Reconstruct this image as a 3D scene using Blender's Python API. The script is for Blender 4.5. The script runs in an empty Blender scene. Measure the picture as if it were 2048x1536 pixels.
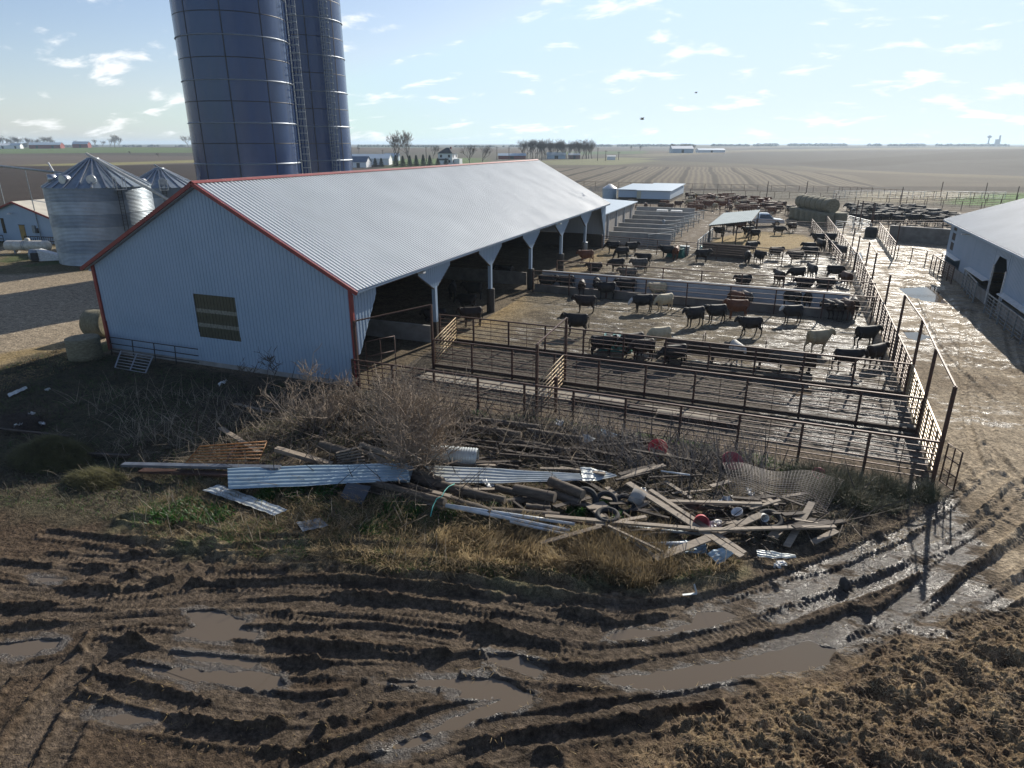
import bpy, bmesh, math, random
import numpy as np
from mathutils import Vector, Matrix
S = bpy.context.scene
C = S.collection
R = math.radians
random.seed(7); rng = np.random.default_rng(7)

# ------------------------------------------------------------------ camera, world, sun, exposure
FOC = 1330.0; PITCH = math.atan(481 / FOC); CAMH = 12.0; YAW = R(21.109)
cam = bpy.data.objects.new('camera', bpy.data.cameras.new('camera')); C.objects.link(cam)
cam.location = (0, 0, CAMH); cam.rotation_euler = (R(90) - PITCH, 0, YAW)
cam.data.sensor_width = 36; cam.data.lens = FOC / 2048 * 36
cam.data.clip_start = 0.3; cam.data.clip_end = 40000
S.camera = cam
SUN_AZ, SUN_EL = 79.0, 27.5
W = bpy.data.worlds.new('World'); S.world = W; W.use_nodes = True
def build_world():
    nt = W.node_tree; nt.nodes.clear(); N = nt.nodes.new; L = nt.links.new
    out = N('ShaderNodeOutputWorld'); bg = N('ShaderNodeBackground'); bg.inputs[1].default_value = 0.083
    sky = N('ShaderNodeTexSky'); sky.sky_type = 'NISHITA'; sky.sun_disc = False
    sky.sun_elevation = R(SUN_EL); sky.sun_rotation = R(90 - SUN_AZ)
    sky.altitude = 200; sky.air_density = 1.0; sky.dust_density = 0.7; sky.ozone_density = 1.3
    tc = N('ShaderNodeTexCoord'); sp = N('ShaderNodeSeparateXYZ'); L(tc.outputs['Generated'], sp.inputs[0])
    def M(op, a, b=None, c=None):
        n = N('ShaderNodeMath'); n.operation = op
        for i, q in enumerate((a, b, c)):
            if q is None: continue
            if isinstance(q, (int, float)): n.inputs[i].default_value = q
            else: L(q, n.inputs[i])
        return n.outputs[0]
    zz = M('MAXIMUM', sp.outputs[2], 0.0)
    den = M('ADD', M('MULTIPLY', zz, .9), 0.24)
    cx = M('DIVIDE', sp.outputs[0], den); cy = M('DIVIDE', sp.outputs[1], den)
    cb = N('ShaderNodeCombineXYZ'); L(cx, cb.inputs[0]); L(cy, cb.inputs[1])
    mp = N('ShaderNodeMapping'); L(cb.outputs[0], mp.inputs[0]); mp.inputs['Scale'].default_value = (.8, 1.1, 1); mp.inputs['Location'].default_value = (7.9, 4.4, 0)
    n1 = N('ShaderNodeTexNoise'); L(mp.outputs[0], n1.inputs['Vector']); n1.inputs['Scale'].default_value = 4.3; n1.inputs['Detail'].default_value = 9; n1.inputs['Roughness'].default_value = .56; n1.inputs['Distortion'].default_value = .3
    n2 = N('ShaderNodeTexNoise'); L(mp.outputs[0], n2.inputs['Vector']); n2.inputs['Scale'].default_value = .33; n2.inputs['Detail'].default_value = 2
    s = M('ADD', n1.outputs[0], M('MULTIPLY', M('SUBTRACT', n2.outputs[0], .5), .25))
    mr = N('ShaderNodeMapRange'); L(s, mr.inputs[0]); mr.inputs[1].default_value = .525; mr.inputs[2].default_value = .665; mr.clamp = True; mr.interpolation_type = 'SMOOTHSTEP'
    # thin veil that thickens low on the sky and towards the sun side
    n3 = N('ShaderNodeTexNoise'); mp3 = N('ShaderNodeMapping'); L(cb.outputs[0], mp3.inputs[0]); mp3.inputs['Scale'].default_value = (.5, 1.6, 1); mp3.inputs['Rotation'].default_value = (0, 0, .5); L(mp3.outputs[0], n3.inputs['Vector']); n3.inputs['Scale'].default_value = .6; n3.inputs['Detail'].default_value = 5
    veil = M('MULTIPLY', M('POWER', M('SUBTRACT', 1.0, zz), 7.0), .72)
    dt = N('ShaderNodeVectorMath'); dt.operation = 'DOT_PRODUCT'; L(tc.outputs['Generated'], dt.inputs[0])
    dt.inputs[1].default_value = (math.cos(R(SUN_AZ)) * math.cos(R(SUN_EL)), math.sin(R(SUN_AZ)) * math.cos(R(SUN_EL)), math.sin(R(SUN_EL)))
    side = M('POWER', M('MAXIMUM', dt.outputs['Value'], 0.0), 4.0)
    veil = M('ADD', M('MULTIPLY', veil, M('ADD', .80, M('MULTIPLY', side, .35))), M('MULTIPLY', side, .30))
    veil = M('MULTIPLY', veil, M('ADD', .85, M('MULTIPLY', n3.outputs[0], .3)))
    front = M('ADD', M('MULTIPLY', M('ADD', dt.outputs['Value'], .2), .9), .10)
    front = M('MINIMUM', M('MAXIMUM', front, .04), 1.0)
    veil = M('MINIMUM', M('MULTIPLY', veil, front), .93)
    m1 = N('ShaderNodeMix'); m1.data_type = 'RGBA'; L(veil, m1.inputs['Factor']); 
    vm = N('ShaderNodeVectorMath'); vm.operation = 'MULTIPLY'; L(sky.outputs[0], vm.inputs[0]); vm.inputs[1].default_value = (.92, .97, 1.13)
    vc = N('ShaderNodeVectorMath'); vc.operation = 'MINIMUM'; L(vm.outputs[0], vc.inputs[0]); vc.inputs[1].default_value = (5.3, 7.7, 10.3); L(vc.outputs[0], m1.inputs['A'])
    m1.inputs['B'].default_value = (8.5, 9.5, 10.2, 1)
    m2 = N('ShaderNodeMix'); m2.data_type = 'RGBA'
    mz = N('ShaderNodeMapRange'); L(sp.outputs[2], mz.inputs[0]); mz.inputs[1].default_value = .36; mz.inputs[2].default_value = .55; mz.inputs[3].default_value = .85; mz.inputs[4].default_value = .12
    L(M('MULTIPLY', mr.outputs[0], mz.outputs[0]), m2.inputs['Factor']); L(m1.outputs['Result'], m2.inputs['A']); m2.inputs['B'].default_value = (11.6, 11.6, 11.5, 1)
    L(m2.outputs['Result'], bg.inputs[0]); L(bg.outputs[0], out.inputs[0])
build_world()
sun = bpy.data.objects.new('sun', bpy.data.lights.new('sun', 'SUN')); C.objects.link(sun)
sun.data.energy = 5.0; sun.data.angle = R(.53); sun.data.color = (1, .93, .82)
sd = Vector((math.cos(R(SUN_AZ)) * math.cos(R(SUN_EL)), math.sin(R(SUN_AZ)) * math.cos(R(SUN_EL)), math.sin(R(SUN_EL))))
sun.rotation_euler = sd.to_track_quat('Z', 'Y').to_euler(); sun.location = (0, 0, 100)
S.view_settings.view_transform = 'Standard'; S.view_settings.look = 'None'; S.view_settings.gamma = 1
S.view_settings.exposure = 0.36
S.render.engine = 'CYCLES'
try:
    S.cycles.volume_bounces = 1; S.cycles.max_bounces = 8; S.cycles.transparent_max_bounces = 12
except Exception: pass

# ------------------------------------------------------------------ picture point -> ground point
_ca, _sa = math.cos(PITCH), math.sin(PITCH)
def ray(u, v):
    c = 768 - v; r = u - 1024; F = FOC * _ca + c * _sa; U = c * _ca - FOC * _sa
    return (r * math.cos(YAW) - F * math.sin(YAW), F * math.cos(YAW) + r * math.sin(YAW), U)
def at(u, v, z=0.0):
    d = ray(u, v); t = (z - CAMH) / d[2]
    return Vector((d[0] * t, d[1] * t, z))
def P2(l): return [tuple(at(u, v)[:2]) for u, v in l]

# ------------------------------------------------------------------ naming helpers
def tag(o, label=None, cat=None, group=None, kind=None):
    if label: o['label'] = label
    if cat: o['category'] = cat
    if group: o['group'] = group
    if kind: o['kind'] = kind
    return o
def empty(name, loc=(0, 0, 0), rz=0, label=None, cat=None, group=None):
    o = bpy.data.objects.new(name, None); C.objects.link(o); o.location = loc; o.rotation_euler = (0, 0, rz)
    o.empty_display_size = .2
    return tag(o, label, cat, group)
_kids = {}
def link(name, me, parent=None):
    o = bpy.data.objects.new(name, me); C.objects.link(o)
    if parent: o.parent = parent; _kids.setdefault(parent.name, []).append(o)
    return o
def copy_tree(o, loc=None, rz=None, label=None, parent=None, scale=None):
    c = o.copy(); C.objects.link(c)
    if parent: c.parent = parent; _kids.setdefault(parent.name, []).append(c)
    if loc is not None: c.location = loc
    if rz is not None: c.rotation_euler = (0, 0, rz)
    if scale is not None: c.scale = scale if hasattr(scale, '__len__') else (scale,) * 3
    if label: c['label'] = label
    for ch in _kids.get(o.name, []): copy_tree(ch, parent=c)
    return c

# ------------------------------------------------------------------ mesh builder
class MB:
    def __init__(s): s.v = []; s.f = []; s.sm = []
    def add(s, vs, fs, smooth=False):
        b = len(s.v); s.v += [tuple(v) for v in vs]; s.f += [tuple(b + i for i in f) for f in fs]; s.sm += [smooth] * len(fs); return s
    def box(s, c, d, rz=0, M=None):
        x, y, z = d[0] / 2, d[1] / 2, d[2] / 2
        vs = [Vector((a * x, b * y, e * z)) for a in (-1, 1) for b in (-1, 1) for e in (-1, 1)]
        m = M if M is not None else Matrix.Rotation(rz, 3, 'Z')
        vs = [m @ v + Vector(c) for v in vs]
        return s.add(vs, [(0, 1, 3, 2), (4, 6, 7, 5), (0, 4, 5, 1), (2, 3, 7, 6), (0, 2, 6, 4), (1, 5, 7, 3)])
    def bar(s, a, b, w, h, up=(0, 0, 1)):
        a, b = Vector(a), Vector(b); d = (b - a); ln = d.length
        if ln < 1e-6: return s
        d.normalize(); sd_ = d.cross(Vector(up))
        if sd_.length < 1e-4: sd_ = d.cross(Vector((0, 1, 0)))
        sd_.normalize(); u = sd_.cross(d)
        m = Matrix((d, sd_, u)).transposed()
        return s.box((a + b) / 2, (ln, w, h), M=m)
    def tube(s, pts, rad, n=8, caps=True, smooth=True):
        pts = [Vector(p) for p in pts]; m = len(pts)
        if not hasattr(rad, '__len__'): rad = [rad] * m
        b = len(s.v); up = Vector((0, 0, 1)); prev = None
        for i, p in enumerate(pts):
            t = (pts[min(i + 1, m - 1)] - pts[max(i - 1, 0)])
            if t.length < 1e-9: t = Vector((0, 0, 1))
            t.normalize()
            x = prev - t * prev.dot(t) if prev is not None else t.cross(Vector((.31, .17, 1)) if abs(t.z) < .9 else Vector((1, .1, 0)))
            if x.length < 1e-6: x = t.cross(Vector((1, .3, .2)))
            x.normalize(); prev = x; y = t.cross(x)
            for k in range(n):
                a = 2 * math.pi * k / n
                s.v.append(tuple(p + (x * math.cos(a) + y * math.sin(a)) * rad[i]))
        for i in range(m - 1):
            for k in range(n):
                k2 = (k + 1) % n
                s.f.append((b + i * n + k, b + i * n + k2, b + (i + 1) * n + k2, b + (i + 1) * n + k)); s.sm.append(smooth)
        if caps:
            s.f.append(tuple(b + k for k in range(n))[::-1]); s.sm.append(False)
            s.f.append(tuple(b + (m - 1) * n + k for k in range(n))); s.sm.append(False)
        return s
    def lathe(s, prof, n=32, c=(0, 0, 0), smooth=True, a0=0, a1=2 * math.pi):
        b = len(s.v); full = abs(a1 - a0 - 2 * math.pi) < 1e-6; nn = n if full else n + 1
        for (r, z) in prof:
            for k in range(nn):
                a = a0 + (a1 - a0) * k / n
                s.v.append((c[0] + r * math.cos(a), c[1] + r * math.sin(a), c[2] + z))
        for i in range(len(prof) - 1):
            for k in range(n):
                k2 = (k + 1) % nn
                s.f.append((b + i * nn + k, b + i * nn + k2, b + (i + 1) * nn + k2, b + (i + 1) * nn + k)); s.sm.append(smooth)
        return s
    def prism(s, poly, z0, z1):
        n = len(poly); b = len(s.v)
        for z in (z0, z1):
            for p in poly: s.v.append((p[0], p[1], z))
        s.f.append(tuple(b + i for i in range(n))[::-1]); s.f.append(tuple(b + n + i for i in range(n)))
        for i in range(n): s.f.append((b + i, b + (i + 1) % n, b + n + (i + 1) % n, b + n + i))
        s.sm += [False] * (n + 2); return s
    def mesh(s, name, mat, recalc=True):
        me = bpy.data.meshes.new(name); me.from_pydata(s.v, [], s.f)
        me.polygons.foreach_set('use_smooth', s.sm)
        if mat: me.materials.append(mat)
        if recalc:
            bm = bmesh.new(); bm.from_mesh(me); bmesh.ops.recalc_face_normals(bm, faces=bm.faces); bm.to_mesh(me); bm.free()
        me.update(); return me
    def build(s, name, mat, parent=None, recalc=True):
        return link(name, s.mesh(name, mat, recalc), parent)

def np_mesh(name, V, F, mat, smooth=False):
    me = bpy.data.meshes.new(name); n = len(V); m = len(F); k = F.shape[1]
    me.vertices.add(n); me.vertices.foreach_set('co', np.ascontiguousarray(V, dtype=np.float32).ravel())
    me.loops.add(m * k); me.loops.foreach_set('vertex_index', np.ascontiguousarray(F, dtype=np.int32).ravel())
    me.polygons.add(m); me.polygons.foreach_set('loop_start', np.arange(0, m * k, k, dtype=np.int32))
    me.polygons.foreach_set('use_smooth', np.full(m, smooth))
    me.materials.append(mat); me.update(calc_edges=True); return me

# ------------------------------------------------------------------ materials
_m = {}
def mat(name, col, rough=.6, metal=0, col2=None, nscale=4, bump=0, bscale=30, spec=.5, detail=5, coords='Object', stretch=None, rvar=0):
    if name in _m: return _m[name]
    m = bpy.data.materials.new(name); m.use_nodes = True; _m[name] = m
    nt = m.node_tree; N = nt.nodes.new; L = nt.links.new; p = nt.nodes['Principled BSDF']
    p.inputs['Base Color'].default_value = (*col, 1); p.inputs['Roughness'].default_value = rough; p.inputs['Metallic'].default_value = metal
    p.inputs['Specular IOR Level'].default_value = spec
    tc = N('ShaderNodeTexCoord'); src = tc.outputs[coords]
    if stretch:
        mp = N('ShaderNodeMapping'); mp.inputs['Scale'].default_value = stretch; L(src, mp.inputs[0]); src = mp.outputs[0]
    if col2 is not None or rvar:
        n = N('ShaderNodeTexNoise'); n.inputs['Scale'].default_value = nscale; n.inputs['Detail'].default_value = detail; n.inputs['Roughness'].default_value = .6; L(src, n.inputs['Vector'])
        mr = N('ShaderNodeMapRange'); mr.inputs[1].default_value = .35; mr.inputs[2].default_value = .65; L(n.outputs[0], mr.inputs[0])
        if col2 is not None:
            mx = N('ShaderNodeMix'); mx.data_type = 'RGBA'; mx.inputs['A'].default_value = (*col, 1); mx.inputs['B'].default_value = (*col2, 1)
            L(mr.outputs[0], mx.inputs['Factor']); L(mx.outputs['Result'], p.inputs['Base Color'])
        if rvar:
            r2 = N('ShaderNodeMapRange'); r2.inputs[3].default_value = rough - rvar; r2.inputs[4].default_value = rough + rvar; L(mr.outputs[0], r2.inputs[0]); L(r2.outputs[0], p.inputs['Roughness'])
    if bump:
        n = N('ShaderNodeTexNoise'); n.inputs['Scale'].default_value = bscale; n.inputs['Detail'].default_value = 4; L(src, n.inputs['Vector'])
        b = N('ShaderNodeBump'); b.inputs['Strength'].default_value = 1; b.inputs['Distance'].default_value = bump; L(n.outputs[0], b.inputs['Height']); L(b.outputs[0], p.inputs['Normal'])
    return m
MW = mat('shade_toned_siding', (.31, .40, .50), .5, 0, (.28, .37, .465), .6, spec=.4)  # white siding; its shade is put into a darker, bluer base colour
MROOF = mat('roof_metal', (.55, .58, .60), .62, 0, (.50, .53, .55), .35, rvar=.05)
MROOF2 = mat('roof_metal_dull', (.52, .55, .57), .6, 0, (.46, .49, .51), .35, spec=.3)
MRED = mat('red_trim', (.27, .045, .038), .5, 0, (.19, .035, .03), 2)
MSTEEL = mat('rusty_pipe', (.052, .031, .026), .62, .3, (.10, .05, .034), 9, bump=.002, bscale=60)
MTAN = mat('tan_gate', (.42, .33, .17), .5, .2, (.25, .15, .08), 6)
MYEL = mat('yellow_gate', (.36, .17, .045), .5, .1, (.22, .09, .03), 7)
MGALV = mat('galvanised', (.46, .48, .50), .38, .85, (.36, .38, .41), 3, rvar=.1)
MGALVD = mat('weathered_galvanised', (.30, .33, .35), .5, .6, (.20, .22, .23), 3)
MCONC = mat('concrete', (.33, .32, .30), .8, 0, (.22, .21, .19), 1.2, bump=.004, bscale=20)
MCONCD = mat('stained_concrete', (.19, .175, .155), .8, 0, (.11, .10, .085), 1.2, bump=.004, bscale=20)
MWOOD = mat('grey_plank', (.30, .24, .175), .75, 0, (.19, .15, .11), 5, bump=.003, bscale=30, stretch=(.3, 3, 3))
MWOODD = mat('dark_wood', (.075, .055, .04), .85, 0, (.035, .026, .02), 6, bump=.01, bscale=14, stretch=(.6, 3, 3))
MLOG = mat('log_wood', (.13, .10, .072), .85, 0, (.055, .042, .03), 5, bump=.012, bscale=12, stretch=(.4, 3, 3))
MBARK = mat('bare_branches', (.33, .26, .19), .8, 0, (.20, .155, .115), 3)
MBARKD = mat('dark_branches', (.09, .075, .06), .9)
MBALE = mat('hay_bale', (.24, .215, .14), .9, 0, (.14, .125, .08), 5, bump=.03, bscale=14, stretch=(1, 1, 3))
MSTRAW = mat('straw', (.46, .34, .15), .7, 0, (.30, .20, .085), 8)
MBLUE = mat('blue_enamel', (.013, .037, .112), .20, 0, (.021, .052, .14), .5, spec=.6, rvar=.06, stretch=(1.6, 1.6, .25))
MSEAM = mat('seam_dark', (.012, .014, .022), .5)
MRUB = mat('rubber', (.02, .02, .021), .8, bump=.004, bscale=40)
MGREEN = mat('green_plastic', (.012, .16, .12), .4, 0, (.01, .10, .08), 4)
MREDP = mat('red_plastic', (.60, .02, .03), .4)
MPINK = mat('faded_red_plastic', (.45, .09, .10), .5)
MGLASS = mat('dark_glass', (.02, .025, .03), .1, spec=.8)
MDARK = mat('interior_dark', (.05, .045, .04), .9)
MWHITEP = mat('white_plastic', (.70, .70, .68), .5, 0, (.5, .5, .48), 6)
MROOFB = mat('pale_blue_roof', (.42, .50, .56), .45, .1, (.36, .43, .49), 2)
MBRICK = mat('barn_red_paint', (.26, .05, .045), .7, 0, (.18, .04, .035), 2)
MDROOF = mat('dark_shingle', (.035, .035, .04), .9)
MEVG = mat('evergreen', (.018, .045, .022), .8, 0, (.03, .065, .03), 3)
MTANK = mat('tank_paint', (.62, .60, .54), .45, 0, (.45, .40, .32), 3)
MTRUCK = mat('truck_paint', (.50, .53, .56), .22, .35, spec=.7)
MCHROME = mat('chrome', (.6, .6, .6), .15, 1)
MGREYTRIM = mat('grey_trim', (.35, .37, .40), .5)
def translucent(m, f=.45, gain=1.0):
    nt = m.node_tree; N = nt.nodes.new; L = nt.links.new; p = nt.nodes['Principled BSDF']; out = nt.nodes['Material Output']
    t = N('ShaderNodeBsdfTranslucent'); k = p.inputs['Base Color']
    if k.is_linked: L(k.links[0].from_socket, t.inputs[0])
    else: t.inputs[0].default_value = k.default_value
    x = N('ShaderNodeMixShader'); x.inputs[0].default_value = f; L(p.outputs[0], x.inputs[1]); L(t.outputs[0], x.inputs[2]); L(x.outputs[0], out.inputs[0]); return m
translucent(MSTRAW, .35)
def panel_mat():
    # translucent corrugated window sheet
    return mat('fibreglass_sheet', (.055, .055, .038), .35, 0, (.09, .088, .06), 6, stretch=(6, 1, .6))
MFIB = panel_mat(); MFIBW = mat('fibreglass_pale', (.30, .30, .25), .5, 0, (.10, .10, .08), 18, stretch=(3, 1, .5))

# ------------------------------------------------------------------ noise
def _h(ix, iy, s):
    n = (ix.astype(np.int64) * 374761393 + iy.astype(np.int64) * 668265263 + s * 2147483647) & 0xffffffff
    n = ((n ^ (n >> 13)) * 1274126177) & 0xffffffff
    return ((n ^ (n >> 16)) & 0xffff) / 65535.0
def vn(x, y, s=0):
    xi = np.floor(x); yi = np.floor(y); fx = x - xi; fy = y - yi
    fx = fx * fx * (3 - 2 * fx); fy = fy * fy * (3 - 2 * fy)
    a = _h(xi, yi, s); b = _h(xi + 1, yi, s); c = _h(xi, yi + 1, s); d = _h(xi + 1, yi + 1, s)
    return (a + (b - a) * fx) * (1 - fy) + (c + (d - c) * fx) * fy
def fbm(x, y, s=0, o=4, g=.5):
    r = 0; a = 1; t = 0
    for i in range(o): r = r + a * vn(x, y, s + i * 17); t += a; a *= g; x = x * 2.03 + 11.3; y = y * 2.03 - 7.1
    return r / t
def sst(a, b, x):
    t = np.clip((x - a) / (b - a), 0, 1); return t * t * (3 - 2 * t)
def poly_sd(X, Y, poly, marg=4.0):
    out = np.full(X.shape, 99.0); p = np.array(poly)
    k = (X > p[:, 0].min() - marg) & (X < p[:, 0].max() + marg) & (Y > p[:, 1].min() - marg) & (Y < p[:, 1].max() + marg)
    if not k.any(): return out
    x = X[k]; y = Y[k]; d = np.full(x.shape, 1e9); ins = np.zeros(x.shape, bool); n = len(p)
    for i in range(n):
        ax, ay = p[i]; bx, by = p[(i + 1) % n]; ex, ey = bx - ax, by - ay
        t = np.clip(((x - ax) * ex + (y - ay) * ey) / (ex * ex + ey * ey + 1e-12), 0, 1)
        d = np.minimum(d, (x - ax - t * ex) ** 2 + (y - ay - t * ey) ** 2)
        c = ((ay > y) != (by > y)) & (x < ex * (y - ay) / (ey + 1e-12) + ax); ins ^= c
    d = np.sqrt(d); out[k] = np.where(ins, -d, d); return out
def line_ds(X, Y, pl, marg=1.6):
    p = np.array(pl); D = np.full(X.shape, 99.0); SS = np.zeros(X.shape); SG = np.zeros(X.shape)
    k = (X > p[:, 0].min() - marg) & (X < p[:, 0].max() + marg) & (Y > p[:, 1].min() - marg) & (Y < p[:, 1].max() + marg)
    if not k.any(): return D, SS, SG
    x = X[k]; y = Y[k]; d = np.full(x.shape, 99.0); s = np.zeros(x.shape); sg = np.zeros(x.shape); acc = 0
    for i in range(len(p) - 1):
        ax, ay = p[i]; ex, ey = p[i + 1] - p[i]; l = math.hypot(ex, ey)
        t = np.clip(((x - ax) * ex + (y - ay) * ey) / (l * l), 0, 1); dx = x - ax - t * ex; dy = y - ay - t * ey
        q = np.sqrt(dx * dx + dy * dy); m = q < d; d[m] = q[m]; s[m] = (acc + t * l)[m]; sg[m] = ((ex * dy - ey * dx) / l)[m]; acc += l
    D[k] = d; SS[k] = s; SG[k] = sg; return D, SS, SG
def smooth_line(pl, n=6):
    p = [Vector((a, b, 0)) for a, b in pl]; p = [p[0] * 2 - p[1]] + p + [p[-1] * 2 - p[-2]]; o = []
    for i in range(1, len(p) - 2):
        for k in range(n):
            t = k / n; a, b, c, d = p[i - 1], p[i], p[i + 1], p[i + 2]
            q = .5 * ((2 * b) + (c - a) * t + (2 * a - 5 * b + 4 * c - d) * t * t + (3 * b - a - 3 * c + d) * t ** 3); o.append((q.x, q.y))
    o.append((p[-2].x, p[-2].y)); return o

# ------------------------------------------------------------------ where water, ruts, grass and heaps lie
WZ = -.115
PUD = [
 [(275,1320),(400,1330),(520,1335),(560,1345),(572,1365),(540,1378),(430,1362),(330,1347),(285,1332)],
 [(370,1218),(420,1215),(490,1235),(485,1250),(515,1260),(510,1275),(400,1275),(355,1262),(385,1245)],
 [(345,1298),(430,1303),(520,1318),(500,1330),(380,1314)],
 [(-30,1283),(70,1272),(122,1275),(115,1290),(60,1302),(-30,1305)],
 [(965,1300),(1040,1300),(1085,1335),(1075,1348),(1020,1332),(970,1322)],
 [(730,1355),(830,1350),(900,1350),(1000,1345),(1040,1365),(1078,1378),(1070,1402),(1000,1424),(930,1448),(870,1464),(840,1460),(930,1415),(1000,1392),(940,1394),(900,1390),(925,1376),(890,1370),(790,1370)],
 [(755,1490),(790,1475),(850,1462),(862,1472),(800,1494),(770,1502)],
 [(1215,1352),(1280,1340),(1340,1333),(1480,1310),(1560,1290),(1620,1278),(1680,1290),(1665,1322),(1620,1342),(1560,1340),(1500,1347),(1420,1365),(1340,1378),(1270,1372)],
 [(1215,1268),(1260,1253),(1330,1258),(1385,1240),(1395,1218),(1450,1213),(1480,1228),(1420,1250),(1350,1262),(1230,1275)],
 [(65,1145),(130,1150),(120,1162),(75,1160)],
 [(180,1425),(250,1418),(300,1430),(260,1440),(200,1436)],
 [(1795,574),(1872,570),(1895,606),(1850,600),(1815,590)],
 [(1805,660),(1835,659),(1866,672),(1838,680),(1815,674)],
 [(1700,498),(1722,503),(1728,520),(1712,522)],
 [(1580,770),(1622,770),(1628,790),(1590,792)],
]
PUDG = [P2(p) for p in PUD]
RUT = [  # centre line in the picture, width m, depth m, tread
 ([(0,1186),(200,1192),(400,1180),(600,1172),(760,1175),(900,1190),(1050,1215),(1200,1250)],.62,.10,1),
 ([(0,1232),(150,1217),(350,1197),(560,1195),(800,1213),(1000,1235),(1120,1262)],.60,.10,1),
 ([(200,1268),(350,1257),(560,1263),(760,1262),(960,1285)],.5,.12,1),
 ([(290,1268),(450,1285),(640,1303),(820,1324),(955,1318)],.5,.17,0),
 ([(190,1285),(330,1312),(500,1330),(700,1336),(900,1340)],.5,.17,0),
 ([(200,1322),(330,1350),(450,1385),(600,1402),(690,1395),(760,1360)],.46,.16,0),
 ([(160,1350),(300,1395),(440,1420),(560,1425),(720,1415)],.5,.16,0),
 ([(150,1405),(300,1440),(460,1470),(620,1475)],.5,.12,0),
 ([(20,1536),(75,1440),(130,1370),(190,1300)],.75,.13,1),
 ([(560,1470),(640,1430),(740,1390),(860,1380)],.5,.14,0),
 ([(600,1530),(740,1480),(850,1440),(1000,1400)],.5,.16,0),
 ([(780,1510),(950,1455),(1150,1425),(1330,1400),(1500,1372)],.42,.13,0),
 ([(850,1536),(1050,1485),(1300,1452),(1430,1425)],.42,.12,0),
 ([(1020,1330),(1180,1352),(1340,1325),(1480,1300),(1620,1268),(1720,1230)],.6,.18,0),
 ([(1000,1240),(1200,1262),(1400,1232),(1600,1172),(1750,1122),(1900,1042),(2000,950)],.62,.14,1),
 ([(1050,1195),(1250,1215),(1400,1205),(1520,1172),(1650,1128),(1760,1080)],.5,.10,1),
 ([(1560,1300),(1680,1275),(1800,1215),(1900,1130),(2010,1050),(2100,960)],.62,.12,1),
 ([(1700,1300),(1850,1232),(1950,1170),(2080,1080)],.62,.09,1),
 ([(1850,1250),(1960,1200),(2100,1150)],.6,.06,1),
 ([(0,1130),(160,1150),(330,1172),(420,1120)],.5,.09,1),
 ([(160,1100),(300,1125),(400,1150),(560,1150)],.45,.05,1),
 ([(250,1160),(330,1140),(410,1102)],.6,.10,1),
 ([(600,1215),(760,1232),(900,1250),(1060,1300)],.45,.09,1),
 ([(0,1345),(90,1330),(180,1310),(330,1290)],.5,.10,0),
 ([(700,1536),(900,1500),(1100,1530)],.5,.08,0),
 ([(1950,620),(1960,760),(1990,900),(2060,1030)],.5,.05,1),
 ([(1830,560),(1900,690),(2010,800)],.6,.05,1),
 ([(1880,880),(1980,1000),(2100,1060)],.5,.05,1),
]
RUTG = [(smooth_line(P2(a)), w, d * .82, t) for a, w, d, t in RUT]
def offset_line(pl, off):
    o = []
    for i in range(len(pl)):
        a = pl[max(i - 1, 0)]; b = pl[min(i + 1, len(pl) - 1)]; dx, dy = b[0] - a[0], b[1] - a[1]; l = math.hypot(dx, dy) or 1
        o.append((pl[i][0] - dy / l * off, pl[i][1] + dx / l * off))
    return o
RUTG = [(offset_line(pl, o_), w * .8, .06, 1) for (pl, w, d, t) in RUTG if t for o_ in (-.78, 1.75)] + RUTG
HEAP = P2([(1120,1600),(1350,1465),(1500,1405),(1600,1365),(1760,1310),(1900,1265),(2100,1225),(2300,1400),(2300,1700),(1200,1800)])
JUNK = P2([(440,800),(720,800),(1100,850),(1350,890),(1750,1000),(1700,1060),(1480,1100),(1200,1080),(900,1050),(560,1000),(400,960),(250,900)])
GRASS = P2([(250,1040),(400,965),(560,985),(760,1010),(980,1030),(1250,1090),(1480,1125),(1470,1155),(1250,1165),(1050,1165),(850,1150),(640,1125),(420,1105),(300,1080)])
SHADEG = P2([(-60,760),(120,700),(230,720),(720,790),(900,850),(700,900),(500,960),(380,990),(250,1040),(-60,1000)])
STRAWL = P2([(-40,765),(60,720),(150,690),(155,735),(60,765),(-40,800)])
def macro(X, Y):
    D = np.hypot(X, Y)
    far = sst(450, 1800, D)
    h = far * (9 * (fbm(X / 900, Y / 900, 5, 3) - .5) + 1.5)
    h = h + 9.0 * np.exp(-(((X - 560) / 420) ** 2 + ((Y - 950) / 300) ** 2)) + 5 * np.exp(-(((X + 900) / 500) ** 2 + ((Y - 900) / 300) ** 2))
    h = h - 2.2 * np.exp(-(((X - 160) / 160) ** 2 + ((Y - 420) / 90) ** 2))
    h = h + sst(70, 200, D) * .7 * (fbm(X / 60, Y / 60, 9, 3) - .5)
    return h
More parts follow.
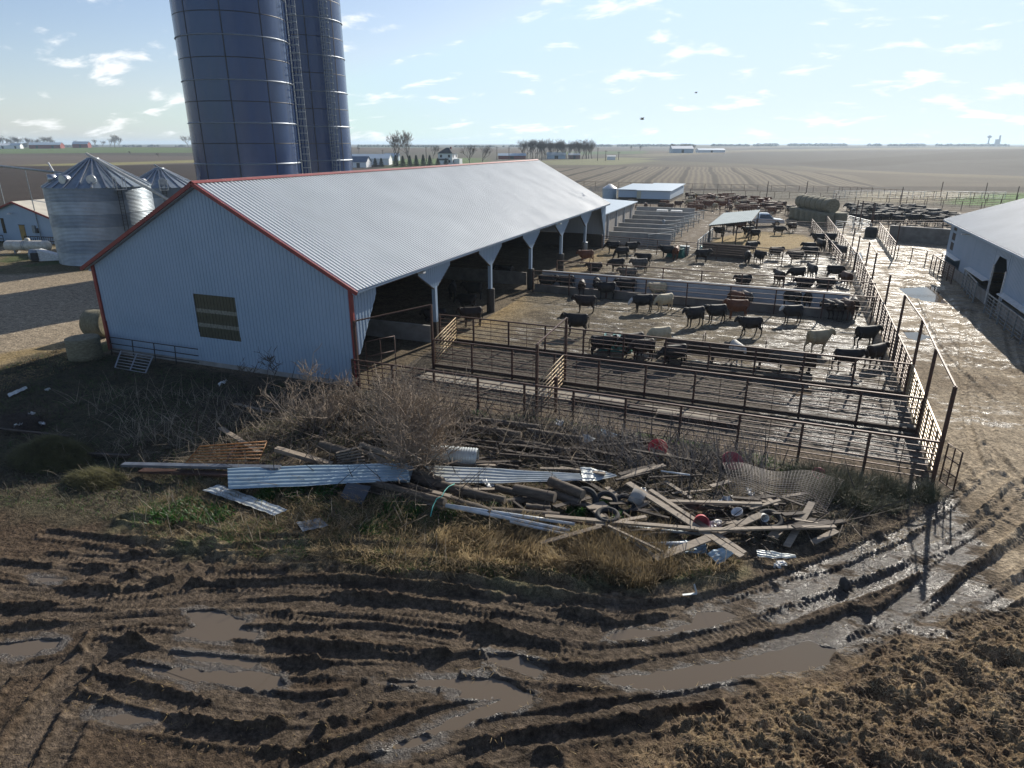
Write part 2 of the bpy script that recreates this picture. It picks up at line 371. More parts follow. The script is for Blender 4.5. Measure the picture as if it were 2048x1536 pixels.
def ground_h(X, Y, masks=None):
    X = np.asarray(X, float); Y = np.asarray(Y, float)
    h = macro(X, Y)
    near = 1 - sst(95, 150, np.hypot(X, Y))
    yard = near * sst(-19.6, -18.8, X) * sst(27.5, 29, Y) * (1 - sst(6.6, 7.4, X))     # inside the pens
    barnf = (X > -37.2) & (X < -18.8) & (Y > 27) & (Y < 82)
    fg = (1 - sst(26, 28.5, Y)) * near
    lane = sst(6.8, 8, X) * near
    h = h + near * .05 * (fbm(X * .6, Y * .6, 3, 3) - .5)
    clod = np.abs(fbm(X * 8, Y * 8, 21, 4) - .5) * 2
    clod2 = fbm(X * 17, Y * 17, 31, 2)
    h = h + yard * (.045 * (clod2 - .5) + .05 * (fbm(X * 3.2, Y * 3.2, 8, 2) - .5))
    rm = np.zeros(X.shape); bm_ = np.zeros(X.shape); tr = np.zeros(X.shape)
    for i, (pl, w, dep, tread) in enumerate(RUTG):
        d, s, sg = line_ds(X, Y, pl)
        k = d < 1.5
        if not k.any(): continue
        dk = d[k]; sk = s[k]; gk = sg[k]; wv = w * .5 * (1 + .25 * (vn(sk * .9, sk * 0 + i, 7) - .5)); dd = dep * (.75 + .5 * vn(sk * .5, sk * 0 + i * 3.1, 11))
        edge = dk + .05 * (fbm(X[k] * 9, Y[k] * 9, 41, 3) - .5)
        tr_ = 1 - sst(wv * .78, wv * 1.12, edge)
        be = np.exp(-((edge - wv * 1.28) / .09) ** 2) * dd * (.55 + .9 * np.clip(fbm(X[k] * 9, Y[k] * 9, 51, 3) - .25, 0, 1))
        z = h[k]; z = z * (1 - .45 * tr_) - dd * tr_ + be * (1 - .35 * rm[k])
        if tread:
            lug = np.sin(2 * math.pi * (sk / .17 + np.abs(gk) * 1.6)); z = z + .022 * np.clip(lug * 1.6, -1, 1) * (1 - sst(wv * .8, wv * 1.25, dk)) * sst(.25, .8, fbm(sk * .7, gk * 2., 3 + i, 2))
        h[k] = z; rm[k] = np.maximum(rm[k], tr_); bm_[k] = np.maximum(bm_[k], np.clip(be / .09, 0, 1))
    # clods everywhere in the churned yard, fewer in the ruts
    gr = sst(.8, -.3, poly_sd(X, Y, GRASS) + .7 * (fbm(X * 2, Y * 2, 61, 2) - .5))
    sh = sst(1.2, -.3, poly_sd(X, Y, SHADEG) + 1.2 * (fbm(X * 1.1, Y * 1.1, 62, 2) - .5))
    jk = sst(1.0, -.4, poly_sd(X, Y, JUNK) + .8 * (fbm(X * 1.3, Y * 1.3, 63, 2) - .5))
    smoothz = sst(.42, .58, fbm(X * .25, Y * .25, 71, 2)) * (1 - sst(15.5, 13.5, Y)) * fg * .8
    churn = fg * (1 - gr) * (1 - jk) * (1 - sh) * (1 - smoothz) * sst(-32, -24, X)
    h = h + churn * ((.03 + .05 * bm_) * (clod - .35) * (1 - .75 * rm) + .05 * (clod2 - .5) * (1 - .5 * rm))
    h = h + lane * (1 - fg) * (.03 * (clod - .4) + .03 * (clod2 - .5)) + lane * fg * .02 * (clod2 - .5)
    h = h + gr * (.16 + .10 * (fbm(X * 2, Y * 2, 81, 3) - .5)) + jk * (.12 + .25 * fbm(X * .5, Y * .5, 82, 2)) * fg
    h = h + sh * .10 * (fbm(X * 1.5, Y * 1.5, 83, 3)) 
    hp = poly_sd(X, Y, HEAP, 3)
    hpm = sst(.9, -1.2, hp + .8 * (fbm(X * 1.6, Y * 1.6, 91, 2) - .5))
    lump = 1 - np.abs(fbm(X * 1.25, Y * 1.25, 93, 2) - .5) * 3.2
    lump2 = 1 - np.abs(fbm(X * 3.4 + 4, Y * 3.4, 94, 3) - .5) * 3
    h = h + hpm * (.10 + .26 * np.clip(lump, 0, 1) + .15 * np.clip(lump2, 0, 1) + .10 * (clod2 - .5) + .08 * clod)
    # keep dry ground above the water level, then sink the puddles
    hl = WZ + .03
    fgm = (Y < 130) & (np.abs(X) < 60)
    h = np.where(fgm & (h < hl), hl + (h - hl) * .12, h)
    pm = np.full(X.shape, 99.0)
    for p in PUDG: pm = np.minimum(pm, poly_sd(X, Y, p, 1.2))
    pmn = pm + .10 * (fbm(X * 6, Y * 6, 97, 3) - .5) + .16 * (fbm(X * 1.9, Y * 1.9, 98, 2) - .5)
    inside = sst(.04, -.10, pmn)
    h = h * (1 - inside) + (WZ - .035 + .012 * (clod2 - .5)) * inside
    slope = sst(.9, .1, pmn) * (1 - inside); far_from = h - hl
    h = np.where(slope > 0, hl - .012 + far_from * (1 - .6 * slope), h)
    h = np.where(barnf & ~((X > -19.6)), .02 * (clod2 - .5), h)
    if masks is not None:
        masks.update(rm=rm, bm=bm_, gr=gr, sh=sh, jk=jk, sm=smoothz, churn=churn, hp=hpm, lane=lane, fg=fg, yard=yard, pud=sst(.42, 0, pmn), clod=clod, clod2=clod2, lump=lump, near=near, barnf=barnf)
    return h
def gz(x, y): return float(ground_h(np.array([x]), np.array([y]))[0])

def axis(lo, hi, step, lo2, hi2, step2, lim0, lim1, g=1.03):
    a = list(np.arange(lo, hi + 1e-6, step))
    x = hi; o = []
    while x < hi2: x += step2; o.append(x)
    s = step2
    while x < lim1: s *= g; x += s; o.append(x)
    x = lo; q = []
    while x > lo2: x -= step2; q.append(x)
    s = step2
    while x > lim0: s *= g; x -= s; q.append(x)
    return np.array(q[::-1] + a + o)

def ground_material():
    m = bpy.data.materials.new('ground'); m.use_nodes = True; nt = m.node_tree; N = nt.nodes.new; L = nt.links.new; p = nt.nodes['Principled BSDF']
    tc = N('ShaderNodeTexCoord'); P = tc.outputs['Object']
    ac = N('ShaderNodeAttribute'); ac.attribute_name = 'col'; ax = N('ShaderNodeAttribute'); ax.attribute_name = 'aux'
    sp = N('ShaderNodeSeparateColor'); L(ax.outputs['Color'], sp.inputs[0])
    row, straw, wet = sp.outputs[0], sp.outputs[1], sp.outputs[2]
    def M(op, a, b=None, c=None):
        n = N('ShaderNodeMath'); n.operation = op
        for i, q in enumerate((a, b, c)):
            if q is None: continue
            if isinstance(q, (int, float)): n.inputs[i].default_value = q
            else: L(q, n.inputs[i])
        return n.outputs[0]
    def noise(sc, det=4, ro=.6, st=None, rot=0):
        n = N('ShaderNodeTexNoise'); n.inputs['Scale'].default_value = sc; n.inputs['Detail'].default_value = det; n.inputs['Roughness'].default_value = ro
        if st:
            mp = N('ShaderNodeMapping'); mp.inputs['Scale'].default_value = st; mp.inputs['Rotation'].default_value = (0, 0, rot); L(P, mp.inputs[0]); L(mp.outputs[0], n.inputs['Vector'])
        else: L(P, n.inputs['Vector'])
        return n.outputs[0]
    def mr(x, a, b, c=0., d=1.):
        n = N('ShaderNodeMapRange'); L(x, n.inputs[0])
        for i, q in enumerate((a, b, c, d)): n.inputs[i + 1].default_value = q
        return n.outputs[0]
    def mix(f, a, b):
        n = N('ShaderNodeMix'); n.data_type = 'RGBA'
        for q, k in ((f, 'Factor'), (a, 'A'), (b, 'B')):
            if isinstance(q, tuple): n.inputs[k].default_value = q
            elif isinstance(q, (int, float)): n.inputs[k].default_value = q
            else: L(q, n.inputs[k])
        return n.outputs['Result']
    nf = noise(9, 6); nm = noise(1.3, 4); nq = noise(3.6, 6, .7); nl = noise(.05, 4); nff = noise(45, 3)
    v = M('MULTIPLY', mr(nf, .32, .68, .5, 1.5), M('MULTIPLY', mr(nm, .3, .7, .8, 1.2), mr(nl, .3, .7, .86, 1.14)))
    v = M('MULTIPLY', v, mr(nq, .36, .64, .58, 1.42)); v = M('MULTIPLY', v, mr(nff, .3, .7, .62, 1.38))
    hsv = N('ShaderNodeVectorMath'); hsv.operation = 'SCALE'; L(ac.outputs['Color'], hsv.inputs[0]); L(v, hsv.inputs['Scale'])
    c = hsv.outputs[0]
    # crop rows: stubble rows and the darker wheel strips of the field
    mp = N('ShaderNodeMapping'); mp.inputs['Rotation'].default_value = (0, 0, R(-6.2)); L(P, mp.inputs[0]); sx = N('ShaderNodeSeparateXYZ'); L(mp.outputs[0], sx.inputs[0])
    wob = M('MULTIPLY', M('SUBTRACT', noise(.02, 2), .5), 3.0)
    xx = M('ADD', sx.outputs[0], wob)
    fine = M('MULTIPLY', M('ADD', M('SINE', M('MULTIPLY', xx, 2 * math.pi / 2.2)), 1.0), .5)
    xo = M('ADD', xx, M('MULTIPLY', M('SUBTRACT', noise(.3, 4), .5), 1.2))
    big = M('ABSOLUTE', M('SUBTRACT', M('FRACT', M('DIVIDE', M('ADD', xo, 5.0), 11.2)), .5))
    bigm = mr(big, .37, .43, 0., 1.)
    c = mix(M('MULTIPLY', row, M('MULTIPLY', fine, mr(nf, .3, .7, .45, .9))), c, (.20, .165, .115, 1))
    c = mix(M('MULTIPLY', M('MULTIPLY', row, bigm), .85), c, (.035, .029, .023, 1))
    # straw and trodden litter
    s1 = noise(26, 3, .5, (1, 4, 1), .6); s2 = noise(24, 3, .5, (4, 1, 1), .3); s3 = noise(.9, 3)
    sm = M('MAXIMUM', mr(s1, .55, .62), mr(s2, .55, .62)); sm = M('MULTIPLY', sm, mr(s3, .35, .6, .25, 1.))
    c = mix(M('MULTIPLY', M('MINIMUM', M('MULTIPLY', straw, sm), 1.0), .85), c, (.50, .40, .24, 1))
    # wetness: patches of gloss
    w1 = noise(.85, 10, .76, (.6, 1.5, 1), R(-21)); wetm = M('MULTIPLY', mr(M('ADD', w1, M('MULTIPLY', M('SUBTRACT', wet, .5), .40)), .53, .62), mr(wet, 0.02, .15))
    c = mix(M('MULTIPLY', wetm, .45), c, (.035, .028, .022, 1))
    L(c, p.inputs['Base Color'])
    rr = mix(wetm, (.92, .92, .92, 1), (.27, .27, .27, 1)); L(rr, p.inputs['Roughness'])
    sp_ = mix(wetm, (.12, .12, .12, 1), (.55, .55, .55, 1)); L(sp_, p.inputs['Specular IOR Level'])
    vo = N('ShaderNodeTexVoronoi'); vo.inputs['Scale'].default_value = 7; L(P, vo.inputs['Vector'])
    hh = M('ADD', M('MULTIPLY', nf, .075), M('ADD', M('MULTIPLY', noise(28, 4), .04), M('MULTIPLY', vo.outputs['Distance'], -.02)))
    hh = M('ADD', hh, M('MULTIPLY', M('MULTIPLY', noise(70, 3, .7), wetm), .022))
    b = N('ShaderNodeBump'); b.inputs['Strength'].default_value = .9; b.inputs['Distance'].default_value = 1; L(hh, b.inputs['Height']); L(b.outputs[0], p.inputs['Normal'])
    return m

def build_ground():
    xs = axis(-24, 12, .038, -58, 24, .14, -9000, 9000)
    ys = axis(5.2, 27.5, .038, -4, 84, .12, -60, 15000)
    X, Y = np.meshgrid(xs, ys); nx, ny = len(xs), len(ys)
    mk = {}; H = ground_h(X, Y, mk)
    D = np.hypot(X, Y)
    H = H - np.where(D > 5000, (D - 5000) ** 2 * 8e-8, 0)
    V = np.stack([X.ravel(), Y.ravel(), H.ravel()], 1)
    i = np.arange(nx * ny).reshape(ny, nx); F = np.stack([i[:-1, :-1].ravel(), i[:-1, 1:].ravel(), i[1:, 1:].ravel(), i[1:, :-1].ravel()], 1)
    me = np_mesh('ground', V, F, ground_material(), True)
    # ---- surface colours of soils, litter, stubble and grass, plus painted barn shade
    col = np.zeros((ny, nx, 3)); aux = np.zeros((ny, nx, 3))
    def lay(m, c):
        m = np.clip(m, 0, 1)[..., None]; col[:] = col * (1 - m) + np.array(c) * m
    def la(k, m, v):
        m = np.clip(m, 0, 1); aux[..., k] = aux[..., k] * (1 - m) + v * m
    n1 = fbm(X / 300, Y / 300, 101, 3); n2 = fbm(X / 45, Y / 45, 102, 3); n3 = fbm(X * .35, Y * .35, 103, 4)
    lay(np.ones_like(X), (.08, .072, .058)); lay(sst(.45, .6, n1), (.10, .09, .066)); lay(sst(.58, .66, fbm(X / 520 + 3, Y / 260, 104, 2)) * sst(500, 700, D), (.10, .12, .055))
    lay(sst(.56, .62, fbm(X / 600 - 3, Y / 200, 105, 2)) * sst(500, 700, D), (.10, .08, .06))
    def pz(l, soft=.02):
        g = P2(l); d = poly_sd(X, Y, g, 400); return sst(1, -1, (d + (n2 - .5) * D * .02) / (D * soft + .15))
    lay(pz([(-400,301),(400,303),(400,309),(-400,310)]), (.11, .15, .06))
    lay(pz([(-400,311),(420,314),(420,334),(-400,336)]), (.12, .098, .08))
    lay(pz([(60,330),(180,326),(420,320),(420,324),(240,330),(120,337)]), (.24, .22, .10))
    lay(pz([(-900,337),(240,331),(700,322),(1000,330),(980,352),(700,372),(420,420),(-900,470)]), (.048, .037, .03))
    lay(pz([(780,319),(960,316),(975,326),(900,336),(780,342)]), (.10, .15, .05))
    lay(pz([(1060,322),(1240,316),(1340,318),(1240,330),(1100,330)]), (.17, .17, .09))
    lay(pz([(1050,335),(1250,329),(1500,330),(1900,352),(2400,372),(2400,384),(1500,379),(1150,379)]), (.095, .080, .060))
    rowm = pz([(1050,338),(1250,332),(1500,334),(1720,350),(1760,374),(1500,377),(1150,377)], .01); la(0, rowm, 1.0)
    lay(pz([(1280,320),(1500,306),(2400,298),(2400,352),(1900,346),(1700,336),(1500,327)]), (.066, .063, .058))
    lay(pz([(1450,300),(1700,291),(2400,290),(2400,297),(1800,301)]), (.04, .04, .038))
    lay(pz([(1560,326),(1900,312),(2400,306),(2400,318),(1900,322),(1700,332)], .008), (.045, .042, .038))
    lay(pz([(1240,312),(1500,300),(1900,297),(2400,296),(2400,298.5),(1900,300),(1500,304),(1300,315)], .008), (.14, .125, .085))
    lay(pz([(1600,330),(1900,344),(2400,352),(2400,360),(1900,352),(1650,338)], .008), (.13, .11, .075))
    lay(pz([(1100,306),(1290,303),(1290,309),(1100,312)], .008), (.07, .11, .045))
    lay(pz([(1120,376),(1400,372),(1900,374),(2300,380),(2300,386),(1900,383),(1120,384)], .006), (.045, .036, .028))
    # farm yard
    ny_ = 1 - sst(150, 175, D + 8 * (n2 - .5))
    yd = ny_ * sst(-36, -30, X) 
    lay(yd, (.135, .105, .075)); la(1, yd, .35); la(2, yd, .42)
    lay(pz([(1870,392),(2300,380),(2300,425),(1900,410)]), (.08, .16, .03)); la(2, pz([(1750,385),(2300,370),(2300,430),(1800,420)]), 0)
    lay(pz([(1700,386),(1900,382),(1960,392),(1850,408),(1720,404)]), (.27, .23, .15))
    west = ny_ * (1 - sst(-38, -35, X))
    lay(west, (.12, .10, .055)); 
    lay(west * sst(.45, .6, n3), (.07, .09, .035)); la(2, west, 0); la(1, west, .25)
    drive = pz([(-300,560),(120,545),(200,540),(240,600),(230,680),(100,720),(-300,860)], .01); lay(drive * sst(-34, -38, X), (.29, .235, .165)); la(1, drive, .1)
    lay(pz([(-40,492),(140,494),(140,506),(-40,512)], .004), (.22, .18, .12))
    lay(pz([(-40,715),(100,690),(155,680),(155,740),(60,770),(-40,810)], .006), (.22, .16, .075)); la(1, pz(([(-40,715),(100,690),(155,680),(155,740),(60,770),(-40,810)]), .006), 1.)
    pen = mk['yard'] * (Y < 84)
    lay(pen, (.115, .096, .07)); la(1, pen, .75); la(2, pen, .50)
    lay(pen * sst(.45, .60, n3), (.058, .047, .036))
    la(2, pen * sst(-5, 5, X + 3 * (n3 - .5)), .68); la(1, pen * sst(-2, 6, X), .35)
    al = pen * (Y < 36.6); lay(al * .8, (.085, .073, .06)); la(1, al, .12); la(2, al * sst(2.5, 4.5, X + 4 * (n3 - .5)), .72); la(2, al * (1 - sst(-2, 2, X)), .2)
    ap = np.exp(-((X + 19) / 2.2) ** 2) * (Y > 36) * (Y < 80); lay(ap * .8 * sst(.35, .6, n3 + .1), (.26, .18, .08)); la(1, ap, 1.); la(2, ap, .1)
    st3 = pz([(1440,478),(1500,462),(1600,470),(1625,485),(1560,500),(1480,506),(1430,495)], .004); lay(st3, (.27, .19, .08)); la(1, st3, 1.); la(2, st3, .15)
    ln = mk['lane'] * (1 - sst(120, 140, D)); lay(ln, (.33, .265, .185)); la(1, ln, .3); la(2, ln, .25); lay(ln * sst(.5, .64, n3), (.22, .17, .115))
    la(2, ln * sst(36, 48, Y), .63); la(2, ln * sst(31, 34, Y + 3 * (n3 - .5)) * (1 - sst(36, 39, Y)), .55)
    # foreground
    fgx = mk['fg'] * sst(-30, -23, X) * (1 - mk['lane'] * sst(16, 20, Y))
    lay(fgx, (.066, .046, .031)); la(1, fgx, .10); la(2, fgx, .30)
    lay(fgx * mk['sm'], (.15, .118, .085)); lay(fgx * mk['rm'] * .6, (.095, .074, .055)); lay(fgx * mk['bm'] * .5, (.06, .046, .034))
    rt = fgx * sst(-1, 3, X + (Y - 14) * .3); la(2, rt, .40); la(2, rt * mk['rm'], .80); lay(rt * .3, (.10, .077, .056))
    la(2, fgx * mk['pud'], .8); lay(fgx * mk['pud'] * .6, (.07, .054, .04))
    lay(mk['sh'], (.036, .036, .022)); lay(mk['sh'] * sst(.5, .6, n3), (.05, .042, .028)); la(2, mk['sh'], 0); la(1, mk['sh'], .35)  # barn shade put into the colour: ground of the bank darkened
    lay(mk['jk'] * mk['fg'], (.042, .033, .024)); la(1, mk['jk'] * mk['fg'], .5); la(2, mk['jk'] * mk['fg'], 0)
    lay(mk['gr'], (.09, .07, .042)); lay(mk['gr'] * sst(.52, .62, n3), (.06, .066, .03)); la(1, mk['gr'], .9); la(2, mk['gr'], 0)
    hp = mk['hp']; lay(hp, (.10, .064, .038)); lay(hp * sst(.4, -.3, mk['lump']), (.04, .025, .016)); lay(hp * sst(.54, .68, fbm(X * 2.2, Y * 2.2, 120, 3)), (.19, .13, .07)); la(1, hp, .8); la(2, hp, .0)
    lay(np.where(mk['barnf'], 1., 0.), (.09, .07, .05)); la(2, np.where(mk['barnf'], 1., 0.), 0); la(1, np.where(mk['barnf'], 1., 0.), .6)
    for nm, a in (('col', col), ('aux', aux)):
        at_ = me.attributes.new(nm, 'FLOAT_COLOR', 'POINT')
        q = np.ones((nx * ny, 4), np.float32); q[:, :3] = a.reshape(-1, 3); at_.data.foreach_set('color', q.ravel())
    o = link('ground', me); tag(o, 'muddy farmyard and fields reaching the horizon', 'ground', kind='structure')
build_ground()

def water_mat():
    m = bpy.data.materials.new('puddle_water'); m.use_nodes = True; nt = m.node_tree; p = nt.nodes['Principled BSDF']
    p.inputs['Base Color'].default_value = (.125, .098, .070, 1); p.inputs['Roughness'].default_value = .035; p.inputs['Specular IOR Level'].default_value = .5
    p.inputs['IOR'].default_value = 1.33
    n = nt.nodes.new('ShaderNodeTexNoise'); n.inputs['Scale'].default_value = 6; n.inputs['Detail'].default_value = 2; tc = nt.nodes.new('ShaderNodeTexCoord'); nt.links.new(tc.outputs['Object'], n.inputs['Vector'])
    b = nt.nodes.new('ShaderNodeBump'); b.inputs['Distance'].default_value = .0012; nt.links.new(n.outputs[0], b.inputs['Height']); nt.links.new(b.outputs[0], p.inputs['Normal'])
    return m
MWATER = water_mat()
for i, g in enumerate(PUDG):
    p = np.array(g); x0, x1, y0, y1 = p[:, 0].min() - .5, p[:, 0].max() + .5, p[:, 1].min() - .5, p[:, 1].max() + .5
    z = WZ + .0035 * (i % 4) - .004
    m = MB(); m.add([(x0, y0, z), (x1, y0, z), (x1, y1, z), (x0, y1, z)], [(0, 1, 2, 3)])
    tag(m.build('puddle', MWATER), 'brown water puddle standing in the mud', 'puddle', kind='structure')

# ------------------------------------------------------------------ main cattle barn
BX0, BX1, BY0, BY1, BE, BRX, BRZ = -36.9, -19.2, 27.5, 81.0, 5.3, -28.05, 9.95
def roofz(x): return BE + (BRZ - BE) * (1 - abs(x - BRX) / ((BX1 - BX0) / 2))
def ribbed(x0, x1, step=.229, r=.022, w=.05):
    o = []; x = x0
    while x < x1 - 1e-6:
        o += [(x, 0), (min(x + step - w, x1), 0), (min(x + step - w * .75, x1), r), (min(x + step - w * .25, x1), r)]; x += step
    o.append((x1, 0)); return o
def panel_x(xs_prof, y, zb, zt, sgn=-1, holes=None):
    """ribbed sheet standing in the x direction, ribs towards sgn*y; zb, zt functions of x"""
    m = MB(); L = len(xs_prof)
    for i in range(L - 1):
        (a, ra), (b, rb) = xs_prof[i], xs_prof[i + 1]
        if b - a < 1e-6: continue
        segs = [(zb(a), zt(a), zb(b), zt(b))]
        if holes:
            for (hx0, hx1, hz0, hz1) in holes:
                if a >= hx0 - 1e-6 and b <= hx1 + 1e-6: segs = [(zb(a), hz0, zb(b), hz0), (hz1, zt(a), hz1, zt(b))]
        for (z0, z1, z2, z3) in segs:
            m.add([(a, y + sgn * ra, z0), (b, y + sgn * rb, z2), (b, y + sgn * rb, z3), (a, y + sgn * ra, z1)], [(0, 1, 2, 3)])
    return m
barn = empty('cattle_barn', (0, 0, 0), label='long white metal cattle barn with red trimmed gable and open side', cat='barn')
WX0, WX1, WZ0, WZ1 = -29.55, -26.62, 1.72, 4.2
prof = sorted(set(ribbed(BX0 + .12, BX1 - .12) + [(WX0, 0), (WX1, 0)]))
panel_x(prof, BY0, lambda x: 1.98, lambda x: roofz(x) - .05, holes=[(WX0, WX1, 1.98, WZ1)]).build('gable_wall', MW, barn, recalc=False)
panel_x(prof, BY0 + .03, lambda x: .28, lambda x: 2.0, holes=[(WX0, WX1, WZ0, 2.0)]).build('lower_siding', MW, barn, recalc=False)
MB().box(((BX0 + BX1) / 2, BY0 + .10, .06), (BX1 - BX0 - .1, .12, .5)).build('foundation', MCONC, barn)
wp = ribbed(WX0, WX1, .229, .03, .08)
wo = empty('window', (0, 0, 0)); wo.parent = barn; _kids.setdefault(barn.name, []).append(wo)
for k in range(3):
    z0 = WZ0 + (WZ1 - WZ0) * k / 3; z1 = WZ0 + (WZ1 - WZ0) * (k + 1) / 3
    panel_x(wp, BY0 + .055, lambda x: z0, lambda x: z1 - .02).build('window_sheet', MFIB, wo, recalc=False)
    if k < 2: panel_x(wp, BY0 + .045, lambda x: z1 - .22, lambda x: z1 + .0).build('girt_band', MFIBW, wo, recalc=False)
MB().box(((WX0 + WX1) / 2, BY0 + .14, (WZ0 + WZ1) / 2), (WX1 - WX0 + .1, .03, WZ1 - WZ0 + .1)).build('window_backing', MDARK, wo)
# corner and rake trim
m = MB(); m.box((BX0, BY0 - .02, BE / 2 + .1), (.20, .14, BE - .1)); m.build('corner_trim', MRED, barn)
m = MB(); m.box((BX1, BY0 - .02, BE / 2 + .1), (.20, .14, BE - .1)); m.build('corner_trim', MRED, barn)
OV = .45; slope = (BRZ - BE) / ((BX1 - BX0) / 2)
for sgn in (-1, 1):
    xe = BRX + sgn * ((BX1 - BX0) / 2 + OV); ze = BRZ - slope * abs(xe - BRX)
    m = MB(); nv = Vector((sgn * slope, 0, 1)).normalized(); sl = Vector((xe - BRX, 0, ze - BRZ))
    # ribbed roof sheet: ribs run down the slope
    y = BY0 - .28; st = .29; up = nv * .12
    pr = []
    while y < BY1 + .3:
        pr += [(y, 0), (y + st - .15, 0), (y + st - .142, .07), (y + st - .03, .07)]; y += st
    A = Vector((BRX, 0, BRZ)) + up; B = Vector((xe, 0, ze)) + up
    b = len(m.v)
    for (yy, r) in pr:
        for q in (A, B): p = q + nv * r; m.v.append((p.x, yy, p.z))
    for i in range(len(pr) - 1): m.f.append((b + 2 * i, b + 2 * i + 1, b + 2 * i + 3, b + 2 * i + 2)); m.sm.append(False)
    m.build('roof_sheet', MROOF, barn, recalc=False)
    # deck below
    m = MB(); L_ = sl.length; ang = math.atan2(sl.z, sl.x)
    mid = Vector((BRX, (BY0 + BY1) / 2, BRZ)) + sl / 2 + nv * .03
    m.box(mid, (L_, BY1 - BY0 + .5, .10), M=Matrix.Rotation(-ang, 3, 'Y')); m.build('roof_deck', MGREYTRIM, barn)
    # rake board
    m = MB(); a = Vector((BRX, BY0 - .34, BRZ)) + nv * .10 - sl * .004; b2 = a + sl * 1.015
    m.bar(a, b2, .10, .19, up=nv); m.build('rake_trim', MRED, barn)
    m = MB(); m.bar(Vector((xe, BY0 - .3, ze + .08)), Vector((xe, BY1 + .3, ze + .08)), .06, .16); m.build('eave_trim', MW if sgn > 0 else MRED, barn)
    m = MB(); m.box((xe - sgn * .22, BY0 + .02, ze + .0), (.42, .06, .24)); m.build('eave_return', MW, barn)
m = MB(); m.bar((BRX - .10, BY0 - .36, BRZ + .195), (BRX - .10, BY1 + .3, BRZ + .195), .24, .03, up=(-slope, 0, 1)); m.bar((BRX + .10, BY0 - .36, BRZ + .192), (BRX + .10, BY1 + .3, BRZ + .192), .24, .03, up=(slope, 0, 1)); m.build('ridge_cap', MRED, barn)
# west wall, far gable, interior
m = MB(); m.box((BX0 + .1, (BY0 + BY1) / 2 + .1, BE / 2 + .2), (.12, BY1 - BY0 - .5, BE - .3)); m.build('rear_wall', MGREYTRIM, barn)
pf = ribbed(BX0 + .1, BX1 - .1, .9, .02, .05); panel_x(pf, BY1 - .1, lambda x: 1.6, lambda x: roofz(x) - .08).build('end_wall', MGREYTRIM, barn, recalc=False)
m = MB(); m.box(((BX0 + BX1) / 2, BY1 - .25, .8), (BX1 - BX0 - .4, .15, 1.6)); m.build('end_boarding', MWOODD, barn)
for yy in (63.3,):
    pass
PY = [36.45, 45.35, 54.3, 63.2, 72.1]
for i, y in enumerate([BY0 + .12] + PY + [BY1 - .1]):
    z0, z1 = 3.55, 5.02
    lo = 0 if i == 0 else -2.1; hi = 0 if i == 6 else 2.1
    # tapering ribbed gusset panel under the eave
    m = MB(); n = max(int((hi - lo) / .14), 1)
    ys_ = [lo + (hi - lo) * k / n for k in range(n + 1)]
    zb = lambda q: z0 + (z1 - .35 - z0) * min(1, max(0, abs(q) - .17) / 1.93) if i not in (0, 6) else (1.75 if abs(q) < .25 else 1.75 + (z1 - .5 - 1.75) * (abs(q) - .25) / 1.85)
    for k in range(n):
        a, b = ys_[k], ys_[k + 1]; dx = .022 if k % 2 else 0
        m.add([(BX1 + .02 + dx, y + a, zb(a)), (BX1 + .02 + dx, y + b, zb(b)), (BX1 + .02 + dx, y + b, z1), (BX1 + .02 + dx, y + a, z1)], [(0, 1, 2, 3)])
        m.add([(BX1 + .04 - .02, y + b, zb(b)), (BX1 + .045, y + b, zb(b)), (BX1 + .045, y + b, z1), (BX1 + .02, y + b, z1)], [(0, 1, 2, 3)])
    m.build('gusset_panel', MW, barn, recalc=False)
    if 0 < i < 6:
        m = MB()
        for s2 in (-1, 1): m.bar((BX1 - .02, y + s2 * .17, z0 - .02), (BX1 - .02, y + s2 * 2.12, z1 - .37), .12, .05); 
        m.build('gusset_edge', MWOODD, barn)
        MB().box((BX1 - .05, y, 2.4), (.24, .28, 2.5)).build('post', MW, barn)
        if i > 1:
            m = MB(); pr = [(.0, 0)] + [(.30 + (.012 if k % 2 else 0), k * .1) for k in range(19)] + [(0, 1.8)]
            m.lathe(pr, 14, (BX1 - .03, y, 0)); m.build('post_sleeve', MGALVD if i > 4 else MDARK, barn)
        else: MB().box((BX1 - .05, y, .7), (.26, .3, 1.4)).build('post_base', MWOODD, barn)
    elif i == 6: MB().box((BX1 - .05, y, 2.5), (.2, .2, 5)).build('post', MW, barn)
MB().box((BX1 - .12, (BY0 + BY1) / 2, 4.95), (.14, BY1 - BY0 - .5, .28)).build('header_beam', MWOODD, barn)
for y in (34.4, 61.5):
    m = MB(); m.box((BX1 + .3, y, 4.9), (.26, .34, .10)); m.box((BX1 + .2, y, 4.84), (.5, .06, .05)); m.build('eave_light', MWHITEP, barn)
for y in (36.45, 45.35, 54.3, 63.2, 72.1):          # trusses
    m = MB(); m.bar((BX0 + .2, y, BE - .1), (BX1 - .2, y, BE - .1), .1, .25); 
    m.bar((BX0 + .2, y, BE), (BRX, y, BRZ - .2), .1, .2); m.bar((BX1 - .2, y, BE), (BRX, y, BRZ - .2), .1, .2)
    m.build('truss', MWOOD, barn)
MB().box(((BX0 + BX1) / 2, 36.45, .55), (BX1 - BX0 - .8, .2, 1.1)).build('pen_wall', MCONC, barn)
MB().box(((BX0 + BX1) / 2, 54.3, .9), (BX1 - BX0 - .8, .2, 1.1)).build('pen_wall', MCONCD, barn)

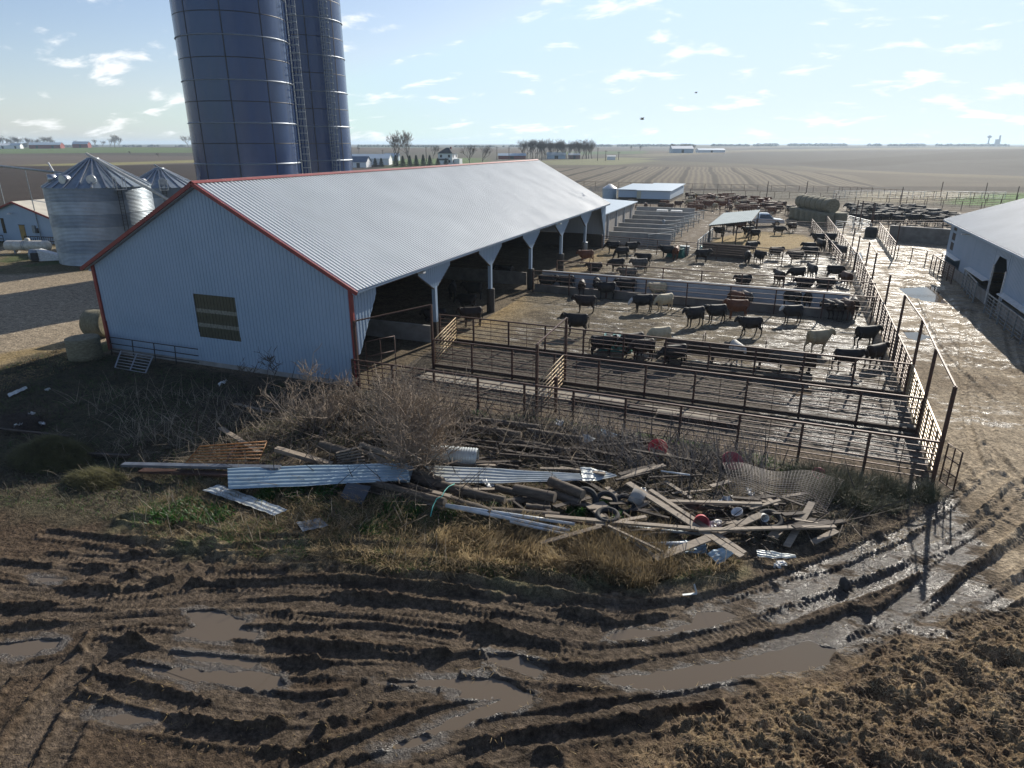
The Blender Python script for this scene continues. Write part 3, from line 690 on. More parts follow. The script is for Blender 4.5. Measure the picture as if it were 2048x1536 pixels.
# ------------------------------------------------------------------ blue glass-lined silos
def silo(name, cx, cy, Rr, panel, zoff, H, label, lad_az, ang0, nv=15):
    o = empty(name, (cx, cy, 0), label=label, cat='silo', group='tall blue silos behind the barn')
    zs = [zoff + panel * k for k in range(-10, 40)]; zs = [z for z in zs if -.1 < z < H]
    m = MB(); m.lathe([(Rr, -.3), (Rr, H)], 96); m.build('shell', MBLUE, o)
    dome = [(Rr * 1.02 * math.cos(t), H + Rr * .45 * math.sin(t)) for t in [R(a) for a in range(0, 91, 10)]]; dome[-1] = (.01, dome[-1][1])
    m = MB(); m.lathe(dome, 64); m.build('dome', MWHITEP, o)
    for i, z in enumerate(zs):
        k = round((z - zoff) / panel)
        if k % 2: m = MB(); m.lathe([(Rr, z - .06), (Rr + .09, z - .05), (Rr + .09, z + .0), (Rr + .015, z + .03), (Rr, z + .06)], 96); m.build('stiffener_ring', mat('ring_steel', (.20, .23, .27), .5, .5), o)
        else: m = MB(); m.lathe([(Rr + .006, z - .035), (Rr + .022, z), (Rr + .006, z + .035)], 96); m.build('panel_seam', MSEAM, o)
    m = MB()
    for k in range(nv):
        a = ang0 + 2 * math.pi * k / nv; m.box((Rr * math.cos(a), Rr * math.sin(a), H / 2), (.035, .09, H), rz=a)
    m.build('vertical_seam', MSEAM, o)
    # ladder with safety cage
    ca, sa = math.cos(lad_az), math.sin(lad_az); n = Vector((ca, sa, 0)); t = Vector((-sa, ca, 0)); base = n * (Rr + .22)
    m = MB()
    for s2 in (-.23, .23): m.bar(base + t * s2 + Vector((0, 0, 2)), base + t * s2 + Vector((0, 0, H)), .05, .05, up=n)
    z = 2
    while z < H: m.bar(base + t * -.23 + Vector((0, 0, z)), base + t * .23 + Vector((0, 0, z)), .03, .03); z += .33
    z = 2
    while z < H: m.bar(base * ((Rr - .02) / (Rr + .22)) + Vector((0, 0, z)), base + Vector((0, 0, z)), .04, .04); z += panel
    m.build('ladder', MGALVD, o)
    m = MB(); z = 3.
    while z < H:
        pts = [base + t * (.40 * math.sin(a)) + n * (.42 - .42 * math.cos(a)) + Vector((0, 0, z)) for a in [R(q) for q in range(-150, 151, 30)]]
        pts = [base + t * (.42 * math.sin(a)) + n * (.38 + .42 * math.cos(a)) + Vector((0, 0, z)) for a in [R(q) for q in range(-140, 141, 28)]]
        for a, b in zip(pts, pts[1:]): m.bar(a, b, .035, .05)
        z += .62
    for q in (-100, -60, -20, 20, 60, 100):
        a = R(q); p = base + t * (.43 * math.sin(a)) + n * (.38 + .43 * math.cos(a)); m.bar(p + Vector((0, 0, 3)), p + Vector((0, 0, H)), .035, .02, up=n)
    m.build('safety_cage', MGALVD, o); return o
silo('silo', -47.0, 52.7, 4.64, 1.71, 12.0, 27.5, 'dark blue steel silo nearest the barn, left of its twin', R(30), -1.0, 9)
silo('silo', -49.6, 65.4, 4.62, 1.71, 12.0, 27.5, 'dark blue steel silo standing behind and right of its twin', R(-22), -.75, 9)

# ------------------------------------------------------------------ galvanised grain bins
def bin_mat(k=0):
    nm_ = 'corrugated_bin_%s' % ('bright', 'dull')[k]
    if nm_ in _m: return _m[nm_]
    m = mat(nm_, ((.42, .47, .51), (.29, .33, .37))[k], .42, .7, ((.33, .37, .41), (.22, .26, .30))[k], .8, rvar=.07); nt = m.node_tree; N = nt.nodes.new; L = nt.links.new; p = nt.nodes['Principled BSDF']
    tc = N('ShaderNodeTexCoord'); sp = N('ShaderNodeSeparateXYZ'); L(tc.outputs['Object'], sp.inputs[0])
    a = N('ShaderNodeMath'); a.operation = 'MULTIPLY'; a.inputs[1].default_value = 2 * math.pi / .135; L(sp.outputs[2], a.inputs[0])
    s = N('ShaderNodeMath'); s.operation = 'SINE'; L(a.outputs[0], s.inputs[0]); b = N('ShaderNodeBump'); b.inputs['Distance'].default_value = .013; b.inputs['Strength'].default_value = .8; L(s.outputs[0], b.inputs['Height']); L(b.outputs[0], p.inputs['Normal'])
    return m
def grain_bin(cx, cy, Rr, He, Hp, label, vents, lad, nr=24):
    o = empty('grain_bin', (cx, cy, 0), label=label, cat='grain bin', group='galvanised grain bins by the drive')
    tiers = max(int(He / 1.12), 3)
    for k in range(tiers):
        z0 = He * k / tiers; z1 = He * (k + 1) / tiers
        m = MB(); pr = []; n = int((z1 - z0) / .0675)
        for i in range(n + 1): pr.append((Rr + (.008 if i % 2 else -.004) + (.006 if k % 2 else 0), z0 + (z1 - z0) * i / n))
        m.lathe(pr, 80); m.build('wall_ring', bin_mat(k % 2), o)
    m = MB(); m.lathe([(Rr + .10, He - .03), (Rr + .10, He + .02), (.55, Hp)], 60, smooth=False); m.build('roof', mat('bin_roof_sheet', (.26, .31, .35), .5, .5, (.19, .23, .27), 2), o)
    m = MB()
    for k in range(nr):
        a = 2 * math.pi * k / nr; c, s2 = math.cos(a), math.sin(a)
        m.bar((c * (Rr + .1), s2 * (Rr + .1), He + .05), (c * .6, s2 * .6, Hp + .04), .13, .16)
    m.build('roof_rib', MGALV, o)
    m = MB(); m.lathe([(.62, Hp - .1), (.62, Hp + .16), (.5, Hp + .22), (.01, Hp + .26)], 24); m.build('peak_cap', MGALVD, o)
    for a in vents:
        c = Vector((math.cos(R(a)), math.sin(R(a)), 0)); r0 = Rr * .80; z = He + (Hp - He) * (1 - r0 / Rr)
        m = MB(); p0 = c * r0 + Vector((0, 0, z + .30)); pts = [p0 - c * .35, p0 + c * .38]
        m.tube(pts, .44, 14); m.box((c.x * r0, c.y * r0, z + .08), (.5, .5, .35), rz=R(a)); m.build('roof_vent', MGALV, o)
    a = R(lad); c, s2 = math.cos(a), math.sin(a); t = Vector((-s2, c, 0)); b = Vector((c, s2, 0)) * (Rr + .18); m = MB()
    for q in (-.2, .2): m.bar(b + t * q, b + t * q + Vector((0, 0, He + .3)), .04, .04, up=(c, s2, 0))
    for k in range(int(He / .3)): m.bar(b - t * .2 + Vector((0, 0, k * .3 + .2)), b + t * .2 + Vector((0, 0, k * .3 + .2)), .025, .025)
    m.build('ladder', MDARK, o)
    m = MB(); ns = 10
    for q in (-.2, .2): m.bar(b + t * q + Vector((0, 0, He + .15)), Vector((c * .6, s2 * .6, Hp + .15)) + t * q, .04, .04)
    for k in range(14):
        f = k / 14; p = b.lerp(Vector((c * .6, s2 * .6, 0)), f) + Vector((0, 0, He + .17 + (Hp - He) * f)); m.bar(p - t * .2, p + t * .2, .03, .03)
    m.build('roof_ladder', MGALV, o)
    m = MB()      # platform rails at the eave
    for q in (-.45, .45):
        m.bar(b + t * q + Vector((0, 0, He - .2)), b + t * q + Vector((0, 0, He + 1.0)), .05, .05); m.bar(b + t * q + Vector((c * .7, s2 * .7, He - .2)), b + t * q + Vector((c * .7, s2 * .7, He + 1.0)), .05, .05)
        m.bar(b + t * q + Vector((0, 0, He + 1.0)), b + t * q + Vector((c * .7, s2 * .7, He + 1.0)), .05, .05)
    m.box((b.x + c * .35, b.y + s2 * .35, He - .2), (.75, .95, .06), rz=a); m.build('platform', MGALV, o)
    return o
grain_bin(-68.0, 53.2, 5.0, 7.75, 10.4, 'large corrugated grain bin beside the white shed, ladder on its right', (-120, -82, -45, -160), -18)
grain_bin(-74.2, 67.0, 4.3, 6.8, 8.9, 'corrugated grain bin behind, partly hidden by the largest bin', (-80, -40), -40)
grain_bin(-66.0, 74.0, 4.2, 5.9, 8.2, 'grain bin roof just showing between barn gable and silo', (-60,), -60)
def auger(name, label, a, b, r, mt, cat, legs=()):
    o = empty(name, (0, 0, 0), label=label, cat=cat); m = MB(); m.tube([a, b], r, 10); m.build('tube', mt, o)
    if legs:
        for f in legs: m = MB(); p = Vector(a).lerp(Vector(b), f); m.bar(p, (p.x, p.y, 0), .08, .08); m.build('support', MGALVD, o)
    return o
auger('grain_auger', 'long pale auger tube sloping down across the largest bin roof', (-67.2, 52.0, 11.0), (-52.5, 49.5, 6.2), .14, MTANK, 'auger', (1.0,))
auger('grain_auger', 'thin auger tube leaning over the roof of the hidden bin', (-73.2, 65.5, 9.5), (-63.5, 63.0, 6.6), .09, MGALVD, 'auger', (1.0,))
auger('conveyor_pipe', 'grey conveyor pipe running left from the largest bin on a post', (-71.8, 54.5, 8.7), (-96, 61, 9.3), .14, MGALVD, 'pipe', (.62, 1.0))
auger('leaning_pole', 'pale leaning pole rising above the white shed roof', (-91.5, 65, 9.6), (-86.6, 64, 3.5), .11, MWHITEP, 'pole')

# ------------------------------------------------------------------ white shed on the left, tank, fan
shed = empty('small_shed', (-90.2, 58.5, 0), rz=R(3), label='small white shed with red trim and yellow door beside the bins', cat='shed')
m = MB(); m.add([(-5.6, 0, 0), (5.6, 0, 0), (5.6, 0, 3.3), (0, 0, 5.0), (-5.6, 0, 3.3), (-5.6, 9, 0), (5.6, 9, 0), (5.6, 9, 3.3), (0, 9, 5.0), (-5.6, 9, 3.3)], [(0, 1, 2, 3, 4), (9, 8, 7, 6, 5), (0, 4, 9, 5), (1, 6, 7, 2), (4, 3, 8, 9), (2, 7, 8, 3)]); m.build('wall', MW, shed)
for s2 in (-1, 1):
    m = MB(); m.bar((0, 4.5, 5.08), (s2 * 6.0, 4.5, 5.08 - 6.0 * .303), 9.6, .06, up=(s2 * .303, 0, 1)); m.build('roof', mat('cream_roof', (.62, .57, .46), .6, 0, (.5, .46, .38), 1), shed)
    m = MB(); m.bar((0, -.36, 5.02), (s2 * 6.0, -.36, 5.02 - 6.0 * .303), .08, .22, up=(s2 * .303, 0, 1)); m.build('rake_trim', MRED, shed)
d = empty('door', (.3, -.03, 0)); d.parent = shed; _kids.setdefault(shed.name, []).append(d)
MB().box((0, 0, 1.1), (.95, .05, 2.15)).build('door_panel', mat('yellow_door', (.38, .25, .07), .6, 0, (.22, .15, .06), 1.5), d); MB().box((0, -.0, 2.2), (1.1, .08, .07)).build('door_frame', MDARK, d); MB().box((.36, -.05, 1.05), (.08, .06, .08)).build('handle', MCHROME, d)
MB().box((-2.9, -.03, 2.0), (.5, .06, 1.9)).build('window', MGLASS, shed)
MB().box((2.5, -.1, 1.75), (.5, .2, .95)).build('meter_box', MGALVD, shed); MB().tube([(3.1, -.1, 1.3), (3.1, -.1, 1.9)], .13, 10).build('meter', MDARK, shed)
m = MB(); m.tube([(-.5, -.1, 3.65), (-.5, -.6, 3.75)], .04, 6); m.lathe([(.01, .16), (.18, .1), (.24, -.06)], 12, (-.5, -.65, 3.62)); m.build('yard_light', MWHITEP, shed)
def rail_rack(name, label, x0, y0, x1, y1, n, h, mt, cat, base=0.):
    o = empty(name, (x0, y0, 0), label=label, cat=cat); d = Vector((x1 - x0, y1 - y0, 0)); m = MB()
    for k in range(n + 1): p = d * (k / n); m.bar(p, p + Vector((0, 0, h)), .05, .05, up=(1, 0, 0))
    m.build('upright', mt, o); m = MB()
    for z in (.1, h * .5, h): m.bar(Vector((0, 0, z)), d + Vector((0, 0, z)), .07, .09)
    m.build('rail', mt, o); return o
rail_rack('metal_rack', 'low dark slatted rack against the white shed right of its door', -88.2, 57.4, -83.4, 57.9, 14, 1.0, MDARK, 'rack')
rail_rack('metal_rack', 'dark rack left of the yellow shed door', -96, 57.2, -92.3, 57.4, 5, .9, MDARK, 'rack')
tk = empty('fuel_tank', (-80.6, 52.6, 0), rz=math.atan2(1.6, 4.2), label='rusty white horizontal fuel tank lying beside the largest bin', cat='tank')
m = MB(); pr = [(-2.3 - .35 * math.cos(R(a)), .58 * math.sin(R(a))) for a in range(0, 91, 15)]; pts = [(x, 0, .85) for x, r in pr] + [(-x, 0, .85) for x, r in pr[::-1]]; m.tube(pts, [max(r, .02) for x, r in pr] + [max(r, .02) for x, r in pr[::-1]], 24); m.build('tank', MTANK, tk)
m = MB(); m.lathe([(.28, 0), (.28, .2), (.2, .32), (.01, .36)], 14, (0.1, 0, 1.38)); m.build('dome_cap', MTANK, tk)
for x in (-1.4, 1.4): MB().box((x, 0, .2), (.2, .8, .42)).build('cradle', MCONC, tk)
for x in (-.35, -.15): m = MB(); m.tube([(x - .03, 0, .85), (x + .03, 0, .85)], .6, 24); m.build('band', MGALVD, tk)
fn = empty('bin_fan', (-73.9, 49.3, 0), rz=math.atan2(1.7, 2.6), label='drying fan with housing at the foot of the largest bin', cat='fan')
m = MB(); m.tube([(-.9, 0, .65), (0, 0, .65)], .62, 20); m.build('fan_housing', MGALVD, fn)
m = MB(); m.tube([(-.93, 0, .65), (-.88, 0, .65)], .46, 20); m.build('fan_inlet', MDARK, fn)
m = MB(); m.box((-.3, -.5, .55), (.7, .4, .8)); m.build('motor_box', MDARK, fn)
m = MB(); m.add([(0, -.6, .05), (0, .6, .05), (0, .6, 1.25), (0, -.6, 1.25), (2.2, -.5, .05), (2.2, .5, .05), (2.2, .5, .5), (2.2, -.5, .5)], [(0, 1, 2, 3), (4, 7, 6, 5), (0, 4, 5, 1), (1, 5, 6, 2), (2, 6, 7, 3), (3, 7, 4, 0)]); m.build('transition_duct', MWHITEP, fn)

# ------------------------------------------------------------------ right hand barn
rb = empty('side_barn', (0, 0, 0), label='white barn at the right edge with ribbed roof and tall doorway', cat='barn')
RX, RY0, RY1, RE = 16.4, 38.0, 78.4, 5.0
# wall with openings: tall doorway and feed openings
ops = [(75.9, 77.3, 4.05, 4.75), (75.9, 77.3, 3.15, 3.85), (75.9, 77.3, 2.2, 2.95), (72.2, 77.9, .95, 1.75), (62.4, 68.6, .95, 1.7), (47.2, 58.2, 1.0, 1.5)]
cuts = sorted({RY0, RY1, 58.6, 61.9} | {q for o_ in ops for q in o_[:2]})
def rb_seg(y0, y1, holes, z0=1.0, z1=5.0):
    zs = z0; o_ = []
    for a, b in sorted(holes):
        if a > zs: o_.append((zs, a))
        zs = max(zs, b)
    if zs < z1: o_.append((zs, z1))
    return o_
m = MB(); y = RY0
for a, b in zip(cuts, cuts[1:]):
    mid = (a + b) / 2; hs = [(z0, z1) for (p, q, z0, z1) in ops if p <= mid <= q]
    if 58.6 < mid < 61.9: hs = [(0, 3.9)]
    for z0, z1 in rb_seg(a, b, hs):
        yy = a
        while yy < b - 1e-6:
            ye = min(yy + .3, b); w = min(.04, ye - yy)
            m.add([(RX, yy, z0), (RX, ye - w, z0), (RX, ye - w, z1), (RX, yy, z1), (RX - .02, ye - w * .6, z0), (RX - .02, ye - w * .6, z1), (RX, ye, z0), (RX, ye, z1)], [(0, 1, 2, 3), (1, 4, 5, 2), (4, 6, 7, 5)]); yy = ye
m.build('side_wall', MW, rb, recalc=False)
m = MB(); 
for a, b in ((RY0, 58.5), (62.0, RY1)): m.box((RX + .05, (a + b) / 2, .48), (.24, b - a, .96))
m.build('concrete_footing', MCONC, rb)
for s2, y in ((1, 58.6), (-1, 61.9)):      # chamfered door head
    m = MB(); m.add([(RX - .015, y, 3.9), (RX - .015, y + s2 * .75, 3.9), (RX - .015, y, 3.1)], [(0, 1, 2)]); m.build('door_chamfer', MW, rb)
    m = MB(); m.bar((RX - .05, y, 0), (RX - .05, y, 3.15), .1, .12, up=(1, 0, 0)); m.build('door_trim', MWHITEP, rb)
RRX = 27.0; RRZ = RE + (RRX - RX) * .345
m = MB(); pr = []; y = RY0 - .4
while y < RY1 + .4: pr += [(y, 0), (y + .20, 0), (y + .21, .07), (y + .31, .07)]; y += .36
for sgn in (-1, 1):
    m = MB(); xa = RRX + sgn * (RRX - RX + .7); za = RE - .7 * .345 + .1
    for (yy, r) in pr: m.v += [(RRX, yy, RRZ + .1 + r), (xa, yy, za + r)]
    for i in range(len(pr) - 1): m.f.append((2 * i, 2 * i + 1, 2 * i + 3, 2 * i + 2)); m.sm.append(False)
    m.build('roof_sheet', MROOF2, rb, recalc=False)
    m = MB(); m.bar((RRX, (RY0 + RY1) / 2, RRZ + .02), (xa, (RY0 + RY1) / 2, za - .06), RY1 - RY0 + .7, .06, up=(sgn * .345, 0, 1)); m.build('roof_deck', MGREYTRIM, rb)
m = MB(); m.bar((RX - .7, RY0 - .4, RE - .2), (RX - .7, RY1 + .4, RE - .2), .06, .16); m.build('eave_trim', MW, rb)
m = MB(); m.add([(RX, RY1, 0), (2 * RRX - RX, RY1, 0), (2 * RRX - RX, RY1, RE), (RRX, RY1, RRZ), (RX, RY1, RE)], [(0, 1, 2, 3, 4)]); m.build('end_wall', MW, rb)
m = MB(); m.add([(RX, RY0, 0), (2 * RRX - RX, RY0, 0), (2 * RRX - RX, RY0, RE), (RRX, RY0, RRZ), (RX, RY0, RE)], [(0, 1, 2, 3, 4)]); m.build('end_wall', MW, rb)
m = MB(); m.box((2 * RRX - RX, (RY0 + RY1) / 2, 2.5), (.1, RY1 - RY0, 5)); m.build('rear_wall', MGREYTRIM, rb)
for (a, b, z) in ((72.2, 77.9, 1.78), (62.4, 68.6, 1.73), (47.2, 58.2, 1.53)):
    m = MB(); m.bar((RX - .02, (a + b) / 2, z + .12), (RX - .45, (a + b) / 2, z), b - a, .05, up=(-.3, 0, 1)); m.build('feed_awning', MWHITEP, rb)
for (a, b, z0, z1) in ops[:3]: m = MB(); m.box((RX + .04, (a + b) / 2, (z0 + z1) / 2), (.03, b - a - .08, z1 - z0 - .06)); m.build('window', MBRICK if 0 else MDARK, rb)
m = MB(); m.tube([(RX, 70.9, 4.35), (RX - .45, 70.9, 4.4)], .04, 6); m.box((RX - .5, 70.9, 4.38), (.35, .3, .12)); m.build('wall_light', MWHITEP, rb)
for k in range(3): m = MB(); m.bar((RX + 6, 58.6, .7 + k * .5), (RX + 6, 61.9, .7 + k * .5), .05, .12); m.build('inner_rail', MWOOD, rb)

# ------------------------------------------------------------------ fences of the pens
def pipe_fence(name, label, a, b, h, nr, sp, mt=MSTEEL, group=None, top=.075, rail=.04, post=.095, zb=.25, drop=True, board=False, posts=True, cat='fence', round_=False, wood=False, base=0.0):
    o = empty(name, (a[0], a[1], base), label=label, cat=cat, group=group)
    d = Vector((b[0] - a[0], b[1] - a[1], 0)); L_ = d.length; n = max(1, round(L_ / sp)); u = d.normalized()
    if posts:
        pm = MB(); pm.box((0, 0, h / 2), (post, post, h)); pme = pm.mesh('post', mt)
        for k in range(n + 1):
            q = link('post', pme, o); q.location = d * (k / n)
    m = MB(); m.bar(Vector((0, 0, h)) - u * .04, d + Vector((0, 0, h)) + u * .04, top, top); m.build('top_rail', mt, o)
    rm = MB()
    rm.bar(Vector((0, 0, 0)), d, rail, rail); rme = rm.mesh('rail', mt)
    for k in range(nr):
        z = zb + (h - zb) * k / nr; q = link('rail', rme, o); q.location = (0, 0, z)
    if drop:
        dm = MB(); dm.box((0, 0, h / 2 + .08), (.022, .022, h - .2)); dme = dm.mesh('dropper', mt)
        for k in range(n): q = link('dropper', dme, o); q.location = d * ((k + .5) / n)
    if board: m = MB(); m.bar(Vector((0, .06, .17)), d + Vector((0, .06, .17)), .10, .22); m.build('bottom_board', MWOODD, o)
    return o
def tall_posts(label, pts, h, group=None, linked=True, mt=MSTEEL, name='post_frame'):
    o = empty(name, (pts[0][0], pts[0][1], 0), label=label, cat='post frame', group=group); p0 = Vector((*pts[0], 0))
    pm = MB(); pm.box((0, 0, h / 2), (.12, .12, h)); pme = pm.mesh('post', mt)
    for p in pts: q = link('post', pme, o); q.location = Vector((*p, 0)) - p0
    if linked:
        m = MB()
        for a, b in zip(pts, pts[1:]): m.bar(Vector((*a, 0)) - p0 + Vector((0, 0, h)), Vector((*b, 0)) - p0 + Vector((0, 0, h)), .06, .06)
        m.build('overhead_pipe', mt, o)
    return o
def gate(label, a, b, h=1.45, n=6, mt=MTAN, z=.2, name='gate', group=None):
    o = empty(name, (a[0], a[1], z), label=label, cat='gate', group=group); d = Vector((b[0] - a[0], b[1] - a[1], 0)); m = MB()
    m.tube([(0, 0, 0), (0, 0, h), d + Vector((0, 0, h)), d, (0, 0, 0)], .03, 8); m.build('gate_frame', mt, o)
    rm = MB(); rm.tube([(0, 0, 0), tuple(d)], .024, 6); rme = rm.mesh('gate_bar', mt)
    for k in range(1, n): q = link('gate_bar', rme, o); q.location = (0, 0, h * k / n)
    m = MB(); m.bar(d * .5, d * .5 + Vector((0, 0, h)), .04, .04, up=(1, 0, 0)); m.build('gate_brace', mt, o)
    return o
GF = 'pipe fences across the cattle pens'
pipe_fence('pipe_fence', 'rusty pipe fence nearest the junk pile, running from barn corner to the lane', (-19.1, 27.0), (6.7, 26.3), 1.72, 6, 2.45, group=GF)
pipe_fence('pipe_fence', 'second rusty pipe fence along the concrete apron inside the front alley', (-17.0, 31.8), (6.9, 31.2), 1.70, 6, 2.45, group=GF, board=True)
pipe_fence('pipe_fence', 'rusty pipe fence behind the apron at the front edge of the first cattle pen', (-19.2, 36.9), (7.1, 36.2), 1.75, 6, 2.45, group=GF, board=True)
pipe_fence('pipe_fence', 'pipe fence standing on the long concrete feed bunk of the first pen', (-18.6, 53.2), (7.2, 52.0), 1.85, 3, 3.4, group=GF, zb=.75, drop=False)
pipe_fence('pipe_fence', 'pipe fence just behind the long concrete feed bunk', (-18.2, 58.6), (7.8, 57.4), 1.9, 3, 3.4, group=GF, zb=.7, drop=False)
pipe_fence('pipe_fence', 'pipe fence at the back of the second cattle pen by the green waterer', (-18.9, 79.0), (7.9, 74.0), 1.65, 5, 3.5, group=GF, zb=.4, drop=False)
pipe_fence('pipe_fence', 'pipe fence behind the shelter pen in front of the silver pickup', (-7.5, 106.0), (7.6, 104.0), 1.6, 4, 2.6, group=GF, drop=False)
# along the lane
GL = 'pipe fences along the lane'
pipe_fence('lane_fence', 'tan rusted panel fence along the lane between the first and second pen corner posts', (6.75, 26.4), (6.95, 31.2), 1.75, 8, 1.2, mt=MTAN, group=GL, top=.06, rail=.045, post=.06)
pipe_fence('lane_fence', 'tan rusted panel fence along the lane beside the concrete apron', (6.95, 31.3), (7.2, 36.4), 1.75, 8, 1.2, mt=MTAN, group=GL, top=.06, rail=.045, post=.06)
pipe_fence('lane_fence', 'rusty panel fence along the lane beside the first cattle pen', (7.2, 36.6), (7.6, 52.0), 1.8, 8, 1.7, group=GL, top=.06, rail=.04)
pipe_fence('lane_fence', 'rusty panel fence along the lane beside the second cattle pen', (7.6, 52.2), (8.1, 75.0), 1.8, 7, 2.1, group=GL, top=.06, rail=.04)
pipe_fence('lane_fence', 'rusty panel fence along the lane beside the shelter pen', (8.0, 75.2), (7.2, 117.0), 1.7, 6, 2.4, group=GL, top=.06, rail=.04)
pipe_fence('lane_fence', 'doubled inner fence rail just inside the lane fence of the shelter pen', (6.9, 76), (5.2, 112.0), 1.3, 4, 2.6, group=GL, top=.06, rail=.05, drop=False)
tall_posts('four tall rusty posts with a sloping overhead pipe along the first pens', [(6.65, 26.15), (6.95, 31.2), (7.3, 36.5), (7.4, 42.6)], 3.95)
tall_posts('pair of tall rusty posts where the feed bunk meets the lane', [(8.0, 61.0), (8.2, 68.0)], 3.7)
for (x, y, h) in ((8.0, 52.6, 3.4), (8.1, 75.2, 3.4), (8.1, 80.8, 3.5), (8.3, 95.9, 2.6)):
    tall_posts('tall rusty lane fence post at %s' % {52.6: 'the far end of the first pen', 75.2: 'the end of the second pen back fence', 80.8: 'the start of the shelter pen', 95.9: 'the middle of the shelter pen'}[y], [(x, y)], h, linked=False, name='tall_post')
tall_posts('two tall posts of the far gate across the lane by the bales', [(11.2, 113.5), (12.9, 109.6)], 4.1, linked=True)
tall_posts('tall rusty post with gate beam right of the lane near the white barn', [(12.8, 84.4), (21, 86.5)], 3.9, linked=True)
tall_posts('gate frame of two tall posts in the front alley below the yellow gate', [(-9.2, 26.95), (-9.35, 32.0)], 3.6)
tall_posts('gate frame of two tall posts at the barn end of the front alley', [(-19.0, 27.3), (-17.1, 31.9)], 3.65)
gate('pale yellow gate swung across the alley by the gate frame', (-9.25, 27.2), (-9.35, 31.7), 1.5, 7)
gate('pale yellow gate next to the first barn post at the alley end', (-17.0, 32.0), (-18.0, 36.8), 1.5, 7)
m = MB(); m.box((0, 0, .9), (.14, .14, 1.8)); o_ = m.build('short_post', MSTEEL); o_.location = (-8.6, 28.0, 0); tag(o_, 'short thick post beside the yellow alley gate', 'post')
gate('brown folded gate leaning against the barn corner inside the alley', (-18.7, 27.7), (-17.9, 29.2), 2.4, 3, mt=MSTEEL, z=.1)
gate('rusty swing gate hanging out from the lane corner post', (6.85, 26.1), (7.15, 25.4), 1.5, 3, mt=MSTEEL, z=.3)
# far side of the lane
pipe_fence('lane_fence', 'long gate row on the far side of the lane before the white barn', (12.8, 84.4), (13.6, 106.3), 1.7, 6, 2.7, group=GL, top=.06, rail=.05)
pipe_fence('lane_fence', 'cross fence between the lane and the white barn, far end', (13.2, 85.0), (16.4, 79.5), 1.4, 4, 1.9, group=GL, top=.05, drop=False)
pipe_fence('lane_fence', 'short panel fence standing at the near corner of the white barn wall', (15.3, 78.2), (15.6, 70.2), 1.5, 6, 1.6, group=GL)
pipe_fence('lane_fence', 'galvanised panel fence in the feed opening left of the tall doorway', (16.1, 68.6), (15.6, 62.2), 1.6, 5, 1.6, mt=MGALVD, group=GL)
pipe_fence('lane_fence', 'panel fence along the concrete footing right of the tall doorway', (15.5, 58.4), (15.5, 46), 1.5, 5, 1.7, mt=MGALVD, group=GL)
pipe_fence('lane_fence', 'silvery gate panels crossing the lane in front of the bales', (8.3, 108.5), (12.6, 106.0), 1.5, 5, 2.2, mt=MGALV, group=GL)
pipe_fence('lane_fence', 'silvery panels between bales and black herd', (9.6, 121), (12.9, 109.8), 1.5, 6, 2.6, mt=MGALV, group=GL)
GX = 'far pen fences'
pipe_fence('far_fence', 'fence in front of the packed black herd', (12.9, 109.8), (28, 118), 1.5, 4, 2.8, group=GX)
pipe_fence('far_fence', 'fence behind the packed black herd', (9, 160), (45, 150), 1.6, 4, 3.0, group=GX)
pipe_fence('far_fence', 'fence in front of the packed red herd', (-31, 127), (3, 128), 1.5, 4, 3.0, group=GX)
pipe_fence('far_fence', 'fence behind the packed red herd', (-20, 172), (12, 168), 1.6, 4, 3.2, group=GX)
pipe_fence('far_fence', 'farthest long pen fence at the stubble field edge', (-60, 196), (22, 196), 1.6, 4, 3.4, mt=MSTEEL, group=GX, drop=False)
pipe_fence('far_fence', 'silvery pen fence running right behind the bales', (12, 176), (48, 186), 1.7, 5, 2.5, mt=MGALV, group=GX)
pipe_fence('far_fence', 'dark pen fence crossing the grey pen right of the bales', (14, 190), (52, 172), 1.8, 4, 2.6, group=GX)
pipe_fence('far_fence', 'fence beside the bright green grass patch', (22, 168), (56, 158), 1.6, 4, 2.6, group=GX)
pipe_fence('far_fence', 'fence running away between the red herd and the bales', (3, 128), (6, 168), 1.6, 4, 3.0, group=GX)
pipe_fence('far_fence', 'fence left of the white shed at the field edge', (-62, 170), (-34, 176), 1.5, 4, 3.0, mt=MGALVD, group=GX)
for i, (u, v) in enumerate(((1532, 372), (1610, 372), (1717, 460), (1741, 466), (1800, 410), (1880, 395), (1968, 398), (2030, 408))):
    p = at(u, v + 30 if i < 2 else v)
    m = MB(); m.tube([(0, 0, 0), (0, 0, 4.2 if i < 4 else 3.6)], .09, 8); o_ = m.build('pen_pole', MSTEEL); o_.location = p
    tag(o_, 'slender dark pole in the far pens, %s' % ['above the red herd', 'behind the bale stack', 'at the bale end of the lane', 'beside the lane gate', 'behind the black herd', 'left of the green grass', 'on the green grass edge', 'near the white barn roof'][i], 'pole', 'slender poles in the far pens')

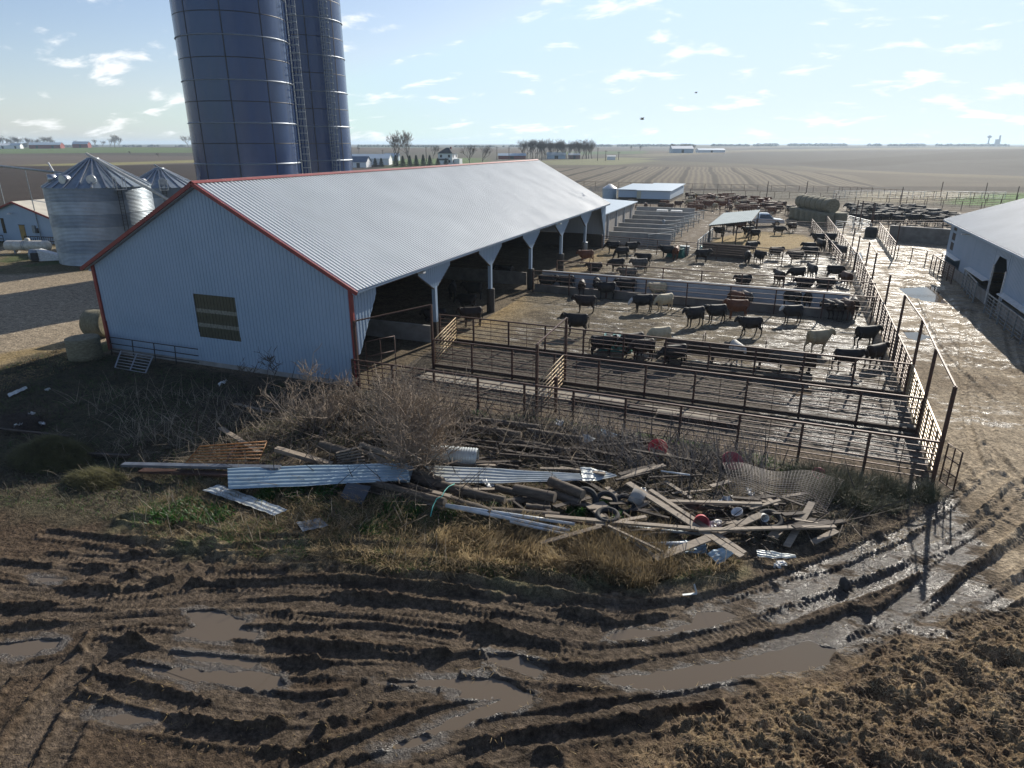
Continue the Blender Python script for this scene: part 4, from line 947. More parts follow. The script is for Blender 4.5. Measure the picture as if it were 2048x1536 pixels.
# ------------------------------------------------------------------ bunks, walls, aprons
def wall_box(name, label, a, b, w, h, mt=MCONC, cat='wall', group=None, cap=True):
    o = empty(name, (a[0], a[1], 0), label=label, cat=cat, group=group); d = Vector((b[0] - a[0], b[1] - a[1], 0)); m = MB(); m.bar(Vector((0, 0, h / 2)), d + Vector((0, 0, h / 2)), w, h); m.build('wall_body', mt, o)
    if cap: m = MB(); m.bar(Vector((0, 0, h + .03)), d + Vector((0, 0, h + .03)), w + .04, .06); m.build('wall_cap', MCONC, o)
    n = int(d.length / 3); m = MB(); nn = Vector((-d.y, d.x, 0)).normalized()
    for k in range(1, n): p = d * (k / n) ; m.bar(p - nn * (w / 2 + .01), p - nn * (w / 2 + .01) + Vector((0, 0, h)), .03, .02, up=(1, 0, 0)); m.bar(p + nn * (w / 2 + .01), p + nn * (w / 2 + .01) + Vector((0, 0, h)), .03, .02, up=(1, 0, 0))
    if n > 1: m.build('joint', MCONCD, o)
    return o
b_ = wall_box('feed_bunk', 'long concrete feed bunk dividing the first and second cattle pens', (-18.6, 53.6), (5.9, 52.6), .18, .62, MCONCD, 'feed bunk', cap=False)
d_ = Vector((24.5, -1.0, 0)); m = MB(); m.bar(Vector((0, .95, .12)), d_ + Vector((0, .95, .12)), 1.9, .18); m.build('bunk_floor', MCONCD, b_)
m = MB(); m.bar(Vector((0, 2.1, .74)), d_ + Vector((0, 2.1, .74)), .16, 1.48); m.build('back_wall', mat('pale_concrete', (.42, .44, .45), .6, 0, (.33, .35, .36), .8), b_)
m = MB(); m.box((0, 0, .5), (.16, 3.4, 1.0)); o_ = m.build('bunk_end_wall', MCONC); o_.location = (6.0, 54.2, 0); tag(o_, 'short concrete wall closing the lane end of the long bunk', 'wall')
GW = 'stepped concrete bunk walls beyond the barn'
for i, (y, xe, h) in enumerate(((84.5, -11.6, 1.5), (89.5, -12.0, 1.5), (94.5, -12.4, 1.5), (100, -12.6, 1.5), (106, -12.8, 1.5), (113, -13.0, 1.5), (121, -13.0, 1.5))):
    wall_box('bunk_wall', 'concrete bunk wall beyond the barn, %s row counted from the barn end' % ['first', 'second', 'third', 'fourth', 'fifth', 'sixth', 'farthest'][i], (-19.4 - (y - 84) * .1, y), (xe, y - .3), .25, h, mat('bunk_grey', (.36, .35, .33), .8, 0, (.25, .24, .22), .6), group=GW)
m = MB(); m.box((0, 0, .65), (2.6, 1.2, 1.1)); m.box((0, 0, 1.22), (2.7, 1.3, .06)); o_ = m.build('blue_feeder', mat('dull_blue', (.05, .10, .17), .5)); o_.location = (-14.9, 91, 0); tag(o_, 'dull blue feed tub between the concrete bunk walls', 'feeder')
for x, y in ((-18.0, 117.3), (-15.6, 117.1)):
    m = MB(); m.box((0, 0, 1.3), (1.8, 1.2, .3)); m.box((0, 0, .6), (1.4, 1, 1.2)); o_ = m.build('white_crate', MWHITEP); o_.location = (x, y, 0); tag(o_, 'pale box on the farthest bunk walls, %s one' % ('left' if x < -17 else 'right'), 'box', 'pale boxes by the far bunk walls')
m = MB(); m.lathe([(.35, 0), (.3, .9), (.2, 1.3), (.28, 1.6), (.02, 1.75)], 12); o_ = m.build('standpipe', MGALVD); o_.location = (-14.9, 99, 0); tag(o_, 'pale standpipe among the concrete bunk walls', 'standpipe')
# apron with cleats (concrete strip in the alley)
ap = empty('concrete_apron', (-17, 30.4, 0)); tag(ap, kind='structure')
m = MB(); m.bar((0, 0, .015), (11.2, -.25, .015), 1.25, .09); m.bar((12.2, -.5, .015), (15.6, -.6, .015), 1.0, .08); m.build('apron_slab', mat('tan_concrete', (.30, .26, .20), .85, 0, (.20, .17, .13), 2, bump=.004), ap)
m = MB()
for k in range(27): m.box((k * .42, -.25 * k * .42 / 11.2 - .2, .075), (.06, .65, .04))
m.build('cleat', MCONCD, ap)
m = MB(); m.box((0, 0, .12), (4.2, .35, .24)); o_ = m.build('timber_beam', MWOODD); o_.location = (-6.2, 29.6, 0); o_.rotation_euler = (0, 0, -.05); tag(o_, 'dark timber beam lying along the broken apron in the alley', 'beam')
m = MB(); m.box((0, 0, .12), (3.6, .3, .22)); o_ = m.build('timber_beam', MWOODD); o_.location = (-2.2, 29.2, 0); o_.rotation_euler = (0, 0, -.06); tag(o_, 'dark timber beam right of the gate frame in the alley', 'beam')
# trough in the first pen
tr = empty('feed_trough', (-5.2, 38.9, 0), rz=-.02, label='long dark feed trough on legs behind the alley fence', cat='feed trough')
m = MB(); L_ = 8.3; m.add([(0, -.38, .35), (0, -.62, .95), (0, .62, .95), (0, .38, .35), (L_, -.38, .35), (L_, -.62, .95), (L_, .62, .95), (L_, .38, .35)], [(0, 4, 5, 1), (3, 2, 6, 7), (0, 3, 7, 4), (0, 1, 2, 3), (4, 7, 6, 5)]); m.build('trough_body', MWOODD, tr)
for x in (.3, 2.8, 5.4, 8.0): MB().box((x, 0, .17), (.12, .9, .34)).build('leg', MWOODD, tr)
for x in (2.2, 5.6): m = MB(); m.tube([(x, -.6, .9), (x, -.6, 1.5), (x, -.45, 1.62), (x, .45, 1.62), (x, .6, 1.5), (x, .6, .9)], .025, 6); m.build('hoop', MSTEEL, tr)
def waterer(loc, rz, label, s=1.0):
    o = empty('waterer', loc, rz=rz, label=label, cat='waterer'); o.scale = (s, s, s); m = MB()
    m.add([(-1, -.6, 0), (1, -.6, 0), (1, .6, 0), (-1, .6, 0), (-.72, -.4, .85), (.72, -.4, .85), (.72, .4, .85), (-.72, .4, .85)], [(0, 1, 2, 3), (0, 4, 5, 1), (1, 5, 6, 2), (2, 6, 7, 3), (3, 7, 4, 0), (4, 7, 6, 5)]); m.build('waterer_body', MGREEN, o)
    m = MB(); m.box((0, 0, .88), (1.55, .95, .09)); m.build('lid', MGREEN, o)
    for x in (-.45, .45): m = MB(); m.tube([(x, 0, .93), (x, 0, .96)], .22, 14); m.build('drinking_hole', MDARK, o)
    return o
waterer((-8.2, 39.2, 0), .1, 'teal green waterer with cattle drinking in the first pen', 1.0)
waterer((-9.9, 77.0, 0), -.2, 'dark green waterer by the red cow in the second pen')
m = MB(); m.lathe([(0.01, .2), (.9, .2), (.95, .85), (1.05, .85), (1.05, 0)], 24); o_ = m.build('water_tank', mat('pale_green_tank', (.09, .30, .24), .4)); o_.location = (-6.6, 80.4, 0); tag(o_, 'round pale green water tank at the alley mouth', 'tank')
m = MB(); m.box((0, 0, .5), (1.0, .8, 1.0)); m.box((0, 0, 1.02), (1.06, .86, .05)); o_ = m.build('grey_hutch', MGALVD); o_.location = (-9.2, 78.4, 0); tag(o_, 'small grey box beside the straw alley', 'box')
# straw alley with stepped fences, and shelter
GS = 'stepped panel fences beside the straw alley'
for i in range(6):
    y = 83 + i * 6; x = -12.4 + .1 * i; pipe_fence('alley_panel', 'silvery alley fence panel ending bunk row, %s from the barn' % ['first', 'second', 'third', 'fourth', 'fifth', 'sixth'][i], (x - 1.8 + i * .15, y), (x + .7, y + 5), 1.5, 5, 2.6, mt=MGALVD, group=GS, drop=False)
pipe_fence('alley_panel', 'fence panel along the shelter side of the straw alley', (-7.9, 79.5), (-7.4, 92), 1.6, 6, 2.2, mt=MGALVD, group=GS, drop=False)
wall_box('windbreak', 'dark board windbreak below the shelter at the pen fence', (-7.3, 78.9), (-2.2, 77.8), .1, 1.5, MWOODD, 'windbreak', cap=False)
sh = empty('cattle_shelter', (0, 0, 0), label='open cattle shelter with tilted greenish metal roof on posts', cat='shelter')
cs = [at(1416, 451, 2.7), at(1503, 442, 3.0), at(1521, 419.5, 3.5), at(1447, 426, 3.2)]
def quad_sheet(m, c, nu, amp, th=.05):
    A, B, Cc, D_ = c; N_ = (B - A).cross(D_ - A).normalized(); b = len(m.v)
    for k in range(nu + 1):
        f = k / nu; off = N_ * (amp if k % 2 else 0); p = A.lerp(B, f) + off; q = D_.lerp(Cc, f) + off; m.v += [tuple(p), tuple(q)]
    for k in range(nu): m.f.append((b + 2 * k, b + 2 * k + 2, b + 2 * k + 3, b + 2 * k + 1)); m.sm.append(False)
m = MB(); quad_sheet(m, cs, 40, .04); m.build('roof_sheet', mat('greenish_roof', (.22, .29, .32), .75, 0, (.17, .235, .26), 1.5, spec=.15), sh, recalc=False)
m = MB(); quad_sheet(m, [c - Vector((0, 0, .12)) for c in cs], 1, 0); m.build('roof_underside', MWOODD, sh)
pmm = MB(); pmm.box((0, 0, 1.45), (.14, .14, 2.9)); pme = pmm.mesh('post', MWOODD)
for f in (0.03, .35, .66, .97):
    for g in (.06, .94):
        p = cs[0].lerp(cs[1], f).lerp(cs[3].lerp(cs[2], f), g); q = link('post', pme, sh); q.location = (p.x, p.y, p.z - 3.05)
# lean-to beyond the barn
lt = empty('lean_to', (0, 0, 0), label='grey lean-to shed with pale roof joined to the far end of the barn', cat='shed')
m = MB(); m.box((-20.8, 94.5, 1.7), (.2, 25, 3.4)); m.build('wall', mat('lean_wall', (.33, .30, .27), .8, 0, (.24, .22, .20), 1), lt)
m = MB(); m.bar((-20.3, 94.5, 3.45), (-27, 94.5, 3.75), 25.4, .12, up=(.05, 0, 1)); m.build('roof', MROOFB, lt)
m = MB(); m.box((-24, 106.8, 1.6), (6.5, .2, 3.2)); m.build('end_wall', MGREYTRIM, lt)
for y in range(84, 107, 5): MB().box((-20.62, y, 1.7), (.12, .18, 3.4)).build('frame_post', MGREYTRIM, lt)
ws = empty('long_white_shed', (0, 0, 0), label='long low white shed with pale blue roof in front of the stubble field', cat='shed')
for nm, x0, x1, y0, y1, zt in (('wall', -33.5, -28.6, 153, 170, 2.3), ('wall', -28.6, -21.6, 150, 172, 2.4)):
    m = MB(); m.box(((x0 + x1) / 2, (y0 + y1) / 2, (.7 + zt) / 2), (x1 - x0, y1 - y0, zt - .7)); m.build(nm, mat('blue_white_wall', (.46, .54, .62), .5), ws)
    m = MB(); m.box(((x0 + x1) / 2, (y0 + y1) / 2, .35), (x1 - x0 - .1, y1 - y0 - .1, .7)); m.build('dark_opening', MWOODD, ws)  # dark block painting the shade of the open lower half
    m = MB(); m.bar(((x0 + x1) / 2, y0 - .4, zt + .05), ((x0 + x1) / 2, y1 + .3, zt + .40), x1 - x0 + .6, .1); m.build('roof', MROOFB, ws)
m = MB(); m.box((-28.3, 149.9, 1.5), (.9, .1, 1.5)); m.build('door', mat('cream_door', (.5, .48, .36), .6), ws)
grain = empty('feed_bin', (-36.2, 156, 0), label='small white feed bin beside the long white shed', cat='bin')
m = MB(); m.lathe([(1.6, 0), (1.6, 2.4)], 24); m.build('bin_body', MROOFB, grain); m = MB(); m.lathe([(1.7, 2.35), (.3, 3.3), (.01, 3.3)], 24); m.build('bin_roof', MWHITEP, grain)
wall_box('concrete_wall', 'dark stained concrete bunk wall between the lane gates and the white barn', (14.2, 100.6), (23, 97.5), .3, 1.9, MCONCD)
m = MB(); m.lathe([(.75, 0), (.8, .9), (.7, 1.3), (.1, 1.4)], 16); o_ = m.build('mineral_feeder', MRUB); o_.location = (12.4, 103.5, 0); tag(o_, 'round dark feeder standing in the lane near the gate row', 'feeder')

# ------------------------------------------------------------------ round bales
def bale_mesh():
    m = MB(); n = 26; pr = []
    for z in (-.62, -.6, -.3, 0, .3, .6, .62): pr.append((.80 if abs(z) < .61 else .70, z))
    pr = [(.01, -.60), (.35, -.62)] + pr + [(.35, .62), (.01, .60)]
    m.lathe(pr, n); 
    me = m.mesh('bale', MBALE)
    for v in me.vertices:
        k = 1 + .03 * math.sin(v.co.x * 9 + v.co.z * 5) * math.cos(v.co.y * 8); v.co.x *= k; v.co.y *= k
    return me
BM = bale_mesh()
def bale(loc, label, axis=None, s=1.0, group=None):
    o = link('round_bale', BM); o.location = loc; o.scale = (s, s, s)
    if axis is not None: o.rotation_euler = Vector(axis).to_track_quat('Z', 'Y').to_euler()
    tag(o, label, 'hay bale', group); return o
bale((-36.95, 25.9, .66), 'weathered round bale on end against the barn red corner', s=1.12, group='round bales at the barn corner')
bale((-40.6, 29.8, .9), 'round bale lying behind the barn corner, half hidden by the wall', axis=(1, .2, 0), s=1.1, group='round bales at the barn corner')
a_ = Vector((9.2, 117.6, 0)); u_ = Vector((-.42, .907, 0)); w_ = Vector((.907, .42, 0))
ORD = ['nearest', 'second', 'third', 'fourth', 'fifth', 'farthest']
for i in range(6):
    p = a_ + u_ * (i * 1.9); bale(p + Vector((0, 0, .95)), 'upright round bale in the bottom row of the stack, %s' % ORD[i], s=1.5 if i else 1.55, group='stacked round bales')
    q = p - w_ * 2.1; bale(q + Vector((0, 0, .95)), 'upright round bale in the hidden left bottom row, %s' % ORD[i], s=1.5, group='stacked round bales')
for i in range(6):
    p = a_ + u_ * (i * 1.75 + .4) - w_ * 1.4; bale(p + Vector((0, 0, 2.9)), 'round bale lying on top of the stack, %s' % ORD[i], axis=tuple(u_), s=1.36, group='stacked round bales')

# ------------------------------------------------------------------ pickup truck
def truck(loc, rz, label):
    o = empty('pickup_truck', loc, rz=rz, label=label, cat='pickup'); w = .95
    def side(poly, w0, w1, nm, mt, bev=.05):
        m = MB(); n = len(poly); m.v = [(x, -w0 if z < 1.15 else -w1, z) for x, z in poly] + [(x, w0 if z < 1.15 else w1, z) for x, z in poly]
        m.f = [tuple(range(n)), tuple(range(2 * n - 1, n - 1, -1))] + [(i, (i + 1) % n, n + (i + 1) % n, n + i) for i in range(n)]; m.sm = [False] * len(m.f); ob = m.build(nm, mt, o)
        b = ob.modifiers.new('b', 'BEVEL'); b.width = bev; b.segments = 2; return ob
    side([(-2.8, .55), (-2.85, 1.1), (-1.0, 1.12), (1.3, 1.12), (2.6, 1.02), (2.85, .9), (2.85, .5), (2.3, .45), (-2.3, .45)], w, w * .98, 'body', MTRUCK)
    side([(-1.05, 1.13), (-.85, 1.85), (-.5, 1.93), (.5, 1.92), (1.3, 1.13)], w * .95, w * .80, 'cab', MTRUCK)
    for s2 in (-1, 1):
        for x0, x1 in ((-.75, .0), (.08, .85)):
            m = MB(); y = s2 * .935; y2 = s2 * .80; m.add([(x0 - .1, y, 1.2), (x1 + .12, y, 1.2), (x1 - .22 if x1 > .5 else x1, y2 + s2 * .02, 1.75), (x0, y2 + s2 * .02, 1.75)], [(0, 1, 2, 3)]); m.build('side_window', MGLASS, o)
    m = MB(); m.add([(1.26, -.78, 1.2), (1.26, .78, 1.2), (.62, .68, 1.84), (.62, -.68, 1.84)], [(0, 1, 2, 3)]); m.v = [(x + .03, y, z + .02) for x, y, z in m.v]; m.build('windscreen', MGLASS, o)
    m = MB(); m.box((-1.95, 0, 1.0), (1.6, 1.55, .3)); m.build('bed_interior', MDARK, o)
    for x in (-1.75, 1.8):
        for s2 in (-1, 1):
            wh = empty('wheel', (x, s2 * .86, .4)); wh.parent = o; _kids.setdefault(o.name, []).append(wh)
            m = MB(); m.tube([(0, -.13, 0), (0, .13, 0)], .40, 20); m.build('tyre', MRUB, wh); m = MB(); m.tube([(0, -.14, 0), (0, .14, 0)], .22, 14); m.build('rim', MCHROME, wh)
    for s2 in (-1, 1): MB().box((2.86, s2 * .7, .85), (.05, .35, .18)).build('headlight', MWHITEP, o); MB().box((.95, s2 * 1.05, 1.28), (.12, .2, .2)).build('mirror', MDARK, o)
    MB().box((2.9, 0, .55), (.1, 1.8, .2)).build('bumper', MCHROME, o)
truck((-1.6, 112.6, 0), R(12), 'silver pickup parked behind the tilted shelter roof')

# ------------------------------------------------------------------ cattle
def eval_mesh(o, mods):
    dg = bpy.context.evaluated_depsgraph_get(); me = bpy.data.meshes.new_from_object(o.evaluated_get(dg), depsgraph=dg)
    bpy.data.objects.remove(o); return me
def loft(m, rings, n=16):
    b = len(m.v)
    for (x, z, hw, hh, tl) in rings:
        for k in range(n):
            a = 2 * math.pi * k / n; sy = math.cos(a) * hw; sz = math.sin(a) * hh
            # flatter belly and ridge back
            m.v.append((x - sz * math.sin(tl), sy * (1 - .12 * max(0, math.sin(a))), z + sz * math.cos(tl)))
    for i in range(len(rings) - 1):
        for k in range(n): m.f.append((b + i * n + k, b + (i + 1) * n + k, b + (i + 1) * n + (k + 1) % n, b + i * n + (k + 1) % n)); m.sm.append(True)
    m.f.append(tuple(b + k for k in range(n))); m.sm.append(True); m.f.append(tuple(b + (len(rings) - 1) * n + k for k in range(n))[::-1]); m.sm.append(True)
def cow_base(pose):
    m = MB(); lie = pose == 'lie'; dz = -.52 if lie else 0
    body = [(-.86, 1.04, .07, .12, 0), (-.83, 1.02, .22, .26, 0), (-.70, .98, .29, .34, 0), (-.45, .92, .31, .38, 0), (-.15, .89, .345, .41, 0), (.12, .88, .35, .42, 0), (.38, .90, .315, .41, 0), (.60, .94, .27, .38, 0), (.76, .97, .21, .32, .1)]
    if pose == 'graze': neck = [(.86, .95, .15, .25, -.5), (1.0, .82, .12, .20, -.8), (1.12, .62, .105, .15, -1.0), (1.20, .45, .12, .15, -1.0), (1.26, .32, .10, .12, -1.1), (1.31, .18, .075, .085, -1.1), (1.34, .10, .06, .06, -1.1), (1.35, .07, .02, .02, -1.1)]
    elif pose in ('drink', 'low'): neck = [(.85, .98, .165, .28, -.2), (.97, .95, .14, .22, -.25), (1.08, .90, .125, .18, -.4), (1.16, .85, .135, .16, -.6), (1.25, .76, .115, .13, -.8), (1.34, .64, .088, .10, -.9), (1.38, .57, .07, .07, -.9), (1.395, .55, .02, .02, -.9)]
    else: neck = [(.84, 1.03, .165, .28, .2), (.93, 1.10, .14, .23, .35), (1.02, 1.17, .125, .18, .2), (1.10, 1.18, .135, .16, -.4), (1.20, 1.11, .115, .135, -.6), (1.31, 1.01, .088, .10, -.65), (1.36, .96, .07, .07, -.65), (1.375, .95, .02, .02, -.65)]
    rings = [(x, z + dz, a, b, t) for x, z, a, b, t in body + neck]
    loft(m, rings)
    hx, hz = neck[3][0], neck[3][1] + dz; 
    for s in (-1, 1):
        if not lie:
            w = {'walk': .16}.get(pose, 0) * s
            m.tube([(.50, s * .15, .85), (.52 + w * .3, s * .17, .66), (.53 + w * .7, s * .165, .44), (.53 + w, s * .16, .40), (.52 + w * 1.1, s * .16, .16), (.55 + w * 1.2, s * .16, .06), (.565 + w * 1.2, s * .16, 0)], [.17, .115, .068, .07, .045, .06, .068], 10)
            m.tube([(-.60, s * .15, .95), (-.56 - w * .2, s * .19, .72), (-.60 - w * .5, s * .185, .58), (-.73 - w * .8, s * .18, .44), (-.71 - w, s * .175, .18), (-.67 - w, s * .175, .06), (-.655 - w, s * .175, 0)], [.22, .17, .115, .062, .045, .06, .068], 10)
        else:
            m.tube([(.50, s * .18, .30), (.70, s * .26, .12), (.95, s * .22, .06)], [.13, .08, .05], 8); m.tube([(-.55, s * .2, .35), (-.35, s * .36, .16), (-.1, s * .40, .07)], [.22, .13, .06], 8)
        m.tube([(hx - .02, s * .09, hz + .08), (hx - .05, s * .20, hz + .08), (hx - .07, s * .29, hz + .05)], [.035, .055, .02], 8)
    if lie: m.tube([(-.84, 0, .62), (-.98, .05, .35), (-.95, .12, .08)], [.05, .032, .045], 8)
    else: m.tube([(-.82, 0, 1.16), (-.93, 0, 1.10), (-.955, .01, .8), (-.94, .02, .52), (-.935, .02, .42)], [.055, .038, .03, .045, .02], 8)
    if not lie: m.tube([(-.30, 0, .60), (-.15, 0, .57), (0, 0, .62)], [.08, .07, .05], 8)
    me = m.mesh('cow', None); o = bpy.data.objects.new('tmp', me); C.objects.link(o)
    r = o.modifiers.new('r', 'REMESH'); r.mode = 'VOXEL'; r.voxel_size = .026; r.use_smooth_shade = True
    s_ = o.modifiers.new('s', 'SMOOTH'); s_.iterations = 3; s_.factor = .5
    return eval_mesh(o, None)
def cow_mat(nm, c, c2, face=None, belly=None):
    m = mat('coat_' + nm, c, .62, 0, c2, 3.5, bump=.006, bscale=26, spec=.35); nt = m.node_tree; N = nt.nodes.new; L = nt.links.new; p = nt.nodes['Principled BSDF']
    if face or belly:
        tc = N('ShaderNodeTexCoord'); sp = N('ShaderNodeSeparateXYZ'); L(tc.outputs['Object'], sp.inputs[0]); n = N('ShaderNodeTexNoise'); n.inputs['Scale'].default_value = 7; L(tc.outputs['Object'], n.inputs['Vector'])
        cur = p.inputs['Base Color'].links[0].from_socket
        for ax, lo, hi, colr in ((0, 1.02, 1.09, face), (2, .66, .60, belly)):
            if not colr: continue
            a = N('ShaderNodeMath'); a.operation = 'MULTIPLY_ADD'; L(n.outputs[0], a.inputs[0]); a.inputs[1].default_value = .14; L(sp.outputs[ax], a.inputs[2])
            mr = N('ShaderNodeMapRange'); L(a.outputs[0], mr.inputs[0]); mr.inputs[1].default_value = lo + .07; mr.inputs[2].default_value = hi + .07
            mx = N('ShaderNodeMix'); mx.data_type = 'RGBA'; L(mr.outputs[0], mx.inputs['Factor']); L(cur, mx.inputs['A']); mx.inputs['B'].default_value = (*colr, 1); cur = mx.outputs['Result']
        L(cur, p.inputs['Base Color'])
    return m
WF = (.55, .53, .48)
COAT = {'black': cow_mat('black', (.012, .011, .011), (.03, .022, .017)), 'dark': cow_mat('dark', (.035, .020, .013), (.018, .012, .010)), 'brown': cow_mat('brown', (.10, .042, .020), (.055, .026, .015)),
        'red': cow_mat('red', (.17, .062, .026), (.11, .04, .018)), 'cream': cow_mat('cream', (.55, .45, .28), (.42, .34, .21)), 'tan': cow_mat('tan', (.40, .32, .19), (.28, .22, .13)),
        'white': cow_mat('white', (.55, .53, .47), (.42, .40, .34)), 'grey': cow_mat('grey', (.10, .09, .075), (.05, .045, .04)),
        'blackface': cow_mat('blackface', (.013, .012, .012), (.022, .018, .016), face=WF), 'hereford': cow_mat('hereford', (.013, .012, .012), (.02, .017, .015), face=WF)}
POSE = {p: cow_base(p) for p in ('stand', 'walk', 'graze', 'low', 'lie')}
_cm = {}
def cow(u, v, deg, coat, pose, label, s=1.0, group=None, pos=None, jit=0):
    k = (pose, coat)
    if k not in _cm: me = POSE[pose].copy(); me.name = 'cattle'; me.materials.clear(); me.materials.append(COAT[coat]); _cm[k] = me
    o = link('cow', _cm[k]); p = pos if pos else at(u, v)
    s = s * random.uniform(.96, 1.04); o.location = (p[0], p[1], gz(p[0], p[1]) - .01); o.scale = (s * .84, s * random.uniform(.92, 1.04), s * random.uniform(1.03, 1.12)); o.rotation_euler = (0, 0, R(deg + 21.1 + random.uniform(-16, 16)))
    tag(o, label, 'cow', group); return o
# degrees are measured from the picture's right: 0 right, 90 away, 180 left, 270 towards the viewer
CW = [
 (1093,581,5,'black','stand','black cow nearest the barn post along the feed bunk, facing right'),
 (1131,581,178,'black','low','black cow second from the barn along the feed bunk'),
 (1163,589,95,'dark','low','dark cow seen from behind with its head in the long bunk'),
 (1193,585,95,'black','low','black cow half hidden behind a longer black cow at the bunk'),
 (1212,598,180,'black','stand','long black cow facing left in front of the bunk row'),
 (1252,592,185,'black','stand','big black cow at the bunk left of the cream calf'),
 (1315,596,182,'cream','stand','cream cow facing left close to the long bunk'),
 (1328,622,212,'cream','low','cream cow with lowered pale head below the other cream cow'),
 (1171,625,178,'dark','stand','dark brown cow alone facing left on the trodden ground'),
 (1285,624,184,'blackface','low','black cow with white face walking left beside the cream cow'),
 (1388,652,197,'black','stand','black cow with raised head right of the pen centre'),
 (1431,645,180,'black','stand','black cow left of the red brown cow, facing left'),
 (1153,670,180,'black','stand','black cow standing directly behind the alley gate frame'),
 (1203,713,5,'blackface','stand','black cow with white head facing the teal waterer'),
 (1284,722,192,'dark','low','dark cow drinking at the teal waterer'),
 (1263,712,200,'black','low','black cow behind the drinking cow at the teal waterer'),
 (1318,697,186,'cream','graze','pale cow with head down behind the dark drinking cow'),
 (1347,733,190,'black','low','black cow bending at the left end of the feed trough'),
 (1473,637,182,'red','stand','red brown cow facing left with back catching the light'),
 (1499,671,180,'black','walk','black cow walking left in the open middle of the pen'),
 (1583,645,182,'blackface','stand','black cow with white face below the bunk, facing left'),
 (1472,616,100,'red','low','orange red cow seen from behind at the long bunk'),
 (1490,616,88,'grey','low','grey black cow seen from behind next to the orange red one'),
 (1580,617,130,'blackface','stand','black cow with pale face turned left at the bunk'),
 (1609,617,92,'black','low','black cow seen from behind right of the pale faced one'),
 (1653,634,94,'dark','low','dark cow at the right end of the bunk, leftmost of four rumps'),
 (1672,636,90,'dark','low','dark cow at the right end of the bunk, second of four rumps'),
 (1690,637,86,'brown','low','brown cow at the right end of the bunk, third of four rumps'),
 (1704,632,84,'dark','low','dark cow at the right end of the bunk, closest to the lane'),
 (1632,705,4,'tan','walk','pale tan calf walking right on the sunlit ground'),
 (1728,692,3,'black','stand','black cow facing the lane fence above the pair of black cows'),
 (1690,741,2,'black','walk','black cow facing right, head touching its neighbour by the lane fence'),
 (1747,731,38,'dark','stand','dark cow looking through the lane fence'),
 (1472,726,262,'white','stand','white cow facing the viewer behind the feed trough'),
 (1576,748,165,'grey','low','dark grey cow behind the right end of the feed trough'),
 (944,652,180,'dark','stand','dark brown cow on the straw at the barn edge'),
 (935,622,175,'black','low','black cow just inside the barn behind the dark brown cow'),
 (948,598,183,'black','stand','black cow deeper inside the barn shade'),
 (906,596,100,'blackface','stand','white faced black cow in the barn shade'),
 (872,640,180,'black','lie','black cow lying in the dark of the barn'),
 (1010,560,180,'black','stand','black cow in the barn shade beyond the second post'),
 (1244,518,180,'black','graze','black cow bending left in the second pen near the barn'),
 (1262,508,0,'black','stand','black cow facing right close to the bunk walls'),
 (1226,507,170,'black','low','black cow beside the far barn post'),
 (1288,532,182,'black','stand','black cow facing left in the open of the second pen'),
 (1234,543,180,'black','low','black cow behind the bunk fence, left'),
 (1279,546,176,'grey','stand','grey black cow behind the bunk fence, middle'),
 (1257,553,180,'grey','lie','grey cow lying behind the long bunk'),
 (1190,541,180,'dark','lie','dark cow lying on straw by the barn posts'),
 (1172,527,182,'red','walk','small red cow on the yellow straw by the barn posts'),
 (1334,516,150,'black','stand','black cow left of the orange red cow in the second pen'),
 (1351,518,60,'red','stand','orange red cow at the dark green waterer'),
 (1403,524,2,'black','stand','black cow facing right past the dark green waterer'),
 (1494,527,265,'black','stand','black cow seen head on, left of a pair in the second pen'),
 (1517,527,280,'black','stand','black cow seen head on, right of a pair in the second pen'),
 (1549,519,2,'black','stand','black cow standing across the second pen fence line'),
 (1591,528,176,'black','stand','tall black cow facing left below the shelter pen'),
 (1501,508,4,'black','stand','black cow behind the pen fence below the straw bed'),
 (1620,519,178,'black','stand','black cow left of the group crowding the lane fence'),
 (1593,562,184,'black','low','large black cow sniffing left in the wet corner of the second pen'),
 (1622,555,80,'grey','stand','grey cow seen from behind next to the large black cow'),
 (1487,567,180,'black','lie','black cow lying behind the bunk right of its middle'),
 (1556,570,95,'dark','stand','dark cow behind the bunk seen from behind'),
 (1667,559,2,'black','graze','black cow with head down on the bright wet ground'),
 (1690,572,95,'brown','low','brown cow at the lane end of the bunk in the second pen'),
 (1651,573,180,'black','lie','black cow lying in the wet at the lane end of the bunk'),
 (1610,573,180,'dark','lie','dark cow lying in the wet behind the bunk'),
 (1617,509,180,'black','stand','black cow in the group by the lane, front left'),
 (1640,503,95,'black','stand','black cow in the group by the lane, middle'),
 (1664,506,90,'black','stand','black cow in the group by the lane, front right'),
 (1680,515,90,'grey','stand','grey cow in the group by the lane, nearest the fence'),
 (1658,489,178,'black','stand','black cow in the group by the lane, at the back right'),
 (1636,489,180,'black','stand','black cow in the group by the lane, at the back left'),
 (1557,470,0,'black','low','black cow on the straw edge facing right, lower of two'),
 (1583,464,182,'dark','stand','dark cow on the straw edge, upper of two'),
 (1508,479,188,'black','graze','black cow eating from the straw bed by the shelter'),
 (1495,473,182,'black','stand','black cow behind the straw eating cow'),
 (1438,474,180,'black','stand','black cow under the left end of the shelter'),
 (1459,460,180,'black','stand','black cow under the middle of the shelter'),
 (1480,462,175,'brown','stand','brown cow under the right end of the shelter'),
]
for c in CW:
    cow(*c[:5], c[5], s=(.98 if c[4] != 'lie' else 1.0), group='cattle in the near pens')
